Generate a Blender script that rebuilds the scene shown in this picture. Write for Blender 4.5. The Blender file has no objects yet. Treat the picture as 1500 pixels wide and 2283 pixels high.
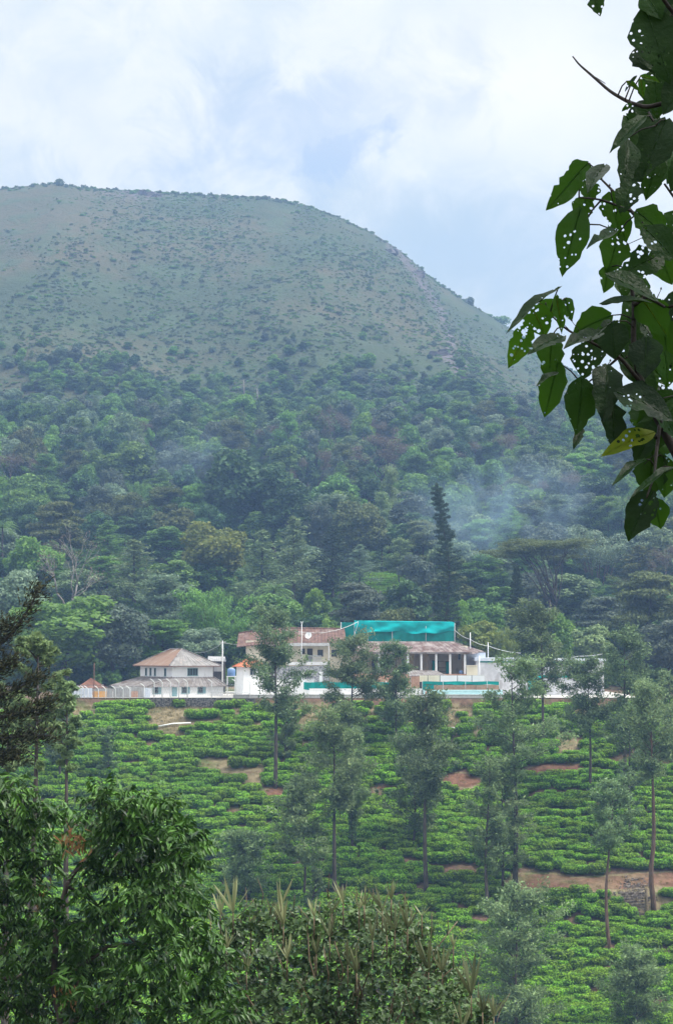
import bpy, math, numpy as np
from mathutils import Vector, Matrix

SC = bpy.context.scene
COL = SC.collection
R = math.radians

# ------------------------------------------------------------------ camera
F = 4200.0                                   # focal length in pixels of the 1500 x 2283 photograph
HORIZON = 1450.0
PITCH = math.atan((HORIZON - 1141.5) / F)
cam_d = bpy.data.cameras.new('camera')
cam = bpy.data.objects.new('camera', cam_d)
COL.objects.link(cam)
cam.location = (0, 0, 0)
cam.rotation_euler = (math.pi / 2 + PITCH, 0, 0)
cam_d.sensor_fit = 'VERTICAL'
cam_d.sensor_height = 36.0
cam_d.lens = F / 2283.0 * 36.0
cam_d.clip_start = 0.1
cam_d.clip_end = 9000
SC.camera = cam
SC.render.resolution_x, SC.render.resolution_y = 672, 1024

# ------------------------------------------------------------------ light
SUN_EL, SUN_AZ = 54.0, 100.0                  # azimuth measured from +Y towards +X
w = bpy.data.worlds.new('World')
SC.world = w
w.use_nodes = True
nt = w.node_tree
N, L = nt.nodes, nt.links
N.clear()


def nd(tree, typ, **kw):
    n = tree.nodes.new(typ)
    for k, v in kw.items():
        setattr(n, k, v)
    return n


def mth(tree, op, a, b=None, c=None, clamp=False):
    n = tree.nodes.new('ShaderNodeMath')
    n.operation = op
    n.use_clamp = clamp
    for i, x in enumerate((a, b, c)):
        if x is None:
            continue
        if isinstance(x, (int, float)):
            n.inputs[i].default_value = x
        else:
            tree.links.new(x, n.inputs[i])
    return n.outputs[0]


def mixc(tree, fac, a, b):
    n = tree.nodes.new('ShaderNodeMix')
    n.data_type = 'RGBA'
    for i, x in ((0, fac), (6, a), (7, b)):
        if isinstance(x, (int, float)):
            n.inputs[i].default_value = x
        elif isinstance(x, tuple):
            n.inputs[i].default_value = (*x[:3], 1)
        else:
            tree.links.new(x, n.inputs[i])
    return n.outputs[2]


def ramp(tree, x, lo, hi, smooth=True):
    n = tree.nodes.new('ShaderNodeMapRange')
    n.interpolation_type = 'SMOOTHSTEP' if smooth else 'LINEAR'
    tree.links.new(x, n.inputs[0])
    n.inputs[1].default_value = lo
    n.inputs[2].default_value = hi
    return n.outputs[0]


def noise(tree, vec, scale, detail=4.0, rough=0.55, dist=0.0, out=0):
    n = tree.nodes.new('ShaderNodeTexNoise')
    n.inputs['Scale'].default_value = scale
    n.inputs['Detail'].default_value = detail
    n.inputs['Roughness'].default_value = rough
    n.inputs['Distortion'].default_value = dist
    if vec is not None:
        tree.links.new(vec, n.inputs['Vector'])
    return n.outputs[out]


sky = nd(nt, 'ShaderNodeTexSky', sky_type='NISHITA')
sky.sun_disc = False
sky.sun_elevation = R(SUN_EL)
sky.sun_rotation = R(SUN_AZ)
sky.altitude = 1200
sky_bg = nd(nt, 'ShaderNodeBackground')
sky_bg.inputs['Strength'].default_value = 0.13
L.new(sky.outputs[0], sky_bg.inputs['Color'])
# broken cloud deck laid over the sky by direction (a bearing, not a screen position)
tc = nd(nt, 'ShaderNodeTexCoord')
sep = nd(nt, 'ShaderNodeSeparateXYZ')
L.new(tc.outputs['Generated'], sep.inputs[0])
ysafe = mth(nt, 'MAXIMUM', sep.outputs[1], 0.08)
bu = mth(nt, 'DIVIDE', sep.outputs[0], ysafe)
bv = mth(nt, 'DIVIDE', sep.outputs[2], ysafe)
cmb = nd(nt, 'ShaderNodeCombineXYZ')
L.new(bu, cmb.inputs[0])
L.new(bv, cmb.inputs[1])
bvec = cmb.outputs[0]
n_big = noise(nt, bvec, 9.0, 6, 0.55, 0.3)
n_mid = noise(nt, bvec, 22.0, 9, 0.62, 0.5)


def px_dir(u, v):
    return (u - 750) / F, (HORIZON - v) / F


def blob(u, v, ru, rv, rot=0.0):
    """soft elliptical distance (0 at centre, 1 at rim) round a bearing"""
    cu, cv = px_dir(u, v)
    du = mth(nt, 'SUBTRACT', bu, cu)
    dv = mth(nt, 'SUBTRACT', bv, cv)
    c, s = math.cos(rot), math.sin(rot)
    a = mth(nt, 'ADD', mth(nt, 'MULTIPLY', du, c * F / ru), mth(nt, 'MULTIPLY', dv, s * F / ru))
    b = mth(nt, 'ADD', mth(nt, 'MULTIPLY', du, -s * F / rv), mth(nt, 'MULTIPLY', dv, c * F / rv))
    return mth(nt, 'SQRT', mth(nt, 'ADD', mth(nt, 'MULTIPLY', a, a), mth(nt, 'MULTIPLY', b, b)))


nz = mth(nt, 'MULTIPLY', mth(nt, 'SUBTRACT', n_mid, 0.5), 3.6)
n_fine = noise(nt, bvec, 55.0, 8, 0.6, 0.3)
nz2 = mth(nt, 'MULTIPLY', mth(nt, 'ADD', mth(nt, 'SUBTRACT', n_mid, 0.5), mth(nt, 'MULTIPLY', mth(nt, 'SUBTRACT', n_fine, 0.5), 0.8)), 3.0)
hole = mth(nt, 'ADD', blob(790, 300, 150, 56, R(24)), mth(nt, 'MULTIPLY', nz2, 1.5))
hole = ramp(nt, hole, 1.35, -0.1)                       # 1 in the blue opening
hole2 = ramp(nt, mth(nt, 'ADD', blob(640, 250, 420, 130, R(14)), nz), 1.45, 0.2)
hole = mth(nt, 'MAXIMUM', mth(nt, 'MULTIPLY', hole, 0.50), mth(nt, 'MULTIPLY', hole2, 0.34))
thin = ramp(nt, n_big, 0.50, 0.74)
hole = mth(nt, 'MAXIMUM', hole, mth(nt, 'MULTIPLY', thin, 0.22))
# cloud colour: bright warm white up-right, blue-grey veil low on the right
veil = ramp(nt, mth(nt, 'ADD', blob(1060, 560, 520, 230), mth(nt, 'MULTIPLY', nz, 0.35)), 1.15, 0.1)
shade = ramp(nt, mth(nt, 'ADD', mth(nt, 'MULTIPLY', n_big, 0.5), mth(nt, 'MULTIPLY', n_mid, 0.5)), 0.60, 0.40)
ccol = mixc(nt, mth(nt, 'MULTIPLY', shade, 0.75), (0.965, 0.95, 0.87), (0.70, 0.765, 0.765))
core = ramp(nt, mth(nt, 'ADD', blob(1150, 170, 430, 230), mth(nt, 'MULTIPLY', nz, 0.5)), 1.2, 0.1)
ccol = mixc(nt, mth(nt, 'MULTIPLY', core, 0.85), ccol, (1.10, 1.04, 0.97))
ccol = mixc(nt, mth(nt, 'MULTIPLY', veil, 0.85), ccol, (0.50, 0.61, 0.665))
cl_bg = nd(nt, 'ShaderNodeBackground')
zen = ramp(nt, sep.outputs[2], 0.36, 0.95)               # an overcast sky is brightest overhead
L.new(mth(nt, 'ADD', mth(nt, 'MULTIPLY', zen, 1.6), 0.79), cl_bg.inputs['Strength'])
L.new(ccol, cl_bg.inputs['Color'])
mixw = nd(nt, 'ShaderNodeMixShader')
L.new(hole, mixw.inputs[0])
L.new(cl_bg.outputs[0], mixw.inputs[1])
L.new(sky_bg.outputs[0], mixw.inputs[2])
wo = nd(nt, 'ShaderNodeOutputWorld')
L.new(mixw.outputs[0], wo.inputs['Surface'])
try:
    w.cycles.sampling_method = 'MANUAL'
    w.cycles.sample_map_resolution = 512
except Exception:
    pass

sun_d = bpy.data.lights.new('sun', 'SUN')
sun_d.energy = 3.6
sun_d.angle = R(11)
sun_d.color = (1.0, 0.955, 0.88)
sun = bpy.data.objects.new('sun', sun_d)
COL.objects.link(sun)
_sd = Vector((math.sin(R(SUN_AZ)) * math.cos(R(SUN_EL)), math.cos(R(SUN_AZ)) * math.cos(R(SUN_EL)), math.sin(R(SUN_EL))))
sun.rotation_euler = _sd.to_track_quat('Z', 'Y').to_euler()
sun.location = (60, 60, 200)

SC.view_settings.view_transform = 'Standard'
SC.view_settings.look = 'None'
SC.view_settings.gamma = 1
SC.view_settings.exposure = 0.5
cy = SC.cycles
cy.max_bounces = 8
cy.diffuse_bounces = 3
cy.glossy_bounces = 2
cy.transmission_bounces = 3
cy.transparent_max_bounces = 16
cy.volume_bounces = 1
cy.use_denoising = True
cy.caustics_reflective = False
cy.caustics_refractive = False
cy.sample_clamp_indirect = 4

# ------------------------------------------------------------------ helpers
cosp, sinp = math.cos(PITCH), math.sin(PITCH)


def ray(u, v):
    x = (u - 750.0) / F
    y = (1141.5 - v) / F
    return np.array((x, cosp - y * sinp, sinp + y * cosp))


def at(u, v, Y):
    d = ray(u, v)
    return d * (Y / d[1])


def proj(p):
    p = np.asarray(p, float)
    fwd = p[..., 1] * cosp + p[..., 2] * sinp
    up = -p[..., 1] * sinp + p[..., 2] * cosp
    return np.stack((750 + F * p[..., 0] / fwd, 1141.5 - F * up / fwd, fwd), -1)


def smooth(a, b, x):
    t = np.clip((np.asarray(x, float) - a) / (b - a), 0, 1)
    return t * t * (3 - 2 * t)


def vnoise(x, y, seed=0):
    """value noise, -1..1"""
    x = np.asarray(x, float)
    y = np.asarray(y, float)
    xi = np.floor(x)
    yi = np.floor(y)
    fx = x - xi
    fy = y - yi
    fx = fx * fx * (3 - 2 * fx)
    fy = fy * fy * (3 - 2 * fy)

    def h(a, b):
        s = np.sin(a * 127.1 + b * 311.7 + seed * 74.7) * 43758.5453
        return s - np.floor(s)
    v = (h(xi, yi) * (1 - fx) + h(xi + 1, yi) * fx) * (1 - fy) + (h(xi, yi + 1) * (1 - fx) + h(xi + 1, yi + 1) * fx) * fy
    return v * 2 - 1


def fbm(x, y, seed=0, oct=4):
    s = 0
    a = 1.0
    for k in range(oct):
        s = s + a * vnoise(x * 2 ** k, y * 2 ** k, seed + k)
        a *= 0.5
    return s


def link(o, parent=None):
    COL.objects.link(o)
    if parent is not None:
        o.parent = parent
    return o


def tag(o, label=None, cat=None, group=None, kind=None):
    if label:
        o['label'] = label
    if cat:
        o['category'] = cat
    if group:
        o['group'] = group
    if kind:
        o['kind'] = kind
    return o


def empty(name, loc, label=None, cat=None, group=None, rz=0.0, scale=(1, 1, 1)):
    o = bpy.data.objects.new(name, None)
    o.empty_display_size = 0.2
    o.location = tuple(float(q) for q in loc)
    o.rotation_euler = (0, 0, rz)
    o.scale = scale
    link(o)
    return tag(o, label, cat, group)


class MB:
    """collects verts and faces, builds one mesh"""

    def __init__(self):
        self.v = []
        self.f = []      # arrays (n,k)
        self.m = []      # material index arrays
        self.t = []      # tone per vertex
        self.s = []      # smooth flags
        self.n = 0

    def add(self, v, faces, mat=0, tone=0.5, smooth=False):
        v = np.asarray(v, float).reshape(-1, 3)
        faces = [np.asarray(q, int) for q in (faces if isinstance(faces, list) else [faces])]
        for q in faces:
            if len(q) == 0:
                continue
            q = q.reshape(len(q), -1)
            self.f.append(q + self.n)
            self.m.append(np.full(len(q), mat, int))
            self.s.append(np.full(len(q), smooth, bool))
        self.v.append(v)
        self.t.append(np.broadcast_to(np.asarray(tone, float), (len(v),)))
        self.n += len(v)
        return self

    # --- primitives
    def box(self, x0, x1, y0, y1, z0, z1, mat=0, tone=0.5):
        v = [(x, y, z) for z in (z0, z1) for y in (y0, y1) for x in (x0, x1)]
        f = [(0, 2, 3, 1), (4, 5, 7, 6), (0, 1, 5, 4), (2, 6, 7, 3), (0, 4, 6, 2), (1, 3, 7, 5)]
        return self.add(v, np.array(f), mat, tone)

    def bbox(self, x0, x1, y0, y1, z0, z1, b=0.02, mat=0, tone=0.5):
        """box with chamfered vertical edges and top"""
        o = [(x0 + b, y0), (x1 - b, y0), (x1, y0 + b), (x1, y1 - b), (x1 - b, y1), (x0 + b, y1), (x0, y1 - b), (x0, y0 + b)]
        c = ((x0 + x1) / 2, (y0 + y1) / 2)
        i = [(p[0] + np.sign(c[0] - p[0]) * b, p[1] + np.sign(c[1] - p[1]) * b) for p in o]
        v = [(p[0], p[1], z0) for p in o] + [(p[0], p[1], z1 - b) for p in o] + [(p[0], p[1], z1) for p in i]
        f = [(k + a * 8, (k + 1) % 8 + a * 8, (k + 1) % 8 + a * 8 + 8, k + a * 8 + 8) for a in (0, 1) for k in range(8)]
        return self.add(v, [np.array(f), np.array([list(range(16, 24))]), np.array([list(range(7, -1, -1))])], mat, tone)

    def poly(self, pts, mat=0, tone=0.5):
        return self.add(pts, np.array([list(range(len(pts)))]), mat, tone)

    def slab(self, quad, t, mat=0, tone=0.5):
        """a sloping panel: 4 (or n) top points pushed down by thickness t"""
        q = np.asarray(quad, float)
        n = len(q)
        v = np.vstack((q, q - np.array((0, 0, t))))
        f = [[(k, (k + 1) % n, n + (k + 1) % n, n + k)] for k in range(n)]
        return self.add(v, [np.array([list(range(n))]), np.array([list(range(2 * n - 1, n - 1, -1))])] + [np.array(q) for q in f], mat, tone)

    def tube(self, pts, radii, sides=6, mat=0, tone=0.5, cap=True, sm=True):
        p = np.asarray(pts, float)
        n = len(p)
        r = np.broadcast_to(np.asarray(radii, float), (n,))
        d = np.gradient(p, axis=0)
        d /= np.linalg.norm(d, axis=1)[:, None] + 1e-9
        ref = np.array((1, 0, 0)) if abs(d[0][0]) < 0.8 else np.array((0, 1, 0))
        a = np.cross(d, ref)
        a /= np.linalg.norm(a, axis=1)[:, None] + 1e-9
        b = np.cross(d, a)
        th = np.arange(sides) / sides * 2 * np.pi
        v = p[:, None] + r[:, None, None] * (a[:, None] * np.cos(th)[None, :, None] + b[:, None] * np.sin(th)[None, :, None])
        i = np.arange(n - 1)[:, None] * sides
        k = np.arange(sides)[None]
        k2 = (k + 1) % sides
        f = np.stack((i + k, i + k2, i + sides + k2, i + sides + k), -1).reshape(-1, 4)
        fs = [f]
        if cap:
            fs.append(np.array([list(range(sides - 1, -1, -1))]))
            fs.append(np.array([[(n - 1) * sides + q for q in range(sides)]]))
        return self.add(v.reshape(-1, 3), fs, mat, tone, sm)

    def cards(self, c, nrm, length, width, rng, mat=0, tone=None, tdir=None, bend=0.15, tri=False):
        """leaf cards: kite quads centred at c"""
        c = np.asarray(c, float)
        n = len(c)
        nrm = np.asarray(nrm, float)
        nrm = nrm / (np.linalg.norm(nrm, axis=1)[:, None] + 1e-9)
        t = rng.normal(size=(n, 3)) if tdir is None else np.asarray(tdir, float)
        t = t - nrm * (t * nrm).sum(1)[:, None]
        t /= np.linalg.norm(t, axis=1)[:, None] + 1e-9
        b = np.cross(nrm, t)
        l = np.broadcast_to(np.asarray(length, float), (n,))[:, None] * 0.5
        wd = np.broadcast_to(np.asarray(width, float), (n,))[:, None] * 0.5
        up = nrm * wd * bend
        v = np.stack((c - t * l, c + b * wd - t * l * 0.1 + up, c + t * l - up, c - b * wd - t * l * 0.1 + up), 1).reshape(-1, 3)
        f = np.arange(n * 4).reshape(n, 4)
        if tone is None:
            tone = rng.random(n)
        return self.add(v, f, mat, np.repeat(np.broadcast_to(tone, (n,)), 4))

    def mesh(self, name, mats):
        me = bpy.data.meshes.new(name)
        v = np.vstack(self.v)
        me.vertices.add(len(v))
        me.vertices.foreach_set('co', v.astype(np.float32).ravel())
        loops = np.concatenate([q.ravel() for q in self.f])
        sizes = np.concatenate([np.full(len(q), q.shape[1]) for q in self.f])
        starts = np.concatenate(([0], np.cumsum(sizes)[:-1]))
        me.loops.add(len(loops))
        me.polygons.add(len(sizes))
        me.loops.foreach_set('vertex_index', loops.astype(np.int32))
        me.polygons.foreach_set('loop_start', starts.astype(np.int32))
        try:
            me.polygons.foreach_set('loop_total', sizes.astype(np.int32))
        except Exception:
            pass
        me.polygons.foreach_set('material_index', np.concatenate(self.m).astype(np.int32))
        me.polygons.foreach_set('use_smooth', np.concatenate(self.s))
        at_ = me.attributes.new('tone', 'FLOAT', 'POINT')
        at_.data.foreach_set('value', np.concatenate(self.t).astype(np.float32))
        for m in (mats if isinstance(mats, (list, tuple)) else [mats]):
            me.materials.append(m)
        me.update(calc_edges=True)
        me.validate()
        return me

    def obj(self, name, mats, parent=None, loc=None, rz=0.0):
        o = bpy.data.objects.new(name, self.mesh(name, mats))
        if loc is not None:
            o.location = tuple(float(q) for q in loc)
        o.rotation_euler = (0, 0, rz)
        return link(o, parent)


# ------------------------------------------------------------------ materials
def new_mat(name):
    m = bpy.data.materials.new(name)
    m.use_nodes = True
    m.node_tree.nodes.clear()
    return m, m.node_tree


def finish(t, shader, disp=None):
    o = nd(t, 'ShaderNodeOutputMaterial')
    t.links.new(shader, o.inputs['Surface'])


def leaf_mat(name, a, b, rough=0.55, transl=0.28, spec=0.35, var=0.35, yel=None, tcol=None):
    """a..b: the range of leaf colours of this plant; 'tone' picks along it, the object adds a small shift"""
    m, t = new_mat(name)
    at_ = nd(t, 'ShaderNodeAttribute', attribute_name='tone')
    oi = nd(t, 'ShaderNodeObjectInfo')
    c = mixc(t, at_.outputs['Fac'], a, b)
    hs = nd(t, 'ShaderNodeHueSaturation')
    hs.inputs['Hue'].default_value = 0.5
    t.links.new(mth(t, 'ADD', mth(t, 'MULTIPLY', oi.outputs['Random'], 0.03), 0.485), hs.inputs['Hue'])
    t.links.new(mth(t, 'ADD', mth(t, 'MULTIPLY', oi.outputs['Random'], var), 1 - var * 0.5), hs.inputs['Value'])
    t.links.new(c, hs.inputs['Color'])
    p = nd(t, 'ShaderNodeBsdfPrincipled')
    p.inputs['Roughness'].default_value = rough
    p.inputs['Specular IOR Level'].default_value = spec
    t.links.new(hs.outputs[0], p.inputs['Base Color'])
    tr = nd(t, 'ShaderNodeBsdfTranslucent')
    tc_ = mixc(t, 0.5, hs.outputs[0], tcol or tuple(min(1, q * 1.6) for q in b))
    t.links.new(tc_, tr.inputs['Color'])
    mx = nd(t, 'ShaderNodeMixShader')
    mx.inputs[0].default_value = transl
    t.links.new(p.outputs[0], mx.inputs[1])
    t.links.new(tr.outputs[0], mx.inputs[2])
    finish(t, mx.outputs[0])
    return m


def surf_mat(name, a, b, scale=2.0, rough=0.8, spec=0.25, bump=0.0, lo=0.35, hi=0.65, detail=6, streak=None, metallic=0.0, c3=None, s3=0.5, lo3=0.55, hi3=0.7):
    """two-colour weathered surface in object space; optional third colour (rust, moss, stain) and vertical streaks"""
    m, t = new_mat(name)
    tcn = nd(t, 'ShaderNodeTexCoord')
    vec = tcn.outputs['Object']
    if streak:
        mp = nd(t, 'ShaderNodeMapping')
        mp.inputs['Scale'].default_value = streak
        t.links.new(vec, mp.inputs[0])
        vec = mp.outputs[0]
    nz_ = noise(t, vec, scale, detail, 0.6)
    c = mixc(t, ramp(t, nz_, lo, hi), a, b)
    if c3:
        n3 = noise(t, vec, s3, 5, 0.6)
        c = mixc(t, ramp(t, n3, lo3, hi3), c, c3)
    p = nd(t, 'ShaderNodeBsdfPrincipled')
    p.inputs['Roughness'].default_value = rough
    p.inputs['Specular IOR Level'].default_value = spec
    p.inputs['Metallic'].default_value = metallic
    t.links.new(c, p.inputs['Base Color'])
    if bump:
        bp = nd(t, 'ShaderNodeBump')
        bp.inputs['Strength'].default_value = bump
        bp.inputs['Distance'].default_value = 0.1
        t.links.new(nz_, bp.inputs['Height'])
        t.links.new(bp.outputs[0], p.inputs['Normal'])
    finish(t, p.outputs[0])
    return m


M = {}
# foliage
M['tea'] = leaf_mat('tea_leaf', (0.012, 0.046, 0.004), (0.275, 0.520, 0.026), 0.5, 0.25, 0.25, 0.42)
M['oak_leaf'] = leaf_mat('silver_oak_leaf', (0.036, 0.080, 0.024), (0.320, 0.440, 0.190), 0.6, 0.25, 0.3, 0.25)
M['oak_dark'] = leaf_mat('dark_oak_leaf', (0.028, 0.060, 0.021), (0.240, 0.330, 0.150), 0.6, 0.22, 0.3, 0.25)
M['green'] = leaf_mat('mid_green_leaf', (0.022, 0.062, 0.014), (0.180, 0.310, 0.070), 0.6, 0.25, 0.25, 0.5)
M['bright'] = leaf_mat('bright_green_leaf', (0.045, 0.120, 0.020), (0.200, 0.360, 0.060), 0.55, 0.3, 0.3, 0.25)
M['dark'] = leaf_mat('dark_green_leaf', (0.012, 0.038, 0.013), (0.090, 0.175, 0.056), 0.6, 0.2, 0.25, 0.3)
M['grey'] = leaf_mat('grey_green_leaf', (0.060, 0.090, 0.060), (0.130, 0.165, 0.115), 0.65, 0.2, 0.25, 0.3)
M['pale'] = leaf_mat('pale_green_leaf', (0.070, 0.125, 0.065), (0.230, 0.300, 0.190), 0.6, 0.25, 0.25, 0.25)
M['olive'] = leaf_mat('olive_leaf', (0.060, 0.085, 0.025), (0.130, 0.150, 0.050), 0.6, 0.25, 0.25, 0.25)
M['yellow'] = leaf_mat('yellow_green_leaf', (0.085, 0.140, 0.025), (0.230, 0.260, 0.050), 0.55, 0.3, 0.3, 0.25)
M['brown'] = leaf_mat('dry_brown_leaf', (0.095, 0.078, 0.055), (0.180, 0.145, 0.105), 0.7, 0.15, 0.2, 0.25)
M['conifer'] = leaf_mat('conifer_needle', (0.010, 0.028, 0.012), (0.052, 0.088, 0.040), 0.6, 0.10, 0.25, 0.2)
M['scrub'] = leaf_mat('scrub_leaf', (0.048, 0.076, 0.038), (0.130, 0.165, 0.085), 0.7, 0.25, 0.12, 0.45)
M['glossy'] = leaf_mat('glossy_leaflet', (0.004, 0.018, 0.004), (0.085, 0.190, 0.026), 0.42, 0.10, 0.35, 0.2)
M['shrub'] = leaf_mat('dull_round_leaf', (0.016, 0.046, 0.014), (0.090, 0.165, 0.050), 0.42, 0.15, 0.4, 0.2)
M['blade'] = leaf_mat('pale_blade', (0.050, 0.062, 0.024), (0.330, 0.340, 0.180), 0.55, 0.2, 0.3, 0.1)
M['needle'] = leaf_mat('dark_brown_needle', (0.018, 0.026, 0.012), (0.060, 0.060, 0.028), 0.7, 0.15, 0.2, 0.1)
M['deadleaf'] = leaf_mat('dead_leaf', (0.22, 0.10, 0.05), (0.34, 0.19, 0.09), 0.7, 0.2, 0.2, 0.1)
# wood
M['bark'] = surf_mat('grey_bark', (0.045, 0.036, 0.032), (0.105, 0.088, 0.078), 3, 0.9, 0.15, 0.4, streak=(1, 1, 0.25))
M['bark_red'] = surf_mat('reddish_bark', (0.085, 0.050, 0.036), (0.165, 0.105, 0.078), 3, 0.9, 0.15, 0.4, streak=(1, 1, 0.25))
M['bark_pale'] = surf_mat('pale_bark', (0.22, 0.20, 0.18), (0.36, 0.33, 0.30), 3, 0.9, 0.15, 0.3, streak=(1, 1, 0.25))
M['twig'] = surf_mat('tan_twig', (0.10, 0.075, 0.05), (0.21, 0.165, 0.115), 6, 0.85, 0.15, 0.2)
M['stem_dark'] = surf_mat('dark_stem', (0.012, 0.010, 0.010), (0.035, 0.027, 0.026), 20, 0.7, 0.3, 0.2)
# built things
M['plaster'] = surf_mat('white_plaster', (0.80, 0.80, 0.81), (0.86, 0.86, 0.87), 0.8, 0.85, 0.2, 0.1, c3=(0.52, 0.52, 0.53), s3=1.4, lo3=0.56, hi3=0.78, streak=(1, 1, 0.35))
M['cream'] = surf_mat('cream_plaster', (0.70, 0.63, 0.48), (0.78, 0.72, 0.58), 0.8, 0.85, 0.2, 0.1, c3=(0.50, 0.44, 0.34), s3=1.2, lo3=0.58, hi3=0.8, streak=(1, 1, 0.35))
M['rust'] = surf_mat('rusty_sheet_roof', (0.27, 0.19, 0.145), (0.235, 0.14, 0.095), 0.7, 0.7, 0.3, 0.15, 0.30, 0.62, c3=(0.40, 0.36, 0.33), s3=0.35, lo3=0.54, hi3=0.70, streak=(1, 1, 1))
M['rust_grey'] = surf_mat('grey_weathered_sheet', (0.19, 0.175, 0.165), (0.29, 0.275, 0.27), 0.8, 0.7, 0.3, 0.15, c3=(0.27, 0.185, 0.14), s3=0.4, lo3=0.55, hi3=0.72)
M['fibre'] = surf_mat('grey_brown_sheet_roof', (0.16, 0.135, 0.125), (0.275, 0.255, 0.25), 0.9, 0.8, 0.25, 0.2, c3=(0.10, 0.065, 0.05), s3=0.5, lo3=0.52, hi3=0.70)
M['tile_brown'] = surf_mat('weathered_clay_tiles', (0.10, 0.058, 0.048), (0.185, 0.108, 0.088), 1.6, 0.8, 0.2, 0.4, c3=(0.22, 0.175, 0.155), s3=0.7, lo3=0.5, hi3=0.75)
M['tile_orange'] = surf_mat('orange_clay_tiles', (0.52, 0.15, 0.07), (0.66, 0.26, 0.14), 2.2, 0.75, 0.25, 0.3)
M['veranda_roof'] = surf_mat('brown_sheet_roof', (0.115, 0.070, 0.062), (0.27, 0.225, 0.215), 0.8, 0.8, 0.25, 0.2, 0.38, 0.66, streak=(1, 0.35, 1))
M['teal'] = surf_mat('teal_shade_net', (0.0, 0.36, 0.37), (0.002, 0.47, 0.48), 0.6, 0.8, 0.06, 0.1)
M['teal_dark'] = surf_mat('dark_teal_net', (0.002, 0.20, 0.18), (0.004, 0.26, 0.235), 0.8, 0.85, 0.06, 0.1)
M['hut_roof'] = surf_mat('rust_red_sheet', (0.13, 0.058, 0.040), (0.22, 0.105, 0.070), 1.2, 0.8, 0.2, 0.2)
M['shed_wall'] = surf_mat('stained_whitewash', (0.50, 0.50, 0.53), (0.72, 0.72, 0.75), 0.5, 0.85, 0.2, 0.1, c3=(0.40, 0.39, 0.40), s3=0.35, lo3=0.5, hi3=0.66)
M['stone_brown'] = surf_mat('earthy_stone', (0.10, 0.075, 0.062), (0.27, 0.235, 0.21), 2.5, 0.9, 0.15, 0.4)
M['straw'] = leaf_mat('dry_grass_blade', (0.10, 0.11, 0.035), (0.34, 0.27, 0.15), 0.7, 0.2, 0.15, 0.2)
M['stone'] = surf_mat('rubble_stone', (0.045, 0.043, 0.042), (0.20, 0.19, 0.185), 3.2, 0.9, 0.2, 0.6, 0.40, 0.60, detail=3)
M['stone_grey'] = surf_mat('grey_rubble_wall', (0.15, 0.155, 0.17), (0.42, 0.42, 0.44), 3.2, 0.9, 0.2, 0.5, 0.38, 0.62, detail=3)
M['concrete'] = surf_mat('pale_concrete', (0.48, 0.48, 0.48), (0.62, 0.62, 0.62), 2.5, 0.85, 0.2, 0.15)
M['grey_sheet'] = surf_mat('grey_metal_sheet', (0.26, 0.255, 0.26), (0.40, 0.39, 0.39), 0.9, 0.6, 0.3, 0.1, streak=(1, 1, 0.3))
M['pale_sheet'] = surf_mat('pale_blue_sheet', (0.52, 0.57, 0.66), (0.66, 0.70, 0.78), 0.9, 0.6, 0.3, 0.1)
M['orange_sheet'] = surf_mat('orange_board', (0.60, 0.30, 0.06), (0.68, 0.38, 0.12), 1.2, 0.7, 0.3, 0.1)
M['pink_brick'] = surf_mat('salmon_brick', (0.42, 0.24, 0.165), (0.52, 0.33, 0.235), 2.2, 0.85, 0.2, 0.2)
M['shutter'] = surf_mat('blue_green_shutter', (0.16, 0.30, 0.33), (0.23, 0.38, 0.41), 1.5, 0.5, 0.35, 0.05)
M['glass'] = surf_mat('dark_window_glass', (0.03, 0.04, 0.05), (0.06, 0.075, 0.09), 0.7, 0.12, 0.6)
M['dark_wood'] = surf_mat('dark_wood', (0.030, 0.026, 0.026), (0.06, 0.05, 0.048), 2, 0.7, 0.3)
M['iron'] = surf_mat('rust_brown_iron', (0.13, 0.06, 0.045), (0.20, 0.10, 0.07), 3, 0.7, 0.3)
M['grey_iron'] = surf_mat('galvanised_metal', (0.36, 0.37, 0.38), (0.48, 0.49, 0.50), 3, 0.5, 0.4)
M['blue_plastic'] = surf_mat('blue_plastic', (0.10, 0.19, 0.38), (0.15, 0.26, 0.46), 1.5, 0.45, 0.4)
M['white_paint'] = surf_mat('white_paint', (0.76, 0.77, 0.78), (0.82, 0.82, 0.83), 1.2, 0.5, 0.35)
M['pool_tile'] = surf_mat('pale_turquoise_tile', (0.33, 0.55, 0.58), (0.42, 0.63, 0.65), 1.5, 0.4, 0.4)
M['red'] = surf_mat('red_plastic', (0.55, 0.05, 0.05), (0.62, 0.10, 0.08), 3, 0.5, 0.4)
M['rope'] = surf_mat('pale_rope', (0.50, 0.50, 0.50), (0.62, 0.62, 0.62), 8, 0.8, 0.2)
M['rock'] = surf_mat('dark_hill_rock', (0.060, 0.056, 0.060), (0.145, 0.130, 0.130), 0.12, 0.9, 0.2, 0.7, detail=8)
M['yard'] = surf_mat('pale_concrete_yard', (0.40, 0.38, 0.36), (0.52, 0.50, 0.47), 0.4, 0.9, 0.15, 0.1)


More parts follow.
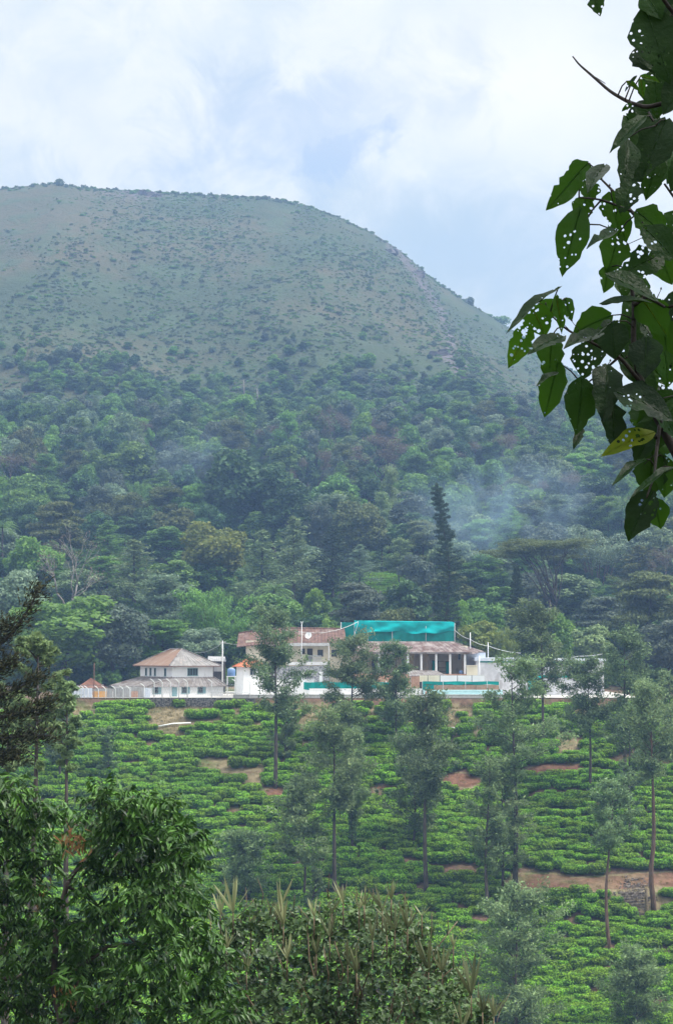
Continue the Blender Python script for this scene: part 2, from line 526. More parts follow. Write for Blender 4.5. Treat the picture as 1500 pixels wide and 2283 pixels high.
def terrain_mat():
    """soil, dry grass and leaf litter; 'tone' attribute: 0 tea soil, 0.33 dry grass, 0.66 red cut, 1 forest floor"""
    m, t = new_mat('soil_and_grass')
    g = nd(t, 'ShaderNodeNewGeometry')
    pos = g.outputs['Position']
    at_ = nd(t, 'ShaderNodeAttribute', attribute_name='tone')
    tone = at_.outputs['Fac']
    n1 = noise(t, pos, 0.9, 8, 0.65)
    n2 = noise(t, pos, 0.16, 5, 0.6)
    n3 = noise(t, pos, 3.5, 4, 0.7)
    soil = mixc(t, ramp(t, n1, 0.35, 0.65), (0.085, 0.055, 0.038), (0.165, 0.105, 0.075))
    soil = mixc(t, ramp(t, n2, 0.48, 0.66), soil, (0.075, 0.090, 0.035))
    dry = mixc(t, ramp(t, n1, 0.3, 0.7), (0.135, 0.110, 0.060), (0.255, 0.205, 0.125))
    dry = mixc(t, ramp(t, n2, 0.5, 0.62), dry, (0.115, 0.130, 0.050))
    red = mixc(t, ramp(t, n1, 0.35, 0.7), (0.105, 0.055, 0.036), (0.215, 0.115, 0.075))
    flo = mixc(t, ramp(t, n2, 0.4, 0.6), (0.018, 0.030, 0.015), (0.040, 0.048, 0.022))
    c = mixc(t, ramp(t, tone, 0.08, 0.28), soil, dry)
    c = mixc(t, ramp(t, tone, 0.40, 0.60), c, red)
    c = mixc(t, ramp(t, tone, 0.74, 0.95), c, flo)
    p = nd(t, 'ShaderNodeBsdfPrincipled')
    p.inputs['Roughness'].default_value = 0.95
    p.inputs['Specular IOR Level'].default_value = 0.1
    t.links.new(c, p.inputs['Base Color'])
    bp = nd(t, 'ShaderNodeBump')
    bp.inputs['Strength'].default_value = 0.9
    bp.inputs['Distance'].default_value = 0.25
    t.links.new(mth(t, 'ADD', n1, mth(t, 'MULTIPLY', n3, 0.4)), bp.inputs['Height'])
    t.links.new(bp.outputs[0], p.inputs['Normal'])
    finish(t, p.outputs[0])
    return m


def hill_mat():
    """grassy hillside; patches of dry grass, green turf and dark scrubby ground"""
    m, t = new_mat('hill_grass')
    g = nd(t, 'ShaderNodeNewGeometry')
    pos = g.outputs['Position']
    mp = nd(t, 'ShaderNodeMapping')
    mp.inputs['Scale'].default_value = (1.0, 0.45, 1.6)
    t.links.new(pos, mp.inputs[0])
    v = mp.outputs[0]
    n1 = noise(t, v, 0.009, 6, 0.6, 0.6)
    n2 = noise(t, v, 0.045, 7, 0.68, 0.3)
    n3 = noise(t, v, 0.28, 6, 0.7)
    c = mixc(t, ramp(t, n1, 0.38, 0.62), (0.088, 0.080, 0.046), (0.046, 0.062, 0.031))
    c = mixc(t, mth(t, 'MULTIPLY', ramp(t, n2, 0.46, 0.62), 0.8), c, (0.060, 0.085, 0.042))
    c = mixc(t, mth(t, 'MULTIPLY', ramp(t, n3, 0.50, 0.66), 0.7), c, (0.048, 0.068, 0.036))
    c = mixc(t, mth(t, 'MULTIPLY', ramp(t, n3, 0.44, 0.30), 0.35), c, (0.105, 0.095, 0.055))
    at_ = nd(t, 'ShaderNodeAttribute', attribute_name='tone')      # 1 where bare rock or earth shows
    rk = mixc(t, ramp(t, n3, 0.35, 0.65), (0.060, 0.052, 0.060), (0.135, 0.115, 0.115))
    c = mixc(t, ramp(t, mth(t, 'ADD', at_.outputs['Fac'], mth(t, 'MULTIPLY', mth(t, 'SUBTRACT', n3, 0.5), 1.6)), 0.45, 0.62), c, rk)
    p = nd(t, 'ShaderNodeBsdfPrincipled')
    p.inputs['Roughness'].default_value = 0.95
    p.inputs['Specular IOR Level'].default_value = 0.08
    t.links.new(c, p.inputs['Base Color'])
    bp = nd(t, 'ShaderNodeBump')
    bp.inputs['Strength'].default_value = 0.8
    bp.inputs['Distance'].default_value = 4.0
    t.links.new(mth(t, 'ADD', n2, mth(t, 'MULTIPLY', n3, 0.35)), bp.inputs['Height'])
    t.links.new(bp.outputs[0], p.inputs['Normal'])
    finish(t, p.outputs[0])
    return m


M['terrain'] = terrain_mat()
M['hill'] = hill_mat()
# ------------------------------------------------------------------ terrain
PY = np.array([-60, 0, 6, 14, 28, 60, 120, 180, 205, 222, 285, 297.2, 299.3, 299.7, 345, 362, 400, 500, 600, 700.])
PZ = np.array([-1.0, -1.7, -2.6, -7, -15, -31, -50, -57, -52, -44.5, -15.2, -9.3, -9.0, -7.62, -7.45, -5.5, 1, 21, 50, 84.])
RU = np.array([-1500, -800, -300, 0, 60, 120, 180, 300, 430, 590, 680, 750, 830, 900, 960, 1030, 1100, 1140, 1250, 1350, 1450, 1500, 1800, 2600])
RV = np.array([640, 500, 425, 404, 397, 391, 402, 409, 418, 424, 442, 467, 505, 551, 606, 656, 697, 724, 800, 868, 930, 955, 985, 1000]) + 3.0


def road_y(x):
    return 251.5 + 0.8 * np.sin(x / 9.0)


def H(x, y):
    x = np.asarray(x, float)
    y = np.asarray(y, float)
    z = np.interp(y, PY, PZ)
    sl = smooth(205, 225, y) * smooth(297, 288, y)
    z = z + sl * (0.9 * fbm(x / 24, y / 18, 3, 3) + 0.22 * fbm(x / 4.0, y / 4.0, 9, 2))
    # track cut into the slope on the right
    rm = smooth(21, 27, x) * smooth(244, 247, y) * smooth(258, 255, y)
    ry = road_y(x)
    base = -31.2 + 0.25 * np.sin(x / 7)
    flat = np.where(y < ry, base + (y - ry) * 0.03, np.minimum(base + (y - ry) * 1.25, z + 3))
    flat = np.where(y < ry - 3.2, base - 0.1 + (y - ry + 3.2) * 0.9, flat)
    cut = np.where(y > ry, np.minimum(np.maximum(flat, z - 1.5), np.maximum(z, flat * 0 - 100)), flat)
    z = z * (1 - rm) + np.where(y > ry + 2.6, z, cut) * rm
    # forest floor
    fl = smooth(355, 420, y) * smooth(700, 660, y)
    z = z + fl * 3.0 * fbm(x / 60, y / 60, 21, 3)
    # hill in bearing / depth
    b = np.where(y > 100, x / np.maximum(y, 100), 0)
    er = (HORIZON - np.interp(750 + b * F, RU, RV)) / F
    t = np.clip((y - 700) / 450.0, 0, 1)
    e0 = 0.12
    S = 1 - (1 - t) ** 1.55
    e = e0 + (np.maximum(er, 0.105) - e0) * S
    zh = y * e
    back = np.maximum(y - 1150, 0)
    zh = zh - back * 0.25 - np.minimum(back * 0.12, 40)
    hf = smooth(0, 0.06, t) * smooth(0.86, 0.5, t)
    u = 750 + b * F
    v = HORIZON - e * F
    # folds running down the face and a rocky spur on the right
    su = np.interp(v, [450, 520, 600, 700, 800, 900], [735, 830, 900, 965, 1015, 1040])
    spur = np.exp(-((u - su) / 70.0) ** 2) * 7.0
    gul = 5.5 * np.sin(u / 105.0 + 1.3 * np.sin(v / 90.0)) + 3.0 * fbm(x / 70, y / 120, 5, 3)
    zh = zh + hf * (spur + gul + 1.2 * fbm(x / 14, y / 14, 8, 3))
    return np.where(y > 700, zh, z)


def ground_hit(u, v, y0=150.0, y1=345.0, step=0.15):
    """first point of the terrain along the bearing of a feature seen at (u, v)"""
    d = ray(u, v)
    ys = np.arange(y0, y1, step)
    xs = d[0] / d[1] * ys
    zs = d[2] / d[1] * ys
    k = np.argmax(H(xs, ys) >= zs)
    return np.array((xs[k], ys[k], float(H(xs[k], ys[k]))))


# bare or grassy patches between the bushes: (u, v, half width, half height, ground tone)
PATCH = [(515, 1706, 82, 17, .36), (560, 1738, 46, 17, .42), (615, 1772, 34, 21, .66), (1025, 1738, 56, 17, .68),
         (1238, 1714, 62, 18, .62), (1425, 2000, 44, 44, .42), (378, 1598, 44, 30, .33), (450, 1572, 46, 9, .3),
         (640, 1574, 70, 10, .33), (705, 1595, 36, 30, .36), (180, 1580, 34, 14, .3), (346, 1664, 16, 16, .3), (855, 1755, 34, 8, .64),
         (1262, 1655, 26, 30, .40), (1395, 1690, 44, 15, .5), (1478, 1692, 30, 22, .42), (1010, 1600, 16, 46, .33),
         (940, 1578, 26, 12, .33), (1130, 1590, 30, 7, .3), (1300, 1588, 36, 8, .3), (1170, 1840, 10, 20, .4), (1058, 1640, 14, 26, .33), (680, 1660, 14, 26, .35)]


def patch_at(u, v):
    """(inside 0..1, tone)"""
    best = np.zeros(np.shape(u))
    tone = np.zeros(np.shape(u))
    for (pu, pv, ru, rv, tn) in PATCH:
        d = np.sqrt(((u - pu) / ru) ** 2 + ((v - pv) / rv) ** 2) + 0.22 * fbm(u / 22, v / 13, 4, 2)
        k = smooth(1.25, 0.8, d)
        tone = np.where(k > best, tn, tone)
        best = np.maximum(best, k)
    return best, tone


def grid_mesh(xs, ys, tonef):
    X, Y = np.meshgrid(xs, ys)
    Z = H(X, Y)
    v = np.stack((X, Y, Z), -1).reshape(-1, 3)
    nx, ny = len(xs), len(ys)
    i = (np.arange(ny - 1)[:, None] * nx + np.arange(nx - 1)[None]).ravel()
    f = np.stack((i, i + 1, i + nx + 1, i + nx), -1)
    mb = MB()
    mb.add(v, f, 0, tonef(v), True)
    return mb


def spread(lo, hi, step, far, growth=1.12):
    c = list(np.arange(lo, hi + 1e-6, step))
    s = step
    a = []
    x = hi
    while x < far:
        s *= growth
        x += s
        a.append(x)
    s = step
    b = []
    x = lo
    while x > -far:
        s *= growth
        x -= s
        b.append(x)
    return np.array(b[::-1] + c + a)


def terrain_tone(v):
    pr = proj(v)
    k, tn = patch_at(pr[:, 0], pr[:, 1])
    tone = k * tn
    tone = np.where(v[:, 1] > 346, smooth(346, 356, v[:, 1]), tone)
    x, y = v[:, 0], v[:, 1]
    ry = road_y(x)
    rd = smooth(21, 27, x) * ((y > ry - 5) & (y < ry + 3.4))
    tone = np.where(rd > 0.4, np.where(y < ry - 0.2, 0.34, 0.56 + 0.1 * fbm(x / 3, y / 2, 2, 2)), tone)
    tone = np.where(y < 200, 0.9, tone)
    top = (y > 291) & (y < 299)
    tone = np.where(top & (tone < 0.25), 0.26, tone)
    return tone


xs = spread(-66, 66, 1.0, 900)
ys = np.concatenate((np.arange(-60, 200, 5.0), np.arange(200, 297, 0.7), [297.2, 298.2, 299.3, 299.7, 300.6], np.arange(303, 346, 3.0), np.arange(346, 700, 6.0), [700.0]))
tag(grid_mesh(xs, ys, terrain_tone).obj('terrain', M['terrain']), kind='structure')


def hill_tone(v):
    pr = proj(v)
    u, vv = pr[:, 0], pr[:, 1]
    su = np.interp(vv, [430, 460, 520, 600, 700, 790, 900], [680, 770, 850, 920, 985, 1010, 1040])
    k = np.exp(-((u - su) / np.interp(vv, [430, 520, 700, 850], [60, 28, 22, 34])) ** 2) * 0.62 * smooth(470, 500, vv + 40)
    k = np.maximum(k, 0.62 * np.exp(-(((u - 310) / 130) ** 2 + ((vv - 432) / 24) ** 2)))
    k = np.maximum(k, 0.72 * np.exp(-(((u - 1000) / 42) ** 2 + ((vv - 790) / 26) ** 2)))
    k = np.maximum(k, 0.75 * np.exp(-(((u - 1030) / 26) ** 2 + ((vv - 860) / 34) ** 2)))
    k = np.maximum(k, 0.5 * np.exp(-(((u - 470) / 60) ** 2 + ((vv - 440) / 10) ** 2)))
    return k


xs = spread(-340, 340, 5.0, 1500)
ys = np.concatenate((np.arange(700, 1170, 5.0), np.arange(1170, 1500, 25.0)))
tag(grid_mesh(xs, ys, hill_tone).obj('hill', M['hill']), kind='structure')
# ------------------------------------------------------------------ plant builders
def sph(rng, n):
    d = rng.normal(size=(n, 3))
    return d / np.linalg.norm(d, axis=1)[:, None]


def lobe_cards(mb, lobes, rng, dens, size, asp=0.6, up=0.35, shell=(0.72, 1.08), tonevar=0.35, mat=0, jit=0.75):
    """leaf cards over the shells of many overlapping lobes (cx,cy,cz,rx,ry,rz)"""
    lb = np.asarray(lobes, float)
    for i, (cx, cy, cz, rx, ry, rz) in enumerate(lb):
        area = 4 * np.pi * ((rx * ry + rx * rz + ry * rz) / 3)
        n = int(area * dens)
        d = sph(rng, n)
        r = rng.uniform(shell[0], shell[1], n)
        r = r * (1 + 0.16 * np.sin(d[:, 0] * 5 + i) * np.sin(d[:, 2] * 6 + 2 * i))
        p = np.array((cx, cy, cz)) + d * np.array((rx, ry, rz)) * r[:, None]
        # drop what lies deep inside another lobe
        keep = np.ones(n, bool)
        for k, q in enumerate(lb):
            if k == i:
                continue
            dd = (((p - q[:3]) / q[3:]) ** 2).sum(1)
            keep &= dd > 0.45
        keep &= ~((d[:, 2] < -0.35) & (rng.random(n) < 0.5))
        p, d = p[keep], d[keep]
        m = len(p)
        nrm = d * 0.8 + np.array((0, 0, up)) + rng.normal(size=(m, 3)) * jit
        base = np.clip(rng.normal(0.5, tonevar * 0.6), 0.05, 0.95)
        tone = np.clip(base + rng.normal(0, 0.2, m), 0, 1)
        s = size * rng.uniform(0.6, 1.35, m)
        mb.cards(p, nrm, s, s * asp, rng, mat, tone)


def limb(mb, rng, p0, p1, r0, r1, wob=0.08, n=5, sides=5, mat=0):
    p0 = np.asarray(p0, float)
    p1 = np.asarray(p1, float)
    t = np.linspace(0, 1, n)
    ln = np.linalg.norm(p1 - p0)
    p = p0 + (p1 - p0) * t[:, None]
    w_ = rng.normal(size=(n, 3)) * wob * ln
    w_[0] = 0
    w_[-1] = 0
    p = p + w_
    mb.tube(p, np.linspace(r0, r1, n), sides, mat)
    return p


PROTO = {}


def proto(kind, tr, cr, tmat, cmat, h, wd):
    PROTO.setdefault(kind, []).append((tr.mesh(kind + '_trunk', tmat) if tr else None, cr.mesh(kind + '_crown', cmat), h, wd))


def round_tree(seed, h=14.0, wd=9.0, nl=20, tall=0.62, dens=16, size=0.55, spreadz=1.0, flat=1.0, lob=0.30):
    rng = np.random.default_rng(seed)
    tr, cr = MB(), MB()
    ch = h * tall
    c0 = h - ch / 2
    lobes = []
    for k in range(nl):
        d = sph(rng, 1)[0]
        rr = rng.uniform(0.35, 0.78) ** 0.8
        r = wd * lob * rng.uniform(0.55, 1.05)
        z = c0 + d[2] * rr * (ch / 2)
        lobes.append((d[0] * rr * wd * 0.5, d[1] * rr * wd * 0.5, min(z, h - r * 0.75), r, r, r * 0.78 * flat))
    lobe_cards(cr, lobes, rng, dens, size)
    top = h * (1 - tall * 0.5)
    limb(tr, rng, (0, 0, -1.0), (rng.normal() * 0.4, rng.normal() * 0.4, top), h * 0.022, h * 0.013, 0.02, 6, 7)
    for q in lobes[:9]:
        limb(tr, rng, (0, 0, top * rng.uniform(0.7, 1.0)), q[:3], h * 0.010, h * 0.003, 0.06, 4, 4)
    return tr, cr, h, wd


def conical_tree(seed, h=20.0, wd=8.5, dens=1.0, lean=0.0):
    """feathery conical tree, open tiers of upswept limbs"""
    rng = np.random.default_rng(seed)
    tr, cr = MB(), MB()
    ax = lambda z: np.array((lean * (z / h) ** 2, 0, z))
    tr.tube([ax(z) for z in np.linspace(-1, h, 9)], np.linspace(h * 0.016, 0.03, 9), 7)
    nz_ = 46
    for k in range(nz_):
        f = (k + rng.random()) / nz_
        z = h * (0.22 + 0.76 * f)
        ln = wd * 0.5 * ((1 - f) ** 0.75 * 0.95 + 0.06) * rng.uniform(0.7, 1.15)
        a = k * 2.4 + rng.normal() * 0.3
        tip = ax(z) + np.array((math.cos(a) * ln, math.sin(a) * ln, ln * rng.uniform(0.15, 0.5)))
        pts = limb(tr, rng, ax(z), tip, 0.05, 0.012, 0.05, 4, 4)
        nn = int(110 * dens * (0.35 + ln / (wd * 0.5)))
        s = rng.random(nn) ** 0.7
        c = ax(z) + (tip - ax(z)) * s[:, None] + rng.normal(size=(nn, 3)) * np.array((0.42, 0.42, 0.30)) * (0.4 + ln * 0.22)
        nrm = rng.normal(size=(nn, 3)) * 0.8 + np.array((0, 0, 0.7))
        sz = rng.uniform(0.35, 0.7, nn)
        cr.cards(c, nrm, sz, sz * 0.35, rng, 0, np.clip(rng.normal(rng.uniform(0.3, 0.7), 0.2, nn), 0, 1), tdir=np.tile(tip - ax(z), (nn, 1)) + rng.normal(size=(nn, 3)) * 0.6)
    return tr, cr, h, wd


def silver_oak(seed, h=18.0, wd=6.0, base=0.35, dens=1.0, taper=0.8, bend=0.0, top_r=0.25, clump=1.0, tmat_r=0.012):
    """straight thin trunk, short upswept limbs carrying loose feathery tufts with gaps between"""
    rng = np.random.default_rng(seed)
    tr, cr = MB(), MB()
    wob = rng.normal(size=2) * 0.18

    def ax(z):
        q = z / h
        return np.array((wob[0] * math.sin(q * 5) + bend * math.exp(-((q - 0.16) / 0.10) ** 2), wob[1] * math.sin(q * 4), z))
    zz = np.linspace(-1.0, h * 0.97, 14)
    tr.tube([ax(z) for z in zz], np.linspace(h * tmat_r, 0.035, 14), 8)
    q6 = max(.55, min(1.3, wd / 6.0)) * clump
    nl = int(44 * dens)
    gapz = rng.uniform(base, .95, 2)
    lob = rng.uniform(0, 6.28, 3)
    for k in range(nl):
        f = (k + rng.random()) / nl
        q = base + (0.985 - base) * f
        if np.min(np.abs(gapz - q)) < .025 and rng.random() < .7:
            continue
        z = h * q
        prof = (1 - f) ** taper * (1 - top_r) + top_r if f > 0.18 else 0.35 + f / 0.18 * 0.55
        a = rng.uniform(0, 6.283)
        ln = wd * 0.5 * prof * rng.uniform(0.40, 1.25) * (1 + .25 * math.sin(2 * a + lob[0]) + .18 * math.sin(9 * f + lob[1]))
        rise = rng.uniform(0.25, 0.85)
        o_ = ax(z)
        tip = o_ + np.array((math.cos(a) * ln, math.sin(a) * ln, ln * rise))
        limb(tr, rng, o_, tip, 0.05, 0.014, 0.06, 4, 4)
        dirn = (tip - o_) / (np.linalg.norm(tip - o_) + 1e-6)
        for j in range(5):
            s_ = 1.0 if j == 0 else rng.uniform(0.35, 0.95)
            p = o_ + (tip - o_) * s_
            dd = dirn * .7 + rng.normal(size=3) * .55 + np.array((0, 0, .2))
            dd /= np.linalg.norm(dd)
            e = p + dd * rng.uniform(.35, .95) * q6
            tr.tube([p, e], [.018, .008], 3)
            nn = 62
            tt = rng.random(nn)
            c = p + (e - p) * tt[:, None] + rng.normal(size=(nn, 3)) * np.array((.22, .22, .13)) * q6
            nrm = rng.normal(size=(nn, 3)) * 0.8 + np.array((0, 0, 0.7))
            sz = rng.uniform(0.24, 0.50, nn) * (.7 + .3 * q6)
            tone = np.clip(rng.normal(rng.uniform(0.05, 0.65), 0.18, nn) + (rng.random(nn) < .08) * .5, 0, 1)
            cr.cards(c, nrm, sz, sz * 0.33, rng, 0, tone, tdir=np.tile(dd, (nn, 1)) + rng.normal(size=(nn, 3)) * .7)
    return tr, cr, h, wd


def umbrella_tree(seed, h=17.0, wd=18.0, dens=1.0):
    rng = np.random.default_rng(seed)
    tr, cr = MB(), MB()
    fork = h * 0.45
    for q in (-0.35, 0.25):
        limb(tr, rng, (q, 0, -1), (q * 2.2, q, fork), 0.42, 0.26, 0.02, 6, 7)
    for k in range(20):
        a = rng.uniform(0, 6.283)
        rr = wd * 0.5 * math.sqrt(rng.uniform(0.05, 1.0))
        tip = np.array((math.cos(a) * rr, math.sin(a) * rr * 0.8, h - 1.2 * (rr / (wd * 0.5)) ** 2 * rng.uniform(1, 3.0) - rng.uniform(0, 0.6)))
        st = np.array((rng.choice((-0.7, 0.5)), 0, fork * rng.uniform(0.8, 1.05)))
        mid = st + (tip - st) * np.array((.5, .5, .62))
        limb(tr, rng, st, mid, 0.17, 0.09, 0.04, 4, 5)
        limb(tr, rng, mid, tip, 0.09, 0.025, 0.05, 4, 4)
        for _ in range(3):
            t2 = tip + rng.normal(size=3) * np.array((1.3, 1.3, 0.25))
            limb(tr, rng, mid + (tip - mid) * 0.4, t2, 0.045, 0.012, 0.06, 4, 3)
            nn = int(420 * dens)
            c = t2 + rng.normal(size=(nn, 3)) * np.array((1.35, 1.35, 0.24))
            sz = rng.uniform(0.25, 0.55, nn)
            cr.cards(c, rng.normal(size=(nn, 3)) * 0.5 + np.array((0, 0, 1.0)), sz, sz * 0.5, rng, 0, np.clip(rng.normal(rng.uniform(0.3, 0.7), 0.2, nn), 0, 1))
    return tr, cr, h, wd


def layered_tree(seed, h=12.0, wd=11.0):
    rng = np.random.default_rng(seed)
    lobes = []
    for k in range(26):
        f = rng.random()
        z = h * (0.30 + 0.64 * f)
        rr = wd * 0.5 * (1 - 0.75 * f ** 1.6) * rng.uniform(0.3, 0.85)
        a = rng.uniform(0, 6.283)
        r = rng.uniform(1.3, 2.3)
        lobes.append((math.cos(a) * rr, math.sin(a) * rr, z, r, r, r * 0.26))
    tr, cr = MB(), MB()
    lobe_cards(cr, lobes, rng, 24, 0.5, 0.5, up=0.8)
    limb(tr, rng, (0, 0, -1), (0.2, 0, h * 0.85), h * 0.022, h * 0.006, 0.02, 6, 6)
    for q in lobes[::2]:
        limb(tr, rng, (0, 0, q[2] - 1.0), q[:3], 0.08, 0.02, 0.05, 4, 4)
    return tr, cr, h, wd


def bare_tree(seed, h=14.0, wd=9.0, leafy=0.0):
    rng = np.random.default_rng(seed)
    tr, cr = MB(), MB()

    def grow(p, d, ln, r, lv):
        q = p + d * ln
        limb(tr, rng, p, q, r, r * 0.62, 0.05, 4, 5 if lv < 2 else 3)
        if lv >= 4:
            nn = 5 + int(leafy * 26)
            c = q + rng.normal(size=(nn, 3)) * 0.5
            sz = rng.uniform(0.15, 0.35, nn)
            cr.cards(c, rng.normal(size=(nn, 3)), sz, sz * 0.5, rng)
            return
        for _ in range(3):
            e = d + rng.normal(size=3) * 0.42 + np.array((0, 0, 0.16))
            e /= np.linalg.norm(e)
            grow(q, e, ln * rng.uniform(0.55, 0.85), r * 0.58, lv + 1)
    grow(np.array((0, 0, -0.5)), np.array((0.05, 0, 1.0)), h * 0.36, h * 0.018, 0)
    return tr, cr, h, wd


def bamboo_clump(seed, h=11.0, wd=10.0):
    rng = np.random.default_rng(seed)
    tr, cr = MB(), MB()
    for k in range(26):
        a = rng.uniform(0, 6.283)
        rr = wd * 0.5 * math.sqrt(rng.random()) * 0.8
        hh = h * rng.uniform(0.55, 1.0)
        x, y = math.cos(a) * rr, math.sin(a) * rr
        t = np.linspace(0, 1, 6)[:, None]
        p = np.concatenate((x * 0.3 + x * t ** 1.6, y * 0.3 + y * t ** 1.6, -0.5 + hh * np.sin(t * 1.45)), 1)
        tr.tube(p, np.linspace(0.06, 0.02, 6), 5)
        for tt in np.linspace(0.45, 1.0, 6):
            c0 = np.array((x * 0.3 + x * tt ** 1.6, y * 0.3 + y * tt ** 1.6, -0.5 + hh * math.sin(tt * 1.45)))
            nn = 70
            d = sph(rng, nn)
            c = c0 + d * np.array((0.85, 0.85, 0.6)) * rng.uniform(0.6, 1.05, nn)[:, None]
            sz = rng.uniform(0.3, 0.55, nn)
            cr.cards(c, d + np.array((0, 0, 0.5)) + rng.normal(size=(nn, 3)) * 0.4, sz, sz * 0.3, rng, 0, np.clip(rng.normal(rng.uniform(0.3, 0.7), 0.2, nn), 0, 1), tdir=d + np.array((0, 0, -0.8)))
    return tr, cr, h, wd


def palm_tree(seed, h=11.0, wd=6.0):
    rng = np.random.default_rng(seed)
    tr, cr = MB(), MB()
    tr.tube([(0.25 * math.sin(z / h * 2), 0, z) for z in np.linspace(-0.5, h * 0.8, 8)], np.linspace(0.19, 0.13, 8), 8)
    top = np.array((0.25 * math.sin(1.6), 0, h * 0.8))
    for k in range(22):
        a = k * 2.4
        el = rng.uniform(-0.35, 1.2)
        ln = wd * 0.5 * rng.uniform(0.9, 1.15)
        s = np.linspace(0, 1, 9)
        rad = ln * s * math.cos(el * 0.7)
        z = ln * (s * math.sin(el) * 0.9 - 0.55 * s ** 2)
        sp = top + np.stack((np.cos(a) * rad, np.sin(a) * rad, z), 1)
        cr.tube(sp, np.linspace(0.035, 0.01, 9), 4, 0, 0.4)
        side = np.array((-math.sin(a), math.cos(a), 0))
        for i in range(1, 9):
            for sg in (-1, 1):
                for e in (0.0, 0.5):
                    b = sp[i] + (sp[i - 1] - sp[i]) * e
                    l = 0.62 * math.sin(0.4 + 2.4 * s[i])
                    t_ = b + side * sg * l * 0.8 + np.array((0, 0, -0.45 * l)) + (sp[i] - sp[i - 1]) * 0.5
                    wv = np.array((math.cos(a), math.sin(a), 0)) * 0.05
                    cr.add([b - wv, b + wv, t_], np.array([(0, 1, 2)]), 0, rng.random())
    return tr, cr, h, wd


def column_pine(seed, h=22.0, wd=4.6, path=None, dens=1.0, taper=None):
    """tall narrow conifer: short drooping bottle-brush branches round a bent trunk"""
    rng = np.random.default_rng(seed)
    tr, cr = MB(), MB()
    zs = np.linspace(0, 1, 14)
    path = path or (lambda q: (0, 0))
    ax = lambda q: np.array((path(q)[0], path(q)[1], q * h))
    tr.tube([ax(q) - (np.array((0, 0, 1.0)) if q == 0 else 0) for q in zs], np.linspace(0.33, 0.05, 14), 8)
    nb = 190
    for k in range(nb):
        q = 0.03 + 0.96 * (k + rng.random()) / nb
        prof = np.interp(q, *(taper or ([0, .1, .5, .85, 1.0], [.9, 1.0, .72, .42, .10])))
        ln = wd * 0.5 * prof * rng.uniform(0.7, 1.15)
        a = k * 2.4 + rng.normal() * 0.3
        tip = ax(q) + np.array((math.cos(a) * ln, math.sin(a) * ln, ln * rng.uniform(-0.05, 0.45)))
        tr.tube([ax(q), tip], [0.04, 0.012], 3)
        nn = int(70 * dens)
        s = rng.random(nn) ** 0.75
        c = ax(q) + (tip - ax(q)) * s[:, None] + rng.normal(size=(nn, 3)) * 0.14
        sz = rng.uniform(0.22, 0.42, nn)
        td = (tip - ax(q))[None] / ln * 0.7 + rng.normal(size=(nn, 3)) * 0.5 + np.array((0, 0, 0.5))
        cr.cards(c, rng.normal(size=(nn, 3)), sz, sz * 0.32, rng, 0, np.clip(rng.normal(0.45, 0.25, nn), 0, 1), tdir=td)
    return tr, cr, h, wd


def low_bush(seed, wd=2.4, h=1.8, dens=30, size=0.28):
    rng = np.random.default_rng(seed)
    cr = MB()
    lobes = [(rng.normal() * wd * 0.2, rng.normal() * wd * 0.2, h * rng.uniform(0.35, 0.6), wd * 0.3, wd * 0.3, h * 0.4) for _ in range(5)]
    lobe_cards(cr, lobes, rng, dens, size)
    return None, cr, h, wd


for k in range(5):
    proto('round', *round_tree(100 + k, 13 + k % 3, 9 + (k % 2) * 1.2, 34 + 3 * k, .80, 14, .62, lob=.215)[:2], M['bark'], M['green'], 13 + k % 3, 9 + (k % 2) * 1.2)
for k in range(3):
    proto('tall', *round_tree(120 + k, 18, 7.5, 40, 0.86, 14, .6, lob=0.20)[:2], M['bark'], M['green'], 18, 7.5)
for k in range(3):
    proto('cone', *conical_tree(140 + k)[:2], M['bark'], M['oak_dark'], 20.0, 8.5)
for k in range(2):
    proto('loose', *silver_oak(150 + k, 16, 6.5, 0.28, 1.0, 0.6, clump=1.5)[:2], M['bark'], M['oak_leaf'], 16, 6.5)
for k in range(2):
    proto('layered', *layered_tree(160 + k)[:2], M['bark'], M['olive'], 12.0, 11.0)
for k in range(2):
    proto('bare', *bare_tree(170 + k, leafy=0.0)[:2], M['bark_pale'], M['brown'], 14.0, 9.0)
proto('dry', *bare_tree(175, leafy=2.2)[:2], M['bark'], M['brown'], 14.0, 9.0)
proto('dry', *bare_tree(176, leafy=2.6)[:2], M['bark'], M['brown'], 14.0, 9.0)
proto('bamboo', *bamboo_clump(180)[:2], M['twig'], M['bright'], 11.0, 10.0)
proto('palm', *palm_tree(185)[:2], M['bark'], M['green'], 11.0, 6.0)
proto('umbrella', *umbrella_tree(190)[:2], M['bark_pale'], M['olive'], 17.0, 18.0)
for k in range(3):
    proto('bush', *low_bush(200 + k)[:2], None, M['bright'], 1.8, 2.4)

_mesh_variant = {}


def recolour(me, mat):
    """same mesh data with another leaf material, cached"""
    key = (me.name, mat.name)
    if key not in _mesh_variant:
        c = me.copy()
        c.materials.clear()
        c.materials.append(mat)
        _mesh_variant[key] = c
    return _mesh_variant[key]


def plant(kind, variant, loc, width, height, label, cat, group=None, leaf=None, bark=None, rz=0.0, name=None, own=None):
    tm, cm, h0, w0 = own or PROTO[kind][variant % len(PROTO[kind])]
    root = empty(name or 'tree', loc, label, cat, group, rz, (width / w0, width / w0, height / h0))
    if tm is not None:
        o = bpy.data.objects.new('trunk', recolour(tm, bark) if bark else tm)
        link(o, root)
    o = bpy.data.objects.new('crown', recolour(cm, leaf) if leaf else cm)
    link(o, root)
    return root
# ------------------------------------------------------------------ buildings on the terrace
TZ = -7.5                                     # terrace level


def part(mb, name, mat, parent):
    return mb.obj(name, mat, parent)


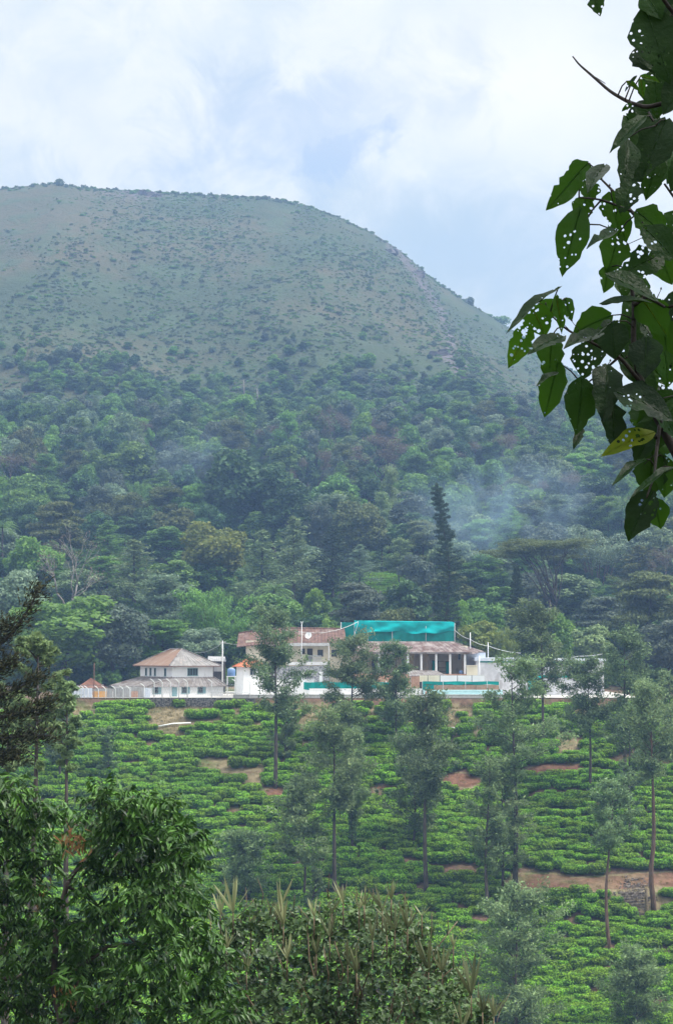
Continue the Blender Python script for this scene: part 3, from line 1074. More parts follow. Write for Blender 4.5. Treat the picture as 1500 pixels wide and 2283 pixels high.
def roof_panel(mb, quad, t=0.09, seams=10, mat=0, along=0, r=0.035, rng=np.random.default_rng(5)):
    """sloping sheet roof with raised seams; quad = eave-left, eave-right, ridge-right, ridge-left"""
    q = np.asarray(quad, float)
    mb.slab(q, t, mat, rng.random())
    for k in range(1, seams):
        s = k / seams
        a = q[0] + (q[1] - q[0]) * s
        b = (q[3] + (q[2] - q[3]) * s) if len(q) == 4 else q[2]
        up = np.array((0, 0, 0.02))
        mb.tube([a + up, b + up], r, 4, mat, rng.random(), sm=False)


def window(parent, c, wx, wz, nrm_y=-1, panes=2, frame=None, glass=None, name='window', ux=(1, 0, 0), uy=(0, 1, 0), shutter=False):
    """framed window set in a wall: c centre on the wall plane, ux along the wall, uy into the wall"""
    ux, uy = np.array(ux, float), np.array(uy, float)
    c = np.array(c, float)
    fm = MB()
    gm = MB()

    def bar(a0, a1, b0, b1, d0, d1, m):
        v = [c + ux * a + uy * d + np.array((0, 0, b)) for b in (b0, b1) for d in (d0, d1) for a in (a0, a1)]
        m.add(v, np.array([(0, 2, 3, 1), (4, 5, 7, 6), (0, 1, 5, 4), (2, 6, 7, 3), (0, 4, 6, 2), (1, 3, 7, 5)]))
    f = 0.07
    hx, hz = wx / 2, wz / 2
    bar(-hx, hx, hz - f, hz, -0.05, 0.0, fm)
    bar(-hx - 0.05, hx + 0.05, -hz - 0.02, -hz + f, -0.09, 0.0, fm)
    bar(-hx, -hx + f, -hz + f, hz - f, -0.05, 0.0, fm)
    bar(hx - f, hx, -hz + f, hz - f, -0.05, 0.0, fm)
    for k in range(1, panes):
        x = -hx + wx * k / panes
        bar(x - 0.03, x + 0.03, -hz + f, hz - f, -0.045, 0.0, fm)
    bar(-hx + f, hx - f, -hz + f, hz - f, -0.02, -0.003, gm)
    w_ = part(fm, name, frame or M['white_paint'], parent)
    part(gm, 'pane', glass or M['glass'], w_)
    if shutter:
        sm = MB()
        bar(hx + 0.02, hx + wx * 0.48, -hz, hz, -0.07, -0.003, sm)
        for k in range(6):
            z = -hz + wz * (k + 0.5) / 6
            bar(hx + 0.06, hx + wx * 0.44, z - 0.03, z + 0.03, -0.085, -0.071, sm)
        part(sm, 'shutter', M['shutter'], w_)
    return w_


# --- yard paving
yb = MB()
yb.add([(-42.5, 300.2, TZ + 0.02), (49, 300.2, TZ + 0.02), (49, 345, TZ + 0.06), (-42.5, 345, TZ + 0.06)], np.array([(0, 1, 2, 3)]))
tag(yb.obj('yard_paving', M['yard']), kind='structure')

# --- two-storey hipped house (local axes: x along the end wall, y into the depth, rotated 30 degrees)
A = R(30)
Y0 = 308.0
near = at(384, 1507, Y0)
hx = np.array((math.cos(A), math.sin(A), 0))
hy = np.array((-math.sin(A), math.cos(A), 0))
house = empty('hipped_house', (near[0], near[1], TZ), 'two storey white house with rust streaked hipped roof and wide grey skirt roof', 'house', rz=A)
Wd, Ld = 7.4, 12.6
zU0 = at(0, 1510, Y0)[2] - TZ                # foot of the upper wall
zU1 = at(0, 1484, Y0)[2] - TZ                # upper eave
zR = at(0, 1447, Y0 + 5)[2] - TZ             # ridge
zL1 = at(0, 1531, Y0 - 3)[2] - TZ            # lower eave
mb = MB()
mb.box(0, Wd, 0, Ld, zL1 - 0.1, zU1 + 0.15)
part(mb, 'upper_wall', M['plaster'], house)
oh = 0.95
mb = MB()
e = [(-oh, -oh, zU1), (Wd + oh, -oh, zU1), (Wd + oh, Ld + oh, zU1), (-oh, Ld + oh, zU1)]
r0, r1 = (Wd / 2, Wd / 2 + 0.4, zR), (Wd / 2, Ld - Wd / 2 - 0.4, zR)
roof_panel(mb, [e[0], e[1], r0], seams=11, mat=1)
roof_panel(mb, [e[3], e[0], r0, r1], seams=15)
roof_panel(mb, [e[1], e[2], r1, r0], seams=15)
roof_panel(mb, [e[2], e[3], r1], seams=11)
rf = part(mb, 'roof', [M['rust'], M['rust_grey']], house)
mb = MB()
for a, b in ((r0, r1), (e[0], r0), (e[1], r0), (e[2], r1), (e[3], r1)):
    mb.tube([np.array(a) + (0, 0, .05), np.array(b) + (0, 0, .05)], 0.09, 6)
part(mb, 'ridge_cap', M['fibre'], rf)
mb = MB()
for a, b in ((e[0], e[1]), (e[3], e[0]), (e[1], e[2])):
    a, b = np.array(a), np.array(b)
    mb.tube([a - (0, 0, .13), b - (0, 0, .13)], 0.06, 5)
part(mb, 'fascia', M['iron'], rf)
# lower storey
lx0, lx1, ly0, ly1 = -5.0, Wd + 2.0, -1.5, Ld + 1.5
mb = MB()
g = 0.55
mb.box(lx0 + g, lx1 - g, ly0 + g, ly1 - g, -0.2, zL1 + 0.12)
part(mb, 'lower_wall', M['plaster'], house)
mb = MB()
o_ = [(lx0, ly0, zL1), (lx1, ly0, zL1), (lx1, ly1, zL1), (lx0, ly1, zL1)]
i_ = [(0 - .02, 0 - .02, zU0), (Wd + .02, 0 - .02, zU0), (Wd + .02, Ld + .02, zU0), (-.02, Ld + .02, zU0)]
roof_panel(mb, [o_[0], o_[1], i_[1], i_[0]], seams=17, r=0.05)
roof_panel(mb, [o_[3], o_[0], i_[0], i_[3]], seams=19, r=0.05)
roof_panel(mb, [o_[1], o_[2], i_[2], i_[1]], seams=17, r=0.05)
for k in (0, 1):
    mb.tube([np.array(o_[k]) + (0, 0, .06), np.array(i_[k]) + (0, 0, .06)], 0.10, 6, 0, 0.4)
part(mb, 'skirt_roof', M['fibre'], house)
zw = (zU0 + zU1) / 2 - 0.15
window(house, (Wd * 0.50, -0.003, zw + 0.05), 1.9, 1.25, panes=4, frame=M['shutter'])
for q in (2.6, 6.6, 8.4, 10.2):
    window(house, (-0.003, q, zw), 0.75, 1.3, panes=1, frame=M['shutter'], ux=(0, -1, 0), uy=(1, 0, 0))
zl = 1.15
for q in (1.1, 6.2, 9.1):
    window(house, (lx0 + g + q, ly0 + g - 0.003, zl), 1.0, 1.35, panes=1, frame=M['shutter'], shutter=True)
mb = MB()
mb.box(lx0 + g + 4.0, lx0 + g + 4.9, ly0 + g - 0.06, ly0 + g - 0.003, 0.05, 2.05)
mb.box(lx0 + g + 4.1, lx0 + g + 4.8, ly0 + g - 0.085, ly0 + g - 0.061, 0.25, 1.85)
part(mb, 'door', M['shutter'], house)

# --- low hut with rusty roof, left of the house
c = at(205, 1550, 318)
hut = empty('garden_hut', (c[0], c[1], TZ), 'small low hut with rusty orange hipped roof behind the sheet fence', 'hut')
mb = MB()
mb.box(-1.8, 1.8, -1.6, 1.6, -0.2, 1.75)
part(mb, 'wall', M['fibre'], hut)
zr = at(0, 1512, 318)[2] - TZ
mb = MB()
ze = at(0, 1533, 318)[2] - TZ
e = [(-2.3, -2.1, ze), (2.3, -2.1, ze), (2.3, 2.1, ze), (-2.3, 2.1, ze)]
for a, b in ((0, 1), (1, 2), (2, 3), (3, 0)):
    roof_panel(mb, [e[a], e[b], (-0.15, 0, zr)], seams=6)
part(mb, 'roof', M['hut_roof'], hut)
mb = MB()
mb.box(-0.5, 0.5, -1.66, -1.603, 0, 1.5)
part(mb, 'door', M['dark_wood'], hut)

# --- gatehouse with orange tiles
Yg = 307.0
c = at(566, 1553, Yg)
gh = empty('gatehouse', (c[0], c[1], TZ), 'narrow white gatehouse with orange tiled roof and one twin window', 'gatehouse', rz=R(22))
zt = at(0, 1484, Yg)[2] - TZ
zr = at(0, 1465, Yg)[2] - TZ
mb = MB()
mb.box(-1.75, 1.75, 0, 3.6, -0.2, zt)
part(mb, 'wall', M['plaster'], gh)
mb = MB()
mb.add([(-2.1, -0.35, -0.2), (-1.75, -0.0, 2.6), (-1.75, 0.9, 2.6), (-2.1, 0.9, -0.2), (-1.753, -0.35, -0.2), (-1.753, 0.9, -0.2)], [np.array([(0, 1, 2, 3)]), np.array([(0, 4, 1)])])
part(mb, 'buttress', M['plaster'], gh)
mb = MB()
e = [(-2.3, -0.6, zt - 0.12), (2.3, -0.6, zt - 0.12), (2.3, 4.2, zt - 0.12), (-2.3, 4.2, zt - 0.12)]
for a, b in ((0, 1), (1, 2), (2, 3), (3, 0)):
    roof_panel(mb, [e[a], e[b], (0, 1.8, zr)], seams=9, r=0.06)
part(mb, 'roof', M['tile_orange'], gh)
window(gh, (-0.15, -0.003, zt - 1.0), 1.1, 1.15, panes=2, frame=M['concrete'])

# --- main bungalow on the upper level
Yb = 326.0


def bxp(u0, u1, v0, v1, Y, depth):
    """box extents of something whose front face is seen from (u0, v0) to (u1, v1) at depth Y"""
    a, b = at(u0, v1, Y), at(u1, v0, Y)
    return a[0], b[0], Y, Y + depth, a[2], b[2]


bung = empty('bungalow', (at(650, 0, Yb)[0], Yb, TZ), 'long cream bungalow with weathered brown tile roof and a railed porch', 'bungalow')
ox, oy, oz = bung.location


def loc_box(mb, u0, u1, v0, v1, Y, d, o, mat=0):
    x0, x1, y0, y1, z0, z1 = bxp(u0, u1, v0, v1, Y, d)
    return mb.box(x0 - o[0], x1 - o[0], y0 - o[1], y1 - o[1], z0 - o[2], z1 - o[2], mat)


O = (ox, oy, oz)
mb = MB()
loc_box(mb, 548, 766, 1428, 1560, Yb, 8.0, O)
part(mb, 'wall', M['cream'], bung)
mb = MB()
a0, a1 = at(600, 1433, Yb - 1.2) - O, at(772, 1433, Yb - 1.2) - O
b0, b1 = at(606, 1400, Yb + 4) - O, at(768, 1402, Yb + 4) - O
roof_panel(mb, [a0, a1, b1, b0], 0.12, 22, r=0.05)
c0, c1 = at(600, 1433, Yb + 9.2) - O, at(772, 1433, Yb + 9.2) - O
c0[2], c1[2] = a0[2], a1[2]
roof_panel(mb, [c1, c0, b0, b1], 0.12, 22, r=0.05)
d0 = at(528, 1442, Yb - 1.0) - O
d1 = at(532, 1412, Yb + 4) - O
roof_panel(mb, [d0, a0 + np.array((0, 0, -.08)), b0 + np.array((0, 0, -.08)), d1], 0.12, 9, r=0.05)
mb.tube([d1 + (0, 0, .05), b0 + (0, 0, .05), b1 + (0, 0, .05)], 0.12, 6)
part(mb, 'roof', M['tile_brown'], bung)
mb = MB()
loc_box(mb, 636, 735, 1433.5, 1440, Yb - 2.4, 2.39, O)
part(mb, 'porch_slab', M['concrete'], bung)
mb = MB()
loc_box(mb, 640, 732, 1476, 1483, Yb - 2.6, 2.59, O)
part(mb, 'porch_floor', M['plaster'], bung)
mb = MB()
for u in np.linspace(684, 716, 14):
    loc_box(mb, u - .5, u + .5, 1463, 1476, Yb - 2.3, 0.06, O)
loc_box(mb, 683, 717, 1461.5, 1463.2, Yb - 2.32, 0.1, O)
part(mb, 'railing', M['grey_iron'], bung)
mb = MB()
loc_box(mb, 684.5, 697, 1446, 1476, Yb - 0.06, 0.057, O)
part(mb, 'door', M['dark_wood'], bung)
for (u, v, wx, wz) in ((714, 1456, 0.95, 1.15), (676, 1452, 0.6, 0.9), (745, 1456, 0.95, 1.15), (600, 1458, 1.0, 1.2)):
    p = at(u, v, Yb) - O
    window(bung, (p[0], p[1] - 0.003, p[2]), wx, wz, panes=2, frame=M['dark_wood'])
for u in (640, 672, 733):
    mb = MB()
    loc_box(mb, u - 1, u + 1, 1440, 1476, Yb - 2.35, 0.16, O)
    part(mb, 'porch_post', M['plaster'], bung)

# --- satellite dish on the roof edge
p = at(688, 1424, Yb - 1.0)
dish = empty('satellite_dish', p, 'white satellite dish at the lower edge of the brown tile roof', 'satellite dish', rz=R(-30))
mb = MB()
n = 14
for k, rr in enumerate((0.02, 0.28, 0.52)):
    pass
ring = [(rr * math.cos(a), -0.35 * rr * rr - 0.0, rr * math.sin(a)) for rr in (0.08, 0.34, 0.60) for a in np.linspace(0, 6.283, n, endpoint=False)]
fc = [(i * n + k, i * n + (k + 1) % n, (i + 1) * n + (k + 1) % n, (i + 1) * n + k) for i in (0, 1) for k in range(n)]
rot = Matrix.Rotation(R(28), 3, 'Y') @ Matrix.Rotation(R(-25), 3, 'X')
rv = np.array([tuple(rot @ Vector(q)) for q in ring]) + np.array((0, 0, 0.55))
mb.add(rv, [np.array(fc), np.array([list(range(n))])], 0, 0.5, True)
part(mb, 'reflector', M['white_paint'], dish)
mb = MB()
mb.tube([(0, 0.05, -0.35), (0, 0.05, 0.5)], 0.04, 6)
mb.tube([(0, 0, 0.3), (0.25, -0.45, 0.75)], 0.02, 5)
part(mb, 'bracket', M['grey_iron'], dish)


def simple_wall(name, label, cat, u0, u1, v0, v1, Y, d, mat, cap=None, foot=0.0, group=None):
    x0, x1, y0, y1, z0, z1 = bxp(u0, u1, v0, v1, Y, d)
    root = empty(name, ((x0 + x1) / 2, Y, z0 - foot), label, cat, group)
    mb_ = MB()
    hw = (x1 - x0) / 2
    n_ = max(2, int(hw))
    mb_.box(-hw, hw, 0, d, 0, z1 - z0 + foot)
    part(mb_, 'wall', mat, root)
    if cap:
        mb_ = MB()
        mb_.box(-hw - .06, hw + .06, -0.06, d + .06, z1 - z0 + foot + 0.002, z1 - z0 + foot + 0.13)
        part(mb_, 'coping', cap, root)
    return root


# --- walls of the yard
simple_wall('rubble_wall', 'grey rubble stone wall below the bungalow porch', 'wall', 583, 735, 1485, 1530, 318, 0.6, M['stone_grey'], foot=3.0)
r_ = simple_wall('compound_wall', 'plain white compound wall right of the gatehouse under the rubble wall', 'wall', 589, 700, 1517, 1556, 312, 0.3, M['plaster'], M['plaster'])
for u in (676, 715):
    x0, x1, y0, y1, z0, z1 = bxp(u - 3, u + 3, 1500, 1556, 311.4, 0.4)
    o_ = empty('gate_pillar', ((x0 + x1) / 2, y0, z0), 'square white pillar %s' % ('at the left end of the dark teal screen' if u < 700 else 'rising above the dark teal screen'), 'pillar', 'white pillars by the teal screen')
    mb = MB()
    mb.bbox(-0.24, 0.24, 0, 0.48, 0, z1 - z0, 0.03)
    part(mb, 'shaft', M['plaster'], o_)
    mb = MB()
    mb.bbox(-0.3, 0.3, -0.06, 0.54, z1 - z0 + .002, z1 - z0 + 0.12, 0.03)
    part(mb, 'cap', M['plaster'], o_)
# dark teal screen hung on posts
scr = empty('netting_screen', (at(755, 0, 310)[0], 310, TZ), 'low dark teal netting screen along the white yard wall', 'screen')
Os = np.array(scr.location)
mb = MB()
us = np.linspace(677, 905, 60)
vt = 1520.5 + 0.8 * np.sin(us / 9)
vb = 1537 + 1.3 * np.sin(us / 6.0)
pt = np.array([at(u, v, 310 + 0.10 * math.sin(u / 3.0)) for u, v in zip(us, vt)]) - Os
pb = np.array([at(u, v, 310 + 0.16 * math.sin(u / 3.5 + 1)) for u, v in zip(us, vb)]) - Os
k = np.arange(59)
mb.add(np.vstack((pt, pb)), np.stack((k, k + 1, k + 61, k + 60), -1), 0, 0.5, True)
part(mb, 'netting', M['teal_dark'], scr)
for u in (677, 685, 740, 800, 860, 904):
    mb = MB()
    q = at(u, 1519, 310.25) - Os
    mb.tube([(q[0], 0.25, -0.1), (q[0], 0.25, q[2])], 0.05, 6)
    part(mb, 'post', M['white_paint'], scr)
simple_wall('yard_wall', 'white lower yard wall beneath the dark teal screen', 'wall', 690, 940, 1537, 1556, 309.2, 0.25, M['plaster'], M['plaster'])
simple_wall('parapet_wall', 'long low whitish parapet along the terrace edge', 'wall', 520, 1185, 1550, 1559, 300.4, 0.3, M['concrete'], M['concrete'])
simple_wall('stone_retaining_wall', 'dark rough stone retaining wall under the chain link fence', 'wall', 322, 570, 1557, 1568, 298.9, 0.6, M['stone'], foot=0.6)

# --- teal shade net enclosure
Yn = 330.0
net = empty('shade_net_enclosure', (at(886, 0, Yn)[0], Yn, TZ), 'large teal shade net enclosure standing above the brown veranda roof', 'shade net')
On = np.array(net.location)


def cloth(u0, u1, vf0, vf1, Y, nu, nv, fold, rng, sag=0.0):
    """hanging netting: vf0 / vf1 give top and bottom edges"""
    vv = []
    for j in range(nv + 1):
        for i in range(nu + 1):
            s, t_ = i / nu, j / nv
            u = u0 + (u1 - u0) * s
            v = vf0(u) * (1 - t_) + vf1(u) * t_
            y = Y + fold * (math.sin(u / 7.0 + 0.4 * math.sin(j)) * 0.6 + math.sin(u / 17.0 + j * .5) * 0.8) * (0.25 + t_)
            vv.append(at(u, v, y))
    i = (np.arange(nv)[:, None] * (nu + 1) + np.arange(nu)[None]).ravel()
    return np.array(vv), np.stack((i, i + 1, i + nu + 2, i + nu + 1), -1)


rng = np.random.default_rng(11)
mb = MB()
v_, f_ = cloth(760, 1013, lambda u: 1386.5 + 2.2 * (u - 760) / 253 + 1.0 * math.sin(u / 15), lambda u: 1431, Yn, 90, 6, 0.09, rng)
mb.add(v_ - On, f_, 0, 0.5, True)
for u, d in ((760, 0), (1013, 0)):
    a, b = at(u, 1387 if u < 800 else 1389, Yn) - On, at(u, 1431, Yn) - On
    mb.add([a, b, b + (0, 7.5, 0), a + (0, 7.5, 0)], np.array([(0, 1, 2, 3)]))
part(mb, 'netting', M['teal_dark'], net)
mb = MB()
v_, f_ = cloth(790, 1012.5, lambda u: 1384.5 + 2.6 * (u - 790) / 222 - 1.5 * math.exp(-((u - 803) / 14) ** 2), lambda u: 1410 + 2.5 * math.sin(u / 24) + 1.6 * math.sin(u / 9.0), Yn - 0.25, 100, 10, 0.20, rng)
mb.add(v_ - On, f_, 0, 0.5, True)
a, b = at(790, 1385, Yn - .2) - On, at(1012.5, 1388, Yn - .2) - On
mb.add([a, b, b + (0, 7.5, 0.25), a + (0, 7.5, 0.25)], np.array([(0, 1, 2, 3)]))
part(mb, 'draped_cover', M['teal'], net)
for u in (760, 790, 820, 874, 949, 1013):
    mb = MB()
    a, b = at(u, 1433, Yn - .12) - On, at(u, 1387 if u < 800 else 1389, Yn - .12) - On
    mb.tube([a - (0, 0, 2.2), b], 0.075, 6)
    part(mb, 'post', M['grey_iron'], net)

# --- open veranda shed
Yv = 319.0
ver = empty('veranda_shed', (at(930, 0, Yv)[0], Yv, TZ), 'open cream veranda with brown sheet roof on white posts', 'veranda')
Ov = np.array(ver.location)
mb = MB()
a0, a1 = at(762, 1452, Yv - 1.2) - Ov, at(1052, 1457, Yv - 1.2) - Ov
b0, b1 = at(770, 1430, Yv + 9) - Ov, at(1008, 1430, Yv + 9) - Ov
roof_panel(mb, [a0, a1, b1, b0], 0.13, 26, r=0.05)
c1 = at(1078, 1452, Yv + 8.5) - Ov
roof_panel(mb, [a1, c1, b1], 0.13, 6, r=0.05)
part(mb, 'roof', M['veranda_roof'], ver)
mb = MB()
mb.box(a0[0], a1[0], -1.25, -1.17, a0[2] - 0.42, a0[2] - 0.14)
part(mb, 'eave_beam', M['fibre'], ver)
mb = MB()
loc_box(mb, 765, 1042, 1440, 1520, Yv + 5.5, 0.3, Ov)
part(mb, 'back_wall', M['cream'], ver)
mb = MB()
loc_box(mb, 765, 1120, 1503, 1556, Yv - 1.5, 7.0, Ov)
part(mb, 'floor_slab', M['pink_brick'], ver)
for u in (845, 909, 939, 972, 1003, 1036):
    mb = MB()
    x0, x1, y0, y1, z0, z1 = bxp(u - 2.2, u + 2.2, 1458, 1503, Yv - 1.0, 0.35)
    mb.bbox(x0 - Ov[0], x1 - Ov[0], y0 - Ov[1], y1 - Ov[1], z0 - Ov[2] + .003, z1 - Ov[2] + 0.15, 0.03)
    part(mb, 'post', M['white_paint'], ver)
for u0, u1 in ((911, 923), (942, 956), (1029, 1034)):
    mb = MB()
    loc_box(mb, u0, u1, 1456, 1503, Yv + 2.5, 0.25, Ov)
    part(mb, 'partition', surf_mat('tan_plaster', (0.34, 0.28, 0.20), (0.42, 0.35, 0.26), 1, 0.85) if u0 == 911 else bpy.data.materials['tan_plaster'], ver)
for (u, v, wx, wz) in ((1023.5, 1464, 0.45, 1.1), (898, 1472, 0.6, 1.3), (876, 1462, 0.9, 0.9)):
    p = at(u, v, Yv + 5.5) - Ov
    window(ver, (p[0], p[1] - .003, p[2]), wx, wz, panes=1, frame=M['white_paint'])
mb = MB()
loc_box(mb, 828, 838, 1470, 1503, Yv + 4.6, 0.8, Ov)
part(mb, 'dark_cupboard', M['dark_wood'], ver)
# things under the veranda roof
for (u0, u1, v0, nm, lb, mt) in ((993.5, 1001.5, 1474, 'tall_cabinet', 'dark green cabinet standing between the veranda posts', 'teal_dark'), (963, 969, 1472, 'green_board', 'narrow dark green board leaning under the veranda roof', 'teal_dark')):
    x0, x1, y0, y1, z0, z1 = bxp(u0, u1, v0, 1502.5, Yv + 2.0, 0.5)
    o_ = empty(nm, ((x0 + x1) / 2, y0, z0), lb, 'cabinet')
    mb = MB()
    hw = (x1 - x0) / 2
    mb.bbox(-hw, hw, 0, .5, 0, z1 - z0, 0.03)
    part(mb, 'body', surf_mat('dark_green_paint', (0.006, 0.045, 0.035), (0.010, 0.06, 0.048), 2, 0.5) if nm == 'tall_cabinet' else bpy.data.materials['dark_green_paint'], o_)
    mb = MB()
    mb.box(-hw * .8, hw * .8, -0.03, -0.003, 0.15, z1 - z0 - .15)
    part(mb, 'door', M['teal_dark'], o_)
x0, x1, y0, y1, z0, z1 = bxp(976, 994, 1474, 1502.5, Yv + 2.6, 0.7)
tb = empty('metal_rack', ((x0 + x1) / 2, y0, z0), 'open dark metal rack beside the green cabinet under the veranda', 'rack')
hw = (x1 - x0) / 2
for zz in (0.35, 1.0, z1 - z0 - 0.05):
    mb = MB()
    mb.box(-hw, hw, 0, .6, zz, zz + .06)
    part(mb, 'shelf', M['dark_wood'], tb)
pass
for sx in (-1, 1):
    mb = MB()
    mb.box(sx * hw - .04, sx * hw + .04, -.03, -.002, 0, z1 - z0)
    mb.box(sx * hw - .04, sx * hw + .04, .602, .63, 0, z1 - z0)
    part(mb, 'upright', M['dark_wood'], tb)
p = at(1027, 1502.5, Yv - 0.5)
ch = empty('blue_drum', p, 'small blue plastic drum on the veranda edge', 'drum')
mb = MB()
mb.tube([(0, 0, 0), (0, 0, .1), (0, 0, .45), (0, 0, .55)], [.28, .32, .32, .26], 14)
part(mb, 'barrel', M['blue_plastic'], ch)
mb = MB()
mb.tube([(0, 0, .552), (0, 0, .6)], [.2, .18], 12)
part(mb, 'lid', M['blue_plastic'], ch)

# --- lean-to roof in front of the veranda
lt = empty('lean_to', (at(955, 0, 313)[0], 313, TZ), 'low grey lean-to roof below the veranda posts', 'lean-to')
Ol = np.array(lt.location)
mb = MB()
roof_panel(mb, [at(912, 1507, 311.5) - Ol, at(998, 1507, 311.5) - Ol, at(972, 1495, 315.5) - Ol, at(905, 1494, 315.5) - Ol], .08, 12)
part(mb, 'roof', M['fibre'], lt)
for u in (915, 955, 994):
    mb = MB()
    q = at(u, 1507, 311.7) - Ol
    mb.box(q[0] - .06, q[0] + .06, q[1] - .06, q[1] + .06, 0, q[2] - .1)
    part(mb, 'post', M['grey_iron'], lt)
# panelled cream wall, teal banner, salmon band, turquoise pool rim
cw = empty('panel_wall', (at(1015, 0, 309)[0], 309, TZ), 'cream panelled wall below the veranda with dark joints', 'wall')
Oc = np.array(cw.location)
for k, (u0, u1) in enumerate(((935, 952.5), (954, 979.5), (981, 1018.5), (1020, 1050.5), (1052, 1079))):
    mb = MB()
    loc_box(mb, u0, u1, 1506, 1520, 309, .2, Oc)
    part(mb, 'panel', M['plaster'] if k > 1 else M['cream'], cw)
mb = MB()
loc_box(mb, 935, 1079, 1505.6, 1556, 309.22, .15, Oc)
part(mb, 'backing', M['dark_wood'], cw)
bn = empty('teal_fence', (at(1020, 0, 307.5)[0], 307.5, TZ), 'teal netting fence on thin posts beside the turquoise pool', 'fence')
Ob = np.array(bn.location)
mb = MB()
v_, f_ = cloth(941, 1112, lambda u: 1519.3 + .5 * math.sin(u / 11), lambda u: 1526.5 + .8 * math.sin(u / 7), 307.5, 60, 3, .08, rng)
mb.add(v_ - Ob, f_, 0, .5, True)
v_, f_ = cloth(941, 967, lambda u: 1527, lambda u: 1539, 307.7, 10, 3, .08, rng)
mb.add(v_ - Ob, f_, 1, .5, True)
mb.obj('netting', [M['teal_dark'], M['teal_dark']], bn)
for u in (941, 987, 1037, 1085, 1112):
    mb = MB()
    q = at(u, 1517, 307.3) - Ob
    mb.tube([(q[0], -.2, 0), (q[0], -.2, q[2])], .04, 6)
    part(mb, 'post', M['grey_iron'], bn)
bw = empty('brick_wall', (at(1030, 0, 308)[0], 308.2, TZ), 'salmon brick wall behind the turquoise pool', 'wall')
Ob = np.array(bw.location)
for u0, u1 in ((967, 1060), (1061, 1112)):
    mb = MB()
    loc_box(mb, u0, u1, 1527.5 if u0 < 1000 else 1526.5, 1538, 308.2 if u0 < 1000 else 308.0, .3, Ob)
    part(mb, 'wall', M['pink_brick'], bw)
mb = MB()
loc_box(mb, 967, 1112, 1538.2, 1556, 308.6, .3, Ob)
part(mb, 'footing', M['concrete'], bw)
pool = empty('swimming_pool', (at(1030, 0, 303.5)[0], 303.5, TZ), 'raised pale turquoise pool behind the parapet', 'pool')
Op = np.array(pool.location)
mb = MB()
loc_box(mb, 945, 1120, 1539, 1548, 303.5, 3.6, Op)
part(mb, 'basin', M['pool_tile'], pool)
mb = MB()
loc_box(mb, 940, 1124, 1548.3, 1553.5, 303.1, .39, Op)
part(mb, 'rim', M['white_paint'], pool)
for (u, nm, lb, mt, hh) in ((949, 'traffic_cone', 'small red cone on the parapet left of the pool', 'red', .62), (973, 'marker_cone', 'small white cone beside the red cone by the pool', 'white_paint', .75)):
    q = at(u, 1549.3, 300.55)
    o_ = empty(nm, q, lb, 'cone')
    mb = MB()
    mb.tube([(0, 0, .04), (0, 0, hh)], [.17, .04], 12)
    part(mb, 'cone', M[mt], o_)
    mb = MB()
    mb.bbox(-.22, .22, -.22, .22, 0, .038, .02)
    part(mb, 'base', M[mt], o_)

# --- long white shed on the right
Ys = 317.0
sh = empty('storage_shed', (at(1200, 0, Ys)[0], Ys, TZ), 'long whitish shed with teal bands and a teal netted opening', 'shed')
Oh = np.array(sh.location)
mb = MB()
loc_box(mb, 1062, 1345, 1474, 1556, Ys, 9, Oh)
part(mb, 'wall', M['shed_wall'], sh)
mb = MB()
loc_box(mb, 1058, 1162, 1466.5, 1473.8, Ys - .3, 9.6, Oh)
loc_box(mb, 1164, 1350, 1469, 1473.8, Ys - .3, 9.6, Oh)
part(mb, 'roof', M['pale_sheet'], sh)
for (u0, u1, v0, v1) in ((1068, 1170, 1474.2, 1477), (1172, 1333, 1475, 1479.5), (1182, 1333, 1505, 1510.5)):
    mb = MB()
    loc_box(mb, u0, u1, v0, v1, Ys - .12, .115, Oh)
    part(mb, 'trim_band', M['teal_dark'], sh)
mb = MB()
v_, f_ = cloth(1177, 1207, lambda u: 1506.5, lambda u: 1537, Ys - .3, 16, 8, .05, rng)
mb.add(v_ - Oh, f_, 0, .5, True)
part(mb, 'netted_opening', M['teal'], sh)
mb = MB()
v_, f_ = cloth(1318, 1333, lambda u: 1503, lambda u: 1513, Ys - .3, 8, 4, .05, rng)
mb.add(v_ - Oh, f_, 0, .5, True)
part(mb, 'net_flap', M['teal_dark'], sh)
for u in (1068, 1172):
    mb = MB()
    q = at(u, 1462 if u < 1100 else 1470, Ys - .6) - Oh
    mb.tube([(q[0], q[1], 0), (q[0], q[1], q[2])], .07, 6)
    part(mb, 'post', M['white_paint'], sh)
simple_wall('annex', 'pale blue annex wall at the right end of the veranda roof', 'annex', 1040, 1082, 1455, 1530, 323, 3.0, M['pale_sheet'], M['fibre'], foot=2.0)
simple_wall('side_wall', 'low cream wall between veranda and long shed', 'wall', 1040, 1064, 1485, 1556, 314.5, .3, M['cream'], M['cream'])

# --- dark shed, water tank, poles behind the house
sd = empty('dark_shed', (at(487, 0, 328)[0], 328, TZ), 'small dark shed with flat grey roof just behind the hipped house', 'shed')
Od = np.array(sd.location)
mb = MB()
loc_box(mb, 470, 500, 1474, 1556, 328, 4, Od)
part(mb, 'wall', M['dark_wood'], sd)
mb = MB()
roof_panel(mb, [at(464, 1473, 327.2) - Od, at(504, 1474, 327.2) - Od, at(502, 1464, 333) - Od, at(464, 1463, 333) - Od], .1, 8)
part(mb, 'roof', M['grey_sheet'], sd)
mb = MB()
loc_box(mb, 477, 495, 1480, 1497, 327.9, .09, Od)
part(mb, 'shutter', M['grey_sheet'], sd)
tk = empty('water_tank', at(516, 1512, 313), 'blue and white water tank on a stand left of the gatehouse', 'water tank')
mb = MB()
mb.tube([(0, 0, .35), (0, 0, .42), (0, 0, 1.45), (0, 0, 1.62)], [.62, .68, .68, .42], 18)
part(mb, 'barrel', M['blue_plastic'], tk)
mb = MB()
mb.tube([(0, 0, 1.62), (0, 0, 1.72)], [.38, .3], 14)
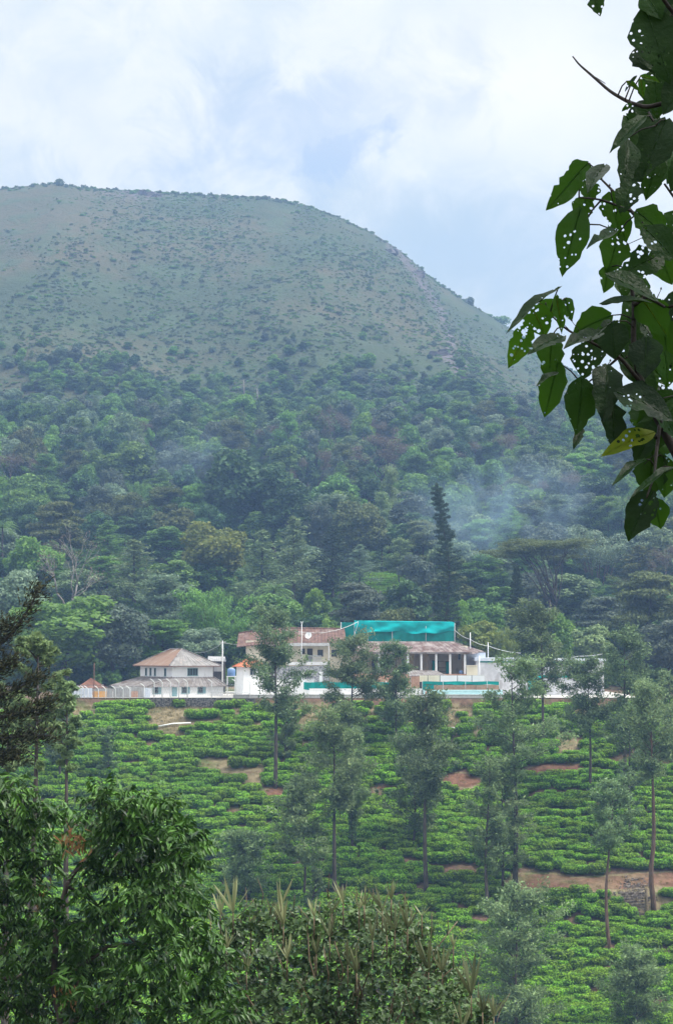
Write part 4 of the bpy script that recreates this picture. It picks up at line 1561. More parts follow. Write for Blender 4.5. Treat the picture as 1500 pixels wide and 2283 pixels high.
part(mb, 'lid', M['white_paint'], tk)
mb = MB()
mb.box(-.75, .75, -.75, .75, .22, .345)
for sx in (-.65, .65):
    for sy in (-.65, .65):
        mb.box(sx - .06, sx + .06, sy - .06, sy + .06, -2.9, .218)
part(mb, 'stand', M['white_paint'], tk)


def pole(u, v0, v1, Y, r, mat, name, label, arm=None, group=None):
    a, b = at(u, v1, Y), at(u, v0, Y)
    o = empty(name, a, label, 'pole', group)
    m_ = MB()
    h_ = b[2] - a[2]
    m_.tube([(0, 0, -.3), (0, 0, h_ * .5), (0, 0, h_)], [r, r * .9, r * .75], 8)
    part(m_, 'shaft', mat, o)
    if arm:
        m_ = MB()
        for dz, l in arm:
            m_.box(-l, l, -.06, .06, h_ - dz - .05, h_ - dz + .05)
            for s in (-1, 1):
                m_.tube([(s * l * .85, 0, h_ - dz + .05), (s * l * .85, 0, h_ - dz + .25)], .05, 6)
        part(m_, 'crossarm', mat, o)
    return o, b


pl, ptop = pole(496, 1428, 1556, 324, .14, M['concrete'], 'utility_pole', 'pale concrete utility pole behind the dark shed', [(.4, .5)])
pole(210, 1478, 1558, 301.2, .07, M['iron'], 'iron_post', 'thin rust brown iron post rising from the sheet fence')
pole(672.5, 1388, 1480, 321, .07, M['white_paint'], 'lamp_mast', 'slim white mast in front of the brown tile roof', [(.05, .18)])
_, q1 = pole(1048, 1410, 1470, 325, .09, M['white_paint'], 'rope_post', 'white post carrying the rope at the right end of the veranda roof', None, 'rope posts')
_, q2 = pole(1087.5, 1432, 1480, 325, .09, M['white_paint'], 'rope_post', 'shorter white post carrying the rope above the long shed', None, 'rope posts')


def cable(name, label, pts, r, mat, cat='rope', sag=.4):
    P_ = []
    for a, b in zip(pts[:-1], pts[1:]):
        t_ = np.linspace(0, 1, 8)
        q = np.asarray(a) + (np.asarray(b) - np.asarray(a)) * t_[:, None]
        q[:, 2] -= sag * 4 * t_ * (1 - t_)
        P_ += list(q if not P_ else q[1:])
    m_ = MB()
    m_.tube(P_, r, 5)
    o = m_.obj(name, mat)
    return tag(o, label, cat)


cable('rope', 'pale rope sagging from the teal enclosure over the posts to the right', [at(1013, 1405, Yn), q1 + (0, 0, -1.2), q2 + (0, 0, -.6), at(1160, 1456, 324)], .045, M['rope'], sag=.25)
cable('rope', 'pale rope strung above the right half of the long shed', [at(1240, 1468, 322), at(1290, 1463, 322), at(1342, 1458, 322)], .045, M['rope'], sag=.1)
cable('rope', 'white rope looping from the brown tile roof up to the teal enclosure', [at(606, 1399, Yb + 3.5), at(690, 1410, Yb - 1.6), at(740, 1407, Yb - 1.6), at(798, 1386, Yn - .5)], .045, M['rope'], sag=.2)
cable('rope', 'short white rope tied down the left corner of the teal enclosure', [at(799, 1386, Yn - .6), at(787, 1425, Yn - .8)], .045, M['rope'], sag=.0)
cable('power_line', 'thin power line from the concrete utility pole toward the trees', [ptop + (0, 0, -.4), at(438, 1455, 345), at(330, 1470, 352)], .03, M['grey_iron'], 'power line', .5)
cable('power_line', 'thin power line from the utility pole past the bungalow roof', [ptop + (0, 0, -.35), at(560, 1433, 340)], .03, M['grey_iron'], 'power line', .3)

# --- fence along the terrace edge: angled concrete posts, chain link, sheets behind
fn = empty('chain_link_fence', (at(350, 0, 300.2)[0], 300.2, TZ), 'chain link fence with white posts bent inward at the top', 'fence')
Of = np.array(fn.location)
upost = [161, 168, 175, 182, 189, 197, 220, 236, 258, 275, 290, 322, 344, 362, 380, 399, 418, 472, 526, 557]
tops = []
for i, u in enumerate(upost):
    yy = 300.2 + (1.0 + (u - 160) * -0.002 if u < 330 else 0.0)
    a, b = at(u, 1558, yy) - Of, at(u, 1528 - (4 if u > 300 else 0), yy) - Of
    m_ = MB()
    hh = 1.35 if u < 300 else 1.75 if u < 340 else 2.45
    m_.tube([(a[0], a[1], -1.2), (a[0], a[1], hh), (a[0] - .28, a[1] - .1, hh + .30), (a[0] - .62, a[1] - .22, hh + .52)], [.075, .07, .065, .05], 6)
    part(m_, 'post', M['white_paint'], fn)
    tops.append((a[0], a[1], hh))
m_ = MB()
for k in range(7):
    f = k / 6
    m_.tube([(t_[0], t_[1] - .09, t_[2] * f + .05) for t_ in tops], .011, 3)
for d in (.2, .45):
    m_.tube([(t_[0] - d * 1.1, t_[1] - .1 - d * .35, t_[2] + .12 + d * .75) for t_ in tops], .012, 3)
for t0_, t1_ in zip(tops[:-1], tops[1:]):
    ln = t1_[0] - t0_[0]
    nn = max(2, int(ln / .35))
    for k in range(nn):
        x = t0_[0] + ln * k / nn
        y = t0_[1] + (t1_[1] - t0_[1]) * k / nn - .085
        x2 = x + 1.1
        if x2 < t1_[0] + .8:
            m_.tube([(x, y, .02), (min(x2, t1_[0]), y, t0_[2])], .008, 3)
            m_.tube([(min(x2, t1_[0]), y - .004, .02), (x, y - .004, t0_[2])], .008, 3)
part(m_, 'wire_mesh', M['grey_iron'], fn)
m_ = MB()
m_.tube([at(470, 1543, 300.0) - Of, at(600, 1545, 300.0) - Of, at(700, 1546, 300.0) - Of], .05, 6)
part(m_, 'top_rail', M['white_paint'], fn)

sf = empty('sheet_fence', (at(280, 0, 302.5)[0], 302.5, TZ), 'patchwork fence of grey, pale and orange metal sheets', 'fence')
Of = np.array(sf.location)


def corr(u0, u1, v0, v1, Y, mat):
    m2 = MB()
    a, b = at(u0, v0, Y) - Of, at(u1, v1, Y) - Of
    n_ = max(6, int((b[0] - a[0]) / .11))
    x = np.linspace(a[0], b[0], n_)
    y = a[1] + .03 * np.where(np.arange(n_) % 2 == 0, 1, -1)
    v = np.concatenate((np.stack((x, y, np.full(n_, a[2])), 1), np.stack((x, y, np.full(n_, -.1)), 1)))
    k_ = np.arange(n_ - 1)
    m2.add(v, np.stack((k_, k_ + 1, k_ + n_ + 1, k_ + n_), -1))
    part(m2, 'sheet', mat, sf)


corr(161, 206, 1534, 1556, 302.5, M['pale_sheet'])
corr(207.5, 238, 1541, 1553, 302.35, M['orange_sheet'])
corr(207, 252, 1535, 1556, 302.6, M['grey_sheet'])
corr(253, 292, 1533, 1556, 302.5, M['grey_sheet'])
corr(293, 308, 1541, 1555, 302.3, M['pink_brick'])
corr(293, 320, 1532, 1556, 302.5, M['grey_sheet'])
corr(321, 336, 1534, 1556, 302.4, M['pale_sheet'])

# --- white pipes lying on the slope
for (pts, nm, lb) in (([(350, 1626), (385, 1620), (426, 1617)], 'drain_pipe', 'long white pipe lying on the dry grass below the house'),
                      ([(988, 1627), (1010, 1628), (1021, 1631)], 'pipe_stub', 'short white pipe crossing the slope beside a dark tree')):
    w3 = [ground_hit(u, v, 230) + np.array((0, -.05, .35)) for u, v in pts]
    m_ = MB()
    m_.tube(w3, .12 if nm == 'drain_pipe' else .09, 8)
    tag(m_.obj(nm, M['white_paint']), lb, 'pipe')
# ------------------------------------------------------------------ silver oaks standing in the tea
# (foot u, foot v, top v, crown width px, crown base fraction, kind seed, leaf, label, lean, foot below frame)
OAKS = [
    (614, 1757, 1372, 118, .46, 1, 'oak_dark', 'slender silver oak with its foot in a red dirt patch below the gatehouse', 0),
    (745, 2000, 1588, 128, .50, 2, 'oak_leaf', 'straight dark trunked silver oak with fresh green crown at mid slope', 0),
    (786, 1902, 1635, 92, .30, 3, 'oak_leaf', 'short silver oak with ivy clad trunk right behind the straight dark trunk', 0),
    (950, 1988, 1556, 122, .52, 4, 'oak_dark', 'tall dark silver oak with slightly curved trunk near the middle of the slope', 0),
    (920, 1893, 1652, 108, .18, 5, 'oak_dark', 'dusky silver oak just behind and left of the tall curved trunk', 0),
    (786, 1672, 1428, 124, .22, 6, 'oak_dark', 'bushy dark silver oak in front of the dark teal screen', 0),
    (883, 1668, 1446, 96, .24, 7, 'oak_dark', 'bushy dark silver oak in front of the veranda posts', 0),
    (1147, 1992, 1478, 150, .52, 8, 'oak_leaf', 'large spreading silver oak in front of the turquoise pool', 0),
    (1088, 2045, 1690, 92, .34, 9, 'oak_leaf', 'thin grey green silver oak below the large spreading one', 0),
    (1120, 1996, 1700, 110, .22, 10, 'oak_leaf', 'pale feathery silver oak between two thin trunks right of the slope centre', 0),
    (1209, 1668, 1362, 132, .46, 11, 'oak_dark', 'dark silver oak with broad flat crown in front of the teal netted opening', 0),
    (1314, 1762, 1484, 112, .46, 12, 'oak_dark', 'dark silver oak in front of the right end of the long shed', 0),
    (1394, 1802, 1408, 118, .40, 13, 'oak_dark', 'tall dense silver oak just right of the long shed', 0),
    (1404, 1880, 1600, 76, .34, 14, 'oak_dark', 'thin silver oak with bare lower trunk right above the dirt track', 0),
    (1457, 2030, 1535, 132, .64, 15, 'oak_leaf', 'tall silver oak with reddish trunk curving at its foot beside the rubble heap', 1),
    (1360, 2133, 1752, 104, .66, 16, 'oak_leaf', 'small crowned silver oak with long thin trunk standing below the dirt track', 0),
    (1152, 2330, 1990, 184, .05, 17, 'oak_leaf', 'full young silver oak with dense silvery crown at the lower right', 0),
    (1418, 2330, 2125, 118, .02, 18, 'oak_leaf', 'young silver oak at the bottom right corner with only its crown showing', 0),
    (676, 2018, 1748, 112, .36, 19, 'oak_leaf', 'small bushy silver oak with yellowish crown left of the straight dark trunk', 0),
    (543, 2022, 1866, 108, .22, 20, 'oak_leaf', 'faint small silver oak above the spiky shrub', 0),
    (135, 1742, 1545, 84, .22, 21, 'oak_dark', 'small dark silver oak at the left end of the tea slope', 0),
    (240, 1735, 1625, 56, .10, 22, 'oak_leaf', 'tiny wispy silver oak sapling in the tea below the sheet fence', 0),
    (1494, 1700, 1505, 74, .15, 23, 'oak_leaf', 'leafy silver oak cut by the right edge above the tea', 0),
    (703, 2040, 1935, 46, .10, 24, 'oak_leaf', 'little silver oak sapling between two trunks near the spiky shrub', 0),
    (638, 1700, 1560, 62, .08, 25, 'oak_leaf', 'pale silver oak sapling right beside the slender trunk below the gatehouse', 0),
]
FEET = []
for (u, v, vt, wpx, bf, sd_, lf, lab, curv) in OAKS:
    g = ground_hit(u, min(v, 2330), 190)
    Yd = g[1]
    top = at(u, vt, Yd)[2]
    h = top - g[2]
    wd = wpx * Yd / F * 1.12
    bf = max(.05, bf - .05)
    own = None
    sap = h < 8.5
    t_, c_, h0, w0 = silver_oak(300 + sd_, h, wd, bf, (1.0 if not sap else 1.3) * (1.25 if sd_ in (17, 18) else 1), .75 if sd_ % 3 else .55,
                                bend=(-.45 if curv else 0), top_r=.22 + .12 * (sd_ % 3), clump=(1.25 if not sap else .85) * max(.7, min(1.25, wd / 6.5)), tmat_r=.0135 if h > 9 else .016)
    root = empty('silver_oak', g, lab, 'tree', 'silver oaks in the tea garden')
    t_.obj('trunk', M['bark_red'] if curv or sd_ == 16 else M['bark'], root)
    c_.obj('crown', M[lf], root)
    FEET.append((u, v, lab))
    if sd_ == 3:                                   # ivy on the trunk
        iv = MB()
        rngi = np.random.default_rng(4)
        n_ = 1500
        zz = rngi.random(n_) * h * .62 + 1.8
        a = rngi.random(n_) * 6.283
        rr = .35 + .25 * rngi.random(n_)
        c = np.stack((np.cos(a) * rr, np.sin(a) * rr, zz), 1)
        iv.cards(c, np.stack((np.cos(a), np.sin(a), a * 0 + .3), 1) + rngi.normal(size=(n_, 3)) * .5, .26, .2, rngi)
        iv.obj('ivy', M['dark'], root)

# cut stump and rubble beside the track
g = ground_hit(1440, 2040, 225)
st = empty('tree_stump', g, 'tall pale broken stump between rubble heap and curved reddish trunk', 'stump')
mb = MB()
mb.tube([(0, 0, -.4), (.05, 0, .6), (0, 0, 1.9), (.08, 0, 3.3)], [.3, .24, .2, .15], 9)
part(mb, 'trunk', M['twig'], st)
mb = MB()
mb.tube([(0, 0, 2.6), (-.35, -.1, 3.9)], [.08, .03], 6)
part(mb, 'broken_limb', M['twig'], st)
rngs = np.random.default_rng(77)
mb = MB()
for k in range(650):
    u, v = 1415 + rngs.normal() * 18, 2003 + rngs.normal() * 20
    if abs(u - 1415) > 48 or abs(v - 2003) > 46:
        continue
    p = ground_hit(u, v, 228, 262, .3)
    s = rngs.uniform(.04, .15)
    q = sph(rngs, 8) * s
    cube = np.array([(x, y, z) for z in (-1, 1) for y in (-1, 1) for x in (-1, 1)]) * s * rngs.uniform(.6, 1.1, 3) + rngs.normal(size=(8, 3)) * s * .2
    mb.add(cube + p + np.array((0, 0, s * .4)), np.array([(0, 2, 3, 1), (4, 5, 7, 6), (0, 1, 5, 4), (2, 6, 7, 3), (0, 4, 6, 2), (1, 3, 7, 5)]), 0, rngs.random())
tag(mb.obj('rubble', M['stone_brown']), 'brownish stone rubble spilled below the dirt track', 'rubble', kind='stuff')

# ------------------------------------------------------------------ tea bushes


def tea_bush(seed, rx=.95, ry=.72, h=.92, n=520):
    rng = np.random.default_rng(seed)
    stems, crown = MB(), MB()
    # inner leafy body, coloured dark to stand in for shade in the gaps
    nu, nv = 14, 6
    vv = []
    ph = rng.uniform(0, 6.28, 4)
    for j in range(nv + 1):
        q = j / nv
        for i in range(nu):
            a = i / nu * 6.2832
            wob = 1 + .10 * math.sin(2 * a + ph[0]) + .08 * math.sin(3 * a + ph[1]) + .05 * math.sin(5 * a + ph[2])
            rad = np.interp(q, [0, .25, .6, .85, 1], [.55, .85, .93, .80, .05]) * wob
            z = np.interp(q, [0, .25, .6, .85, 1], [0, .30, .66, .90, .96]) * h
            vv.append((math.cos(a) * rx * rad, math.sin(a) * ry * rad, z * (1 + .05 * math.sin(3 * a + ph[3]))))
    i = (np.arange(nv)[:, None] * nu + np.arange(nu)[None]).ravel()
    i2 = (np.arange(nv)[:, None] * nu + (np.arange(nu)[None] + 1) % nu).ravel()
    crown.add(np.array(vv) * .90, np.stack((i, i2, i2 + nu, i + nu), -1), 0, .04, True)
    d = sph(rng, n)
    d[:, 2] = np.abs(d[:, 2])
    a = np.arctan2(d[:, 1], d[:, 0])
    wob = 1 + .10 * np.sin(2 * a + ph[0]) + .08 * np.sin(3 * a + ph[1]) + .05 * np.sin(5 * a + ph[2])
    el = np.arcsin(np.clip(d[:, 2], 0, 1))
    q = np.cos(el) ** .55
    zz = h * (.22 + .78 * np.sin(np.minimum(el * 1.5, 1.571)) ** .9)
    c = np.stack((np.cos(a) * rx * q * wob, np.sin(a) * ry * q * wob, zz * rng.uniform(.92, 1.09, n)), 1)
    nrm = d * .8 + np.array((0, 0, .55)) + rng.normal(size=(n, 3)) * .45
    sz = rng.uniform(.13, .26, n)
    flush = rng.random(n) < .55                                  # young shoots on the plucking table; other leaves old, darkened for shaded gaps
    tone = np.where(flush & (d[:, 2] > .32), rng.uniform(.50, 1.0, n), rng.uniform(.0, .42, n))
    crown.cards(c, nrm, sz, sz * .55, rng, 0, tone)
    for k in range(5):
        aa = k * 1.256 + rng.random()
        stems.tube([(0, 0, -.25), (math.cos(aa) * rx * .35, math.sin(aa) * ry * .35, h * .55)], [.035, .015], 4)
    return stems, crown


TEA = []
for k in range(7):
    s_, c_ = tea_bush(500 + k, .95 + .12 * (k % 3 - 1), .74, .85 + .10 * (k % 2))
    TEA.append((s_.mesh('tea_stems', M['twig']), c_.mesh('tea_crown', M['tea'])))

rng = np.random.default_rng(42)
rows = []
ROW = 1.34
nrow = int((311.0 - 216) / ROW)
for r in range(nrow):
    y0 = 216 + r * ROW
    x = -64 + rng.random() * 2
    while x < 66:
        y = y0 - .115 * math.sqrt(x * x + 120) + 1.3 + 1.9 * math.sin(x / 9.0 + 1.3 * math.sin(y0 / 12.0)) + .35 * math.sin(x / 3.2 + r * 1.7) + 1.4 * math.sin(x / 17 + r * .05) + 1.0 * math.sin(x / 11.0 + r * .21) + .9 * math.sin(x / 7.3 + 2) + rng.normal() * .48
        rows.append((r, x, y))
        x += 1.40 * rng.uniform(.7, 1.3) + (1.0 if rng.random() < .03 else 0)
rows = np.array(rows)
bx_, by_ = rows[:, 1], rows[:, 2]
bz_ = H(bx_, by_)
P3 = np.stack((bx_, by_, bz_), 1)
pr = proj(P3 + np.array((0, 0, .3)))
pk, ptone = patch_at(pr[:, 0], pr[:, 1])
ok = (pk < .45) | (rng.random(len(rows)) < .02)
ok &= (by_ < 299.3) & (by_ > 214)
# track, its bank and the thin footpath on the same level
ry = road_y(bx_)
ok &= ~((bx_ > 22.5) & (by_ > ry - 3.6) & (by_ < ry + 3.6))
fp = 255.0 + .8 * np.sin(bx_ / 6.0)
ok &= ~((bx_ > -9) & (bx_ < 23) & (np.abs(by_ - fp) < .75))
fp2 = 276.0 + 1.2 * np.sin(bx_ / 9.0)
ok &= ~((bx_ > -60) & (bx_ < -14) & (np.abs(by_ - fp2) < .5) & (rng.random(len(rows)) < .6))
# strip just under the terrace is only thinly planted
thin_ = (by_ > 290.5) & (rng.random(len(rows)) < np.where((bx_ > -42) & (bx_ < -29), .12, .42))
ok &= ~thin_
ok &= ~((by_ > 295.2) & (rng.random(len(rows)) < .25))
for (fu, fv, _) in FEET:
    ok &= np.hypot((pr[:, 0] - fu) / 14, (pr[:, 1] - fv) / 9) > .7
rows, P3, pr = rows[ok], P3[ok], pr[ok]
nB = len(rows)
rot = rng.uniform(-.35, .35, nB) + np.where(rng.random(nB) < .5, math.pi, 0)
_g = rng.uniform(.95, 1.48, nB)
sc = np.stack((_g * rng.uniform(.9, 1.22, nB), _g * rng.uniform(.9, 1.15, nB), _g * rng.uniform(.8, 1.2, nB)), 1)
idx = rng.integers(0, len(TEA), nB)
inframe = (pr[:, 0] > 6) & (pr[:, 0] < 1494) & (pr[:, 1] < 2276)
hid = np.zeros(nB, bool)                          # behind the near trees and the shrub
for (cu, cv, ru, rv) in ((200, 2050, 330, 330), (60, 1560, 90, 170), (760, 2190, 330, 195), (470, 2150, 90, 160), (1152, 2150, 92, 150)):
    hid |= ((pr[:, 0] - cu) / ru) ** 2 + ((pr[:, 1] - cv) / rv) ** 2 < 1
cand = np.where(inframe & ~hid)[0]
cand = cand[np.argsort(pr[cand, 2])][:300]
WORD = ['', 'second ', 'third ', 'fourth ', 'fifth ', 'sixth ', 'seventh ', 'eighth ', 'ninth ', 'tenth ', 'eleventh ', 'twelfth ', 'thirteenth ', 'fourteenth ', 'fifteenth ', 'sixteenth ',
        'seventeenth ', 'eighteenth ', 'nineteenth ', 'twentieth ']


def ordinal(k):
    if k < len(WORD):
        return WORD[k].strip() or 'first'
    n_ = k + 1
    suf = 'th' if 10 <= n_ % 100 <= 20 else {1: 'st', 2: 'nd', 3: 'rd'}.get(n_ % 10, 'th')
    return '%d%s' % (n_, suf)


def near_labels(items, marks, fmt):
    """items: (u, v, words). A label by the closest landmark, the side of it and the rank of nearness there"""
    per = {}
    for i, (u, v, wds) in enumerate(items):
        d = [(math.hypot(u - mu, (v - mv) * 1.6), mn, u - mu, v - mv) for mu, mv, mn in marks]
        dist, mn, du, dv = min(d)
        if abs(du) > abs(dv) * 1.5:
            side = 'right of' if du > 0 else 'left of'
        else:
            side = 'below' if dv > 0 else 'above'
        per.setdefault((wds, mn, side), []).append((dist, i))
    out = [None] * len(items)
    for (wds, mn, side), l in per.items():
        l.sort()
        for k, (_, i) in enumerate(l):
            out[i] = fmt(wds, ('' if k == 0 else WORD[k] if k < len(WORD) else ordinal(k) + ' ') + 'nearest', side, mn)
    return out


TMARK = [(745, 2000, 'the straight dark trunk'), (950, 1988, 'the tall curved dark trunk'), (1088, 2045, 'the thin grey green oak'),
         (1360, 2133, 'the long thin trunk'), (1440, 2040, 'the pale broken stump'), (1330, 1955, 'the dirt track'),
         (1250, 2120, 'the full young silver oak'), (1418, 2200, 'the bottom corner sapling crown'), (676, 2018, 'the small yellowish oak'), (543, 2022, 'the faint small oak'),
         (1120, 1996, 'the pale feathery oak'), (1147, 1992, 'the large spreading oak'), (840, 1925, 'the thin footpath')]
def bush_words(i):
    s_ = sc[i, 0] * sc[i, 2]
    return ('broad' if sc[i, 0] > 1.12 else 'narrow' if sc[i, 0] < .97 else 'rounded') + ('' if abs(sc[i, 2] - .97) < .1 else ' tall' if sc[i, 2] > .97 else ' low')
labs = near_labels([(pr[i, 0], pr[i, 1], bush_words(i)) for i in cand], TMARK, lambda a, b, c, d: '%s tea bush, %s %s %s' % (a, b, c, d))
src = {}
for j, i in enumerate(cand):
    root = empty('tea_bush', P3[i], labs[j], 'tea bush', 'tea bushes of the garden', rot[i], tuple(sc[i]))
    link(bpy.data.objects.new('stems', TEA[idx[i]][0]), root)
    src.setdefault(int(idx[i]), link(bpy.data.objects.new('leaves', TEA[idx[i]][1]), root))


# all further bushes: one object of stuff, points instanced by geometry nodes
def scatter(name, pts, rots, scales, index, meshes, mats, label, cat):
    me = bpy.data.meshes.new(name)
    me.from_pydata([tuple(p) for p in pts], [], [])
    a = me.attributes.new('rot', 'FLOAT_VECTOR', 'POINT')
    a.data.foreach_set('vector', np.asarray(rots, np.float32).ravel())
    a = me.attributes.new('scl', 'FLOAT_VECTOR', 'POINT')
    a.data.foreach_set('vector', np.asarray(scales, np.float32).ravel())
    a = me.attributes.new('idx', 'INT', 'POINT')
    a.data.foreach_set('value', np.asarray(index, np.int32))
    o = bpy.data.objects.new(name, me)
    link(o)
    tag(o, label, cat, kind='stuff')
    g = bpy.data.node_groups.new(name, 'GeometryNodeTree')
    g.interface.new_socket('Geometry', in_out='INPUT', socket_type='NodeSocketGeometry')
    g.interface.new_socket('Geometry', in_out='OUTPUT', socket_type='NodeSocketGeometry')
    gi, go = g.nodes.new('NodeGroupInput'), g.nodes.new('NodeGroupOutput')
    gti = g.nodes.new('GeometryNodeGeometryToInstance')
    for src in meshes[::-1]:
        n_ = g.nodes.new('GeometryNodeObjectInfo')
        n_.inputs['Object'].default_value = src
        n_.inputs['As Instance'].default_value = True
        g.links.new(n_.outputs['Geometry'], gti.inputs[0])
    iop = g.nodes.new('GeometryNodeInstanceOnPoints')
    g.links.new(gi.outputs[0], iop.inputs['Points'])
    # the instances come one per source object
    jn = g.nodes.new('GeometryNodeJoinGeometry')
    for n_ in [q for q in g.nodes if q.type == 'OBJECT_INFO']:
        g.links.new(n_.outputs['Geometry'], jn.inputs[0])
    g.nodes.remove(gti)
    g.links.new(jn.outputs[0], iop.inputs['Instance'])
    iop.inputs['Pick Instance'].default_value = True

    def na(nm, ty):
        k_ = g.nodes.new('GeometryNodeInputNamedAttribute')
        k_.data_type = ty
        k_.inputs['Name'].default_value = nm
        return k_.outputs[0]
    g.links.new(na('idx', 'INT'), iop.inputs['Instance Index'])
    g.links.new(na('rot', 'FLOAT_VECTOR'), iop.inputs['Rotation'])
    g.links.new(na('scl', 'FLOAT_VECTOR'), iop.inputs['Scale'])
    g.links.new(iop.outputs[0], go.inputs[0])
    md = o.modifiers.new('scatter', 'NODES')
    md.node_group = g
    return o


# one real bush of each shape serves as the source of the mass: its leaves object
rest = np.setdiff1d(np.arange(nB), cand)
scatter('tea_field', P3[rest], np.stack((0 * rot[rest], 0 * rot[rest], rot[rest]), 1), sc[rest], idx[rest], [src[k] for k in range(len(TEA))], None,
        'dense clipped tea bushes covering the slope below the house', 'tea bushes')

# dry grass tufts on the bank under the terrace and on the bare patches
gm = MB()
rngg = np.random.default_rng(63)
gx = np.concatenate((rngg.uniform(-46, 56, 2600), rngg.uniform(-62, 62, 5200)))
gy = np.concatenate((rngg.uniform(290, 299.6, 2600), rngg.uniform(222, 296, 5200)))
gz = H(gx, gy)
gp_ = proj(np.stack((gx, gy, gz), 1))
pk_, _ = patch_at(gp_[:, 0], gp_[:, 1])
trk = (gx > 21) & (np.abs(gy - road_y(gx)) < 4.2) & ((gy < road_y(gx) - 1.8) | (gy > road_y(gx) + .3)) & (rngg.random(len(gx)) < .6)
keepg = (np.arange(len(gx)) < 2600) | (pk_ > .15) & (rngg.random(len(gx)) < .75) | trk
for x, y, z in zip(gx[keepg], gy[keepg], gz[keepg]):
    n_ = 9
    c = np.array((x, y, z)) + rngg.normal(size=(n_, 3)) * np.array((.22, .18, .02)) + np.array((0, 0, .16))
    td = rngg.normal(size=(n_, 3)) * .45 + np.array((0, 0, 1.0))
    gm.cards(c, rngg.normal(size=(n_, 3)) * np.array((1, 1, .2)), rngg.uniform(.28, .6, n_), .06, rngg, 0, np.clip(rngg.normal(rngg.uniform(.1, .8), .2, n_), 0, 1), tdir=td)
tag(gm.obj('dry_grass', M['straw']), 'dry grass tufts on the bank and on the bare patches of the tea slope', 'grass', kind='stuff')
# ------------------------------------------------------------------ forest between the terrace and the hill
def forest_y(v_base):
    """depth at which the forest floor is seen at a given row"""
    return float(np.interp(v_base, [905, 960, 1050, 1130, 1230, 1330, 1420, 1500], [705, 650, 585, 545, 490, 440, 395, 358]))


TREES = []      # (u, vtop, width px, Y, kind, leaf, label words, explicit label)
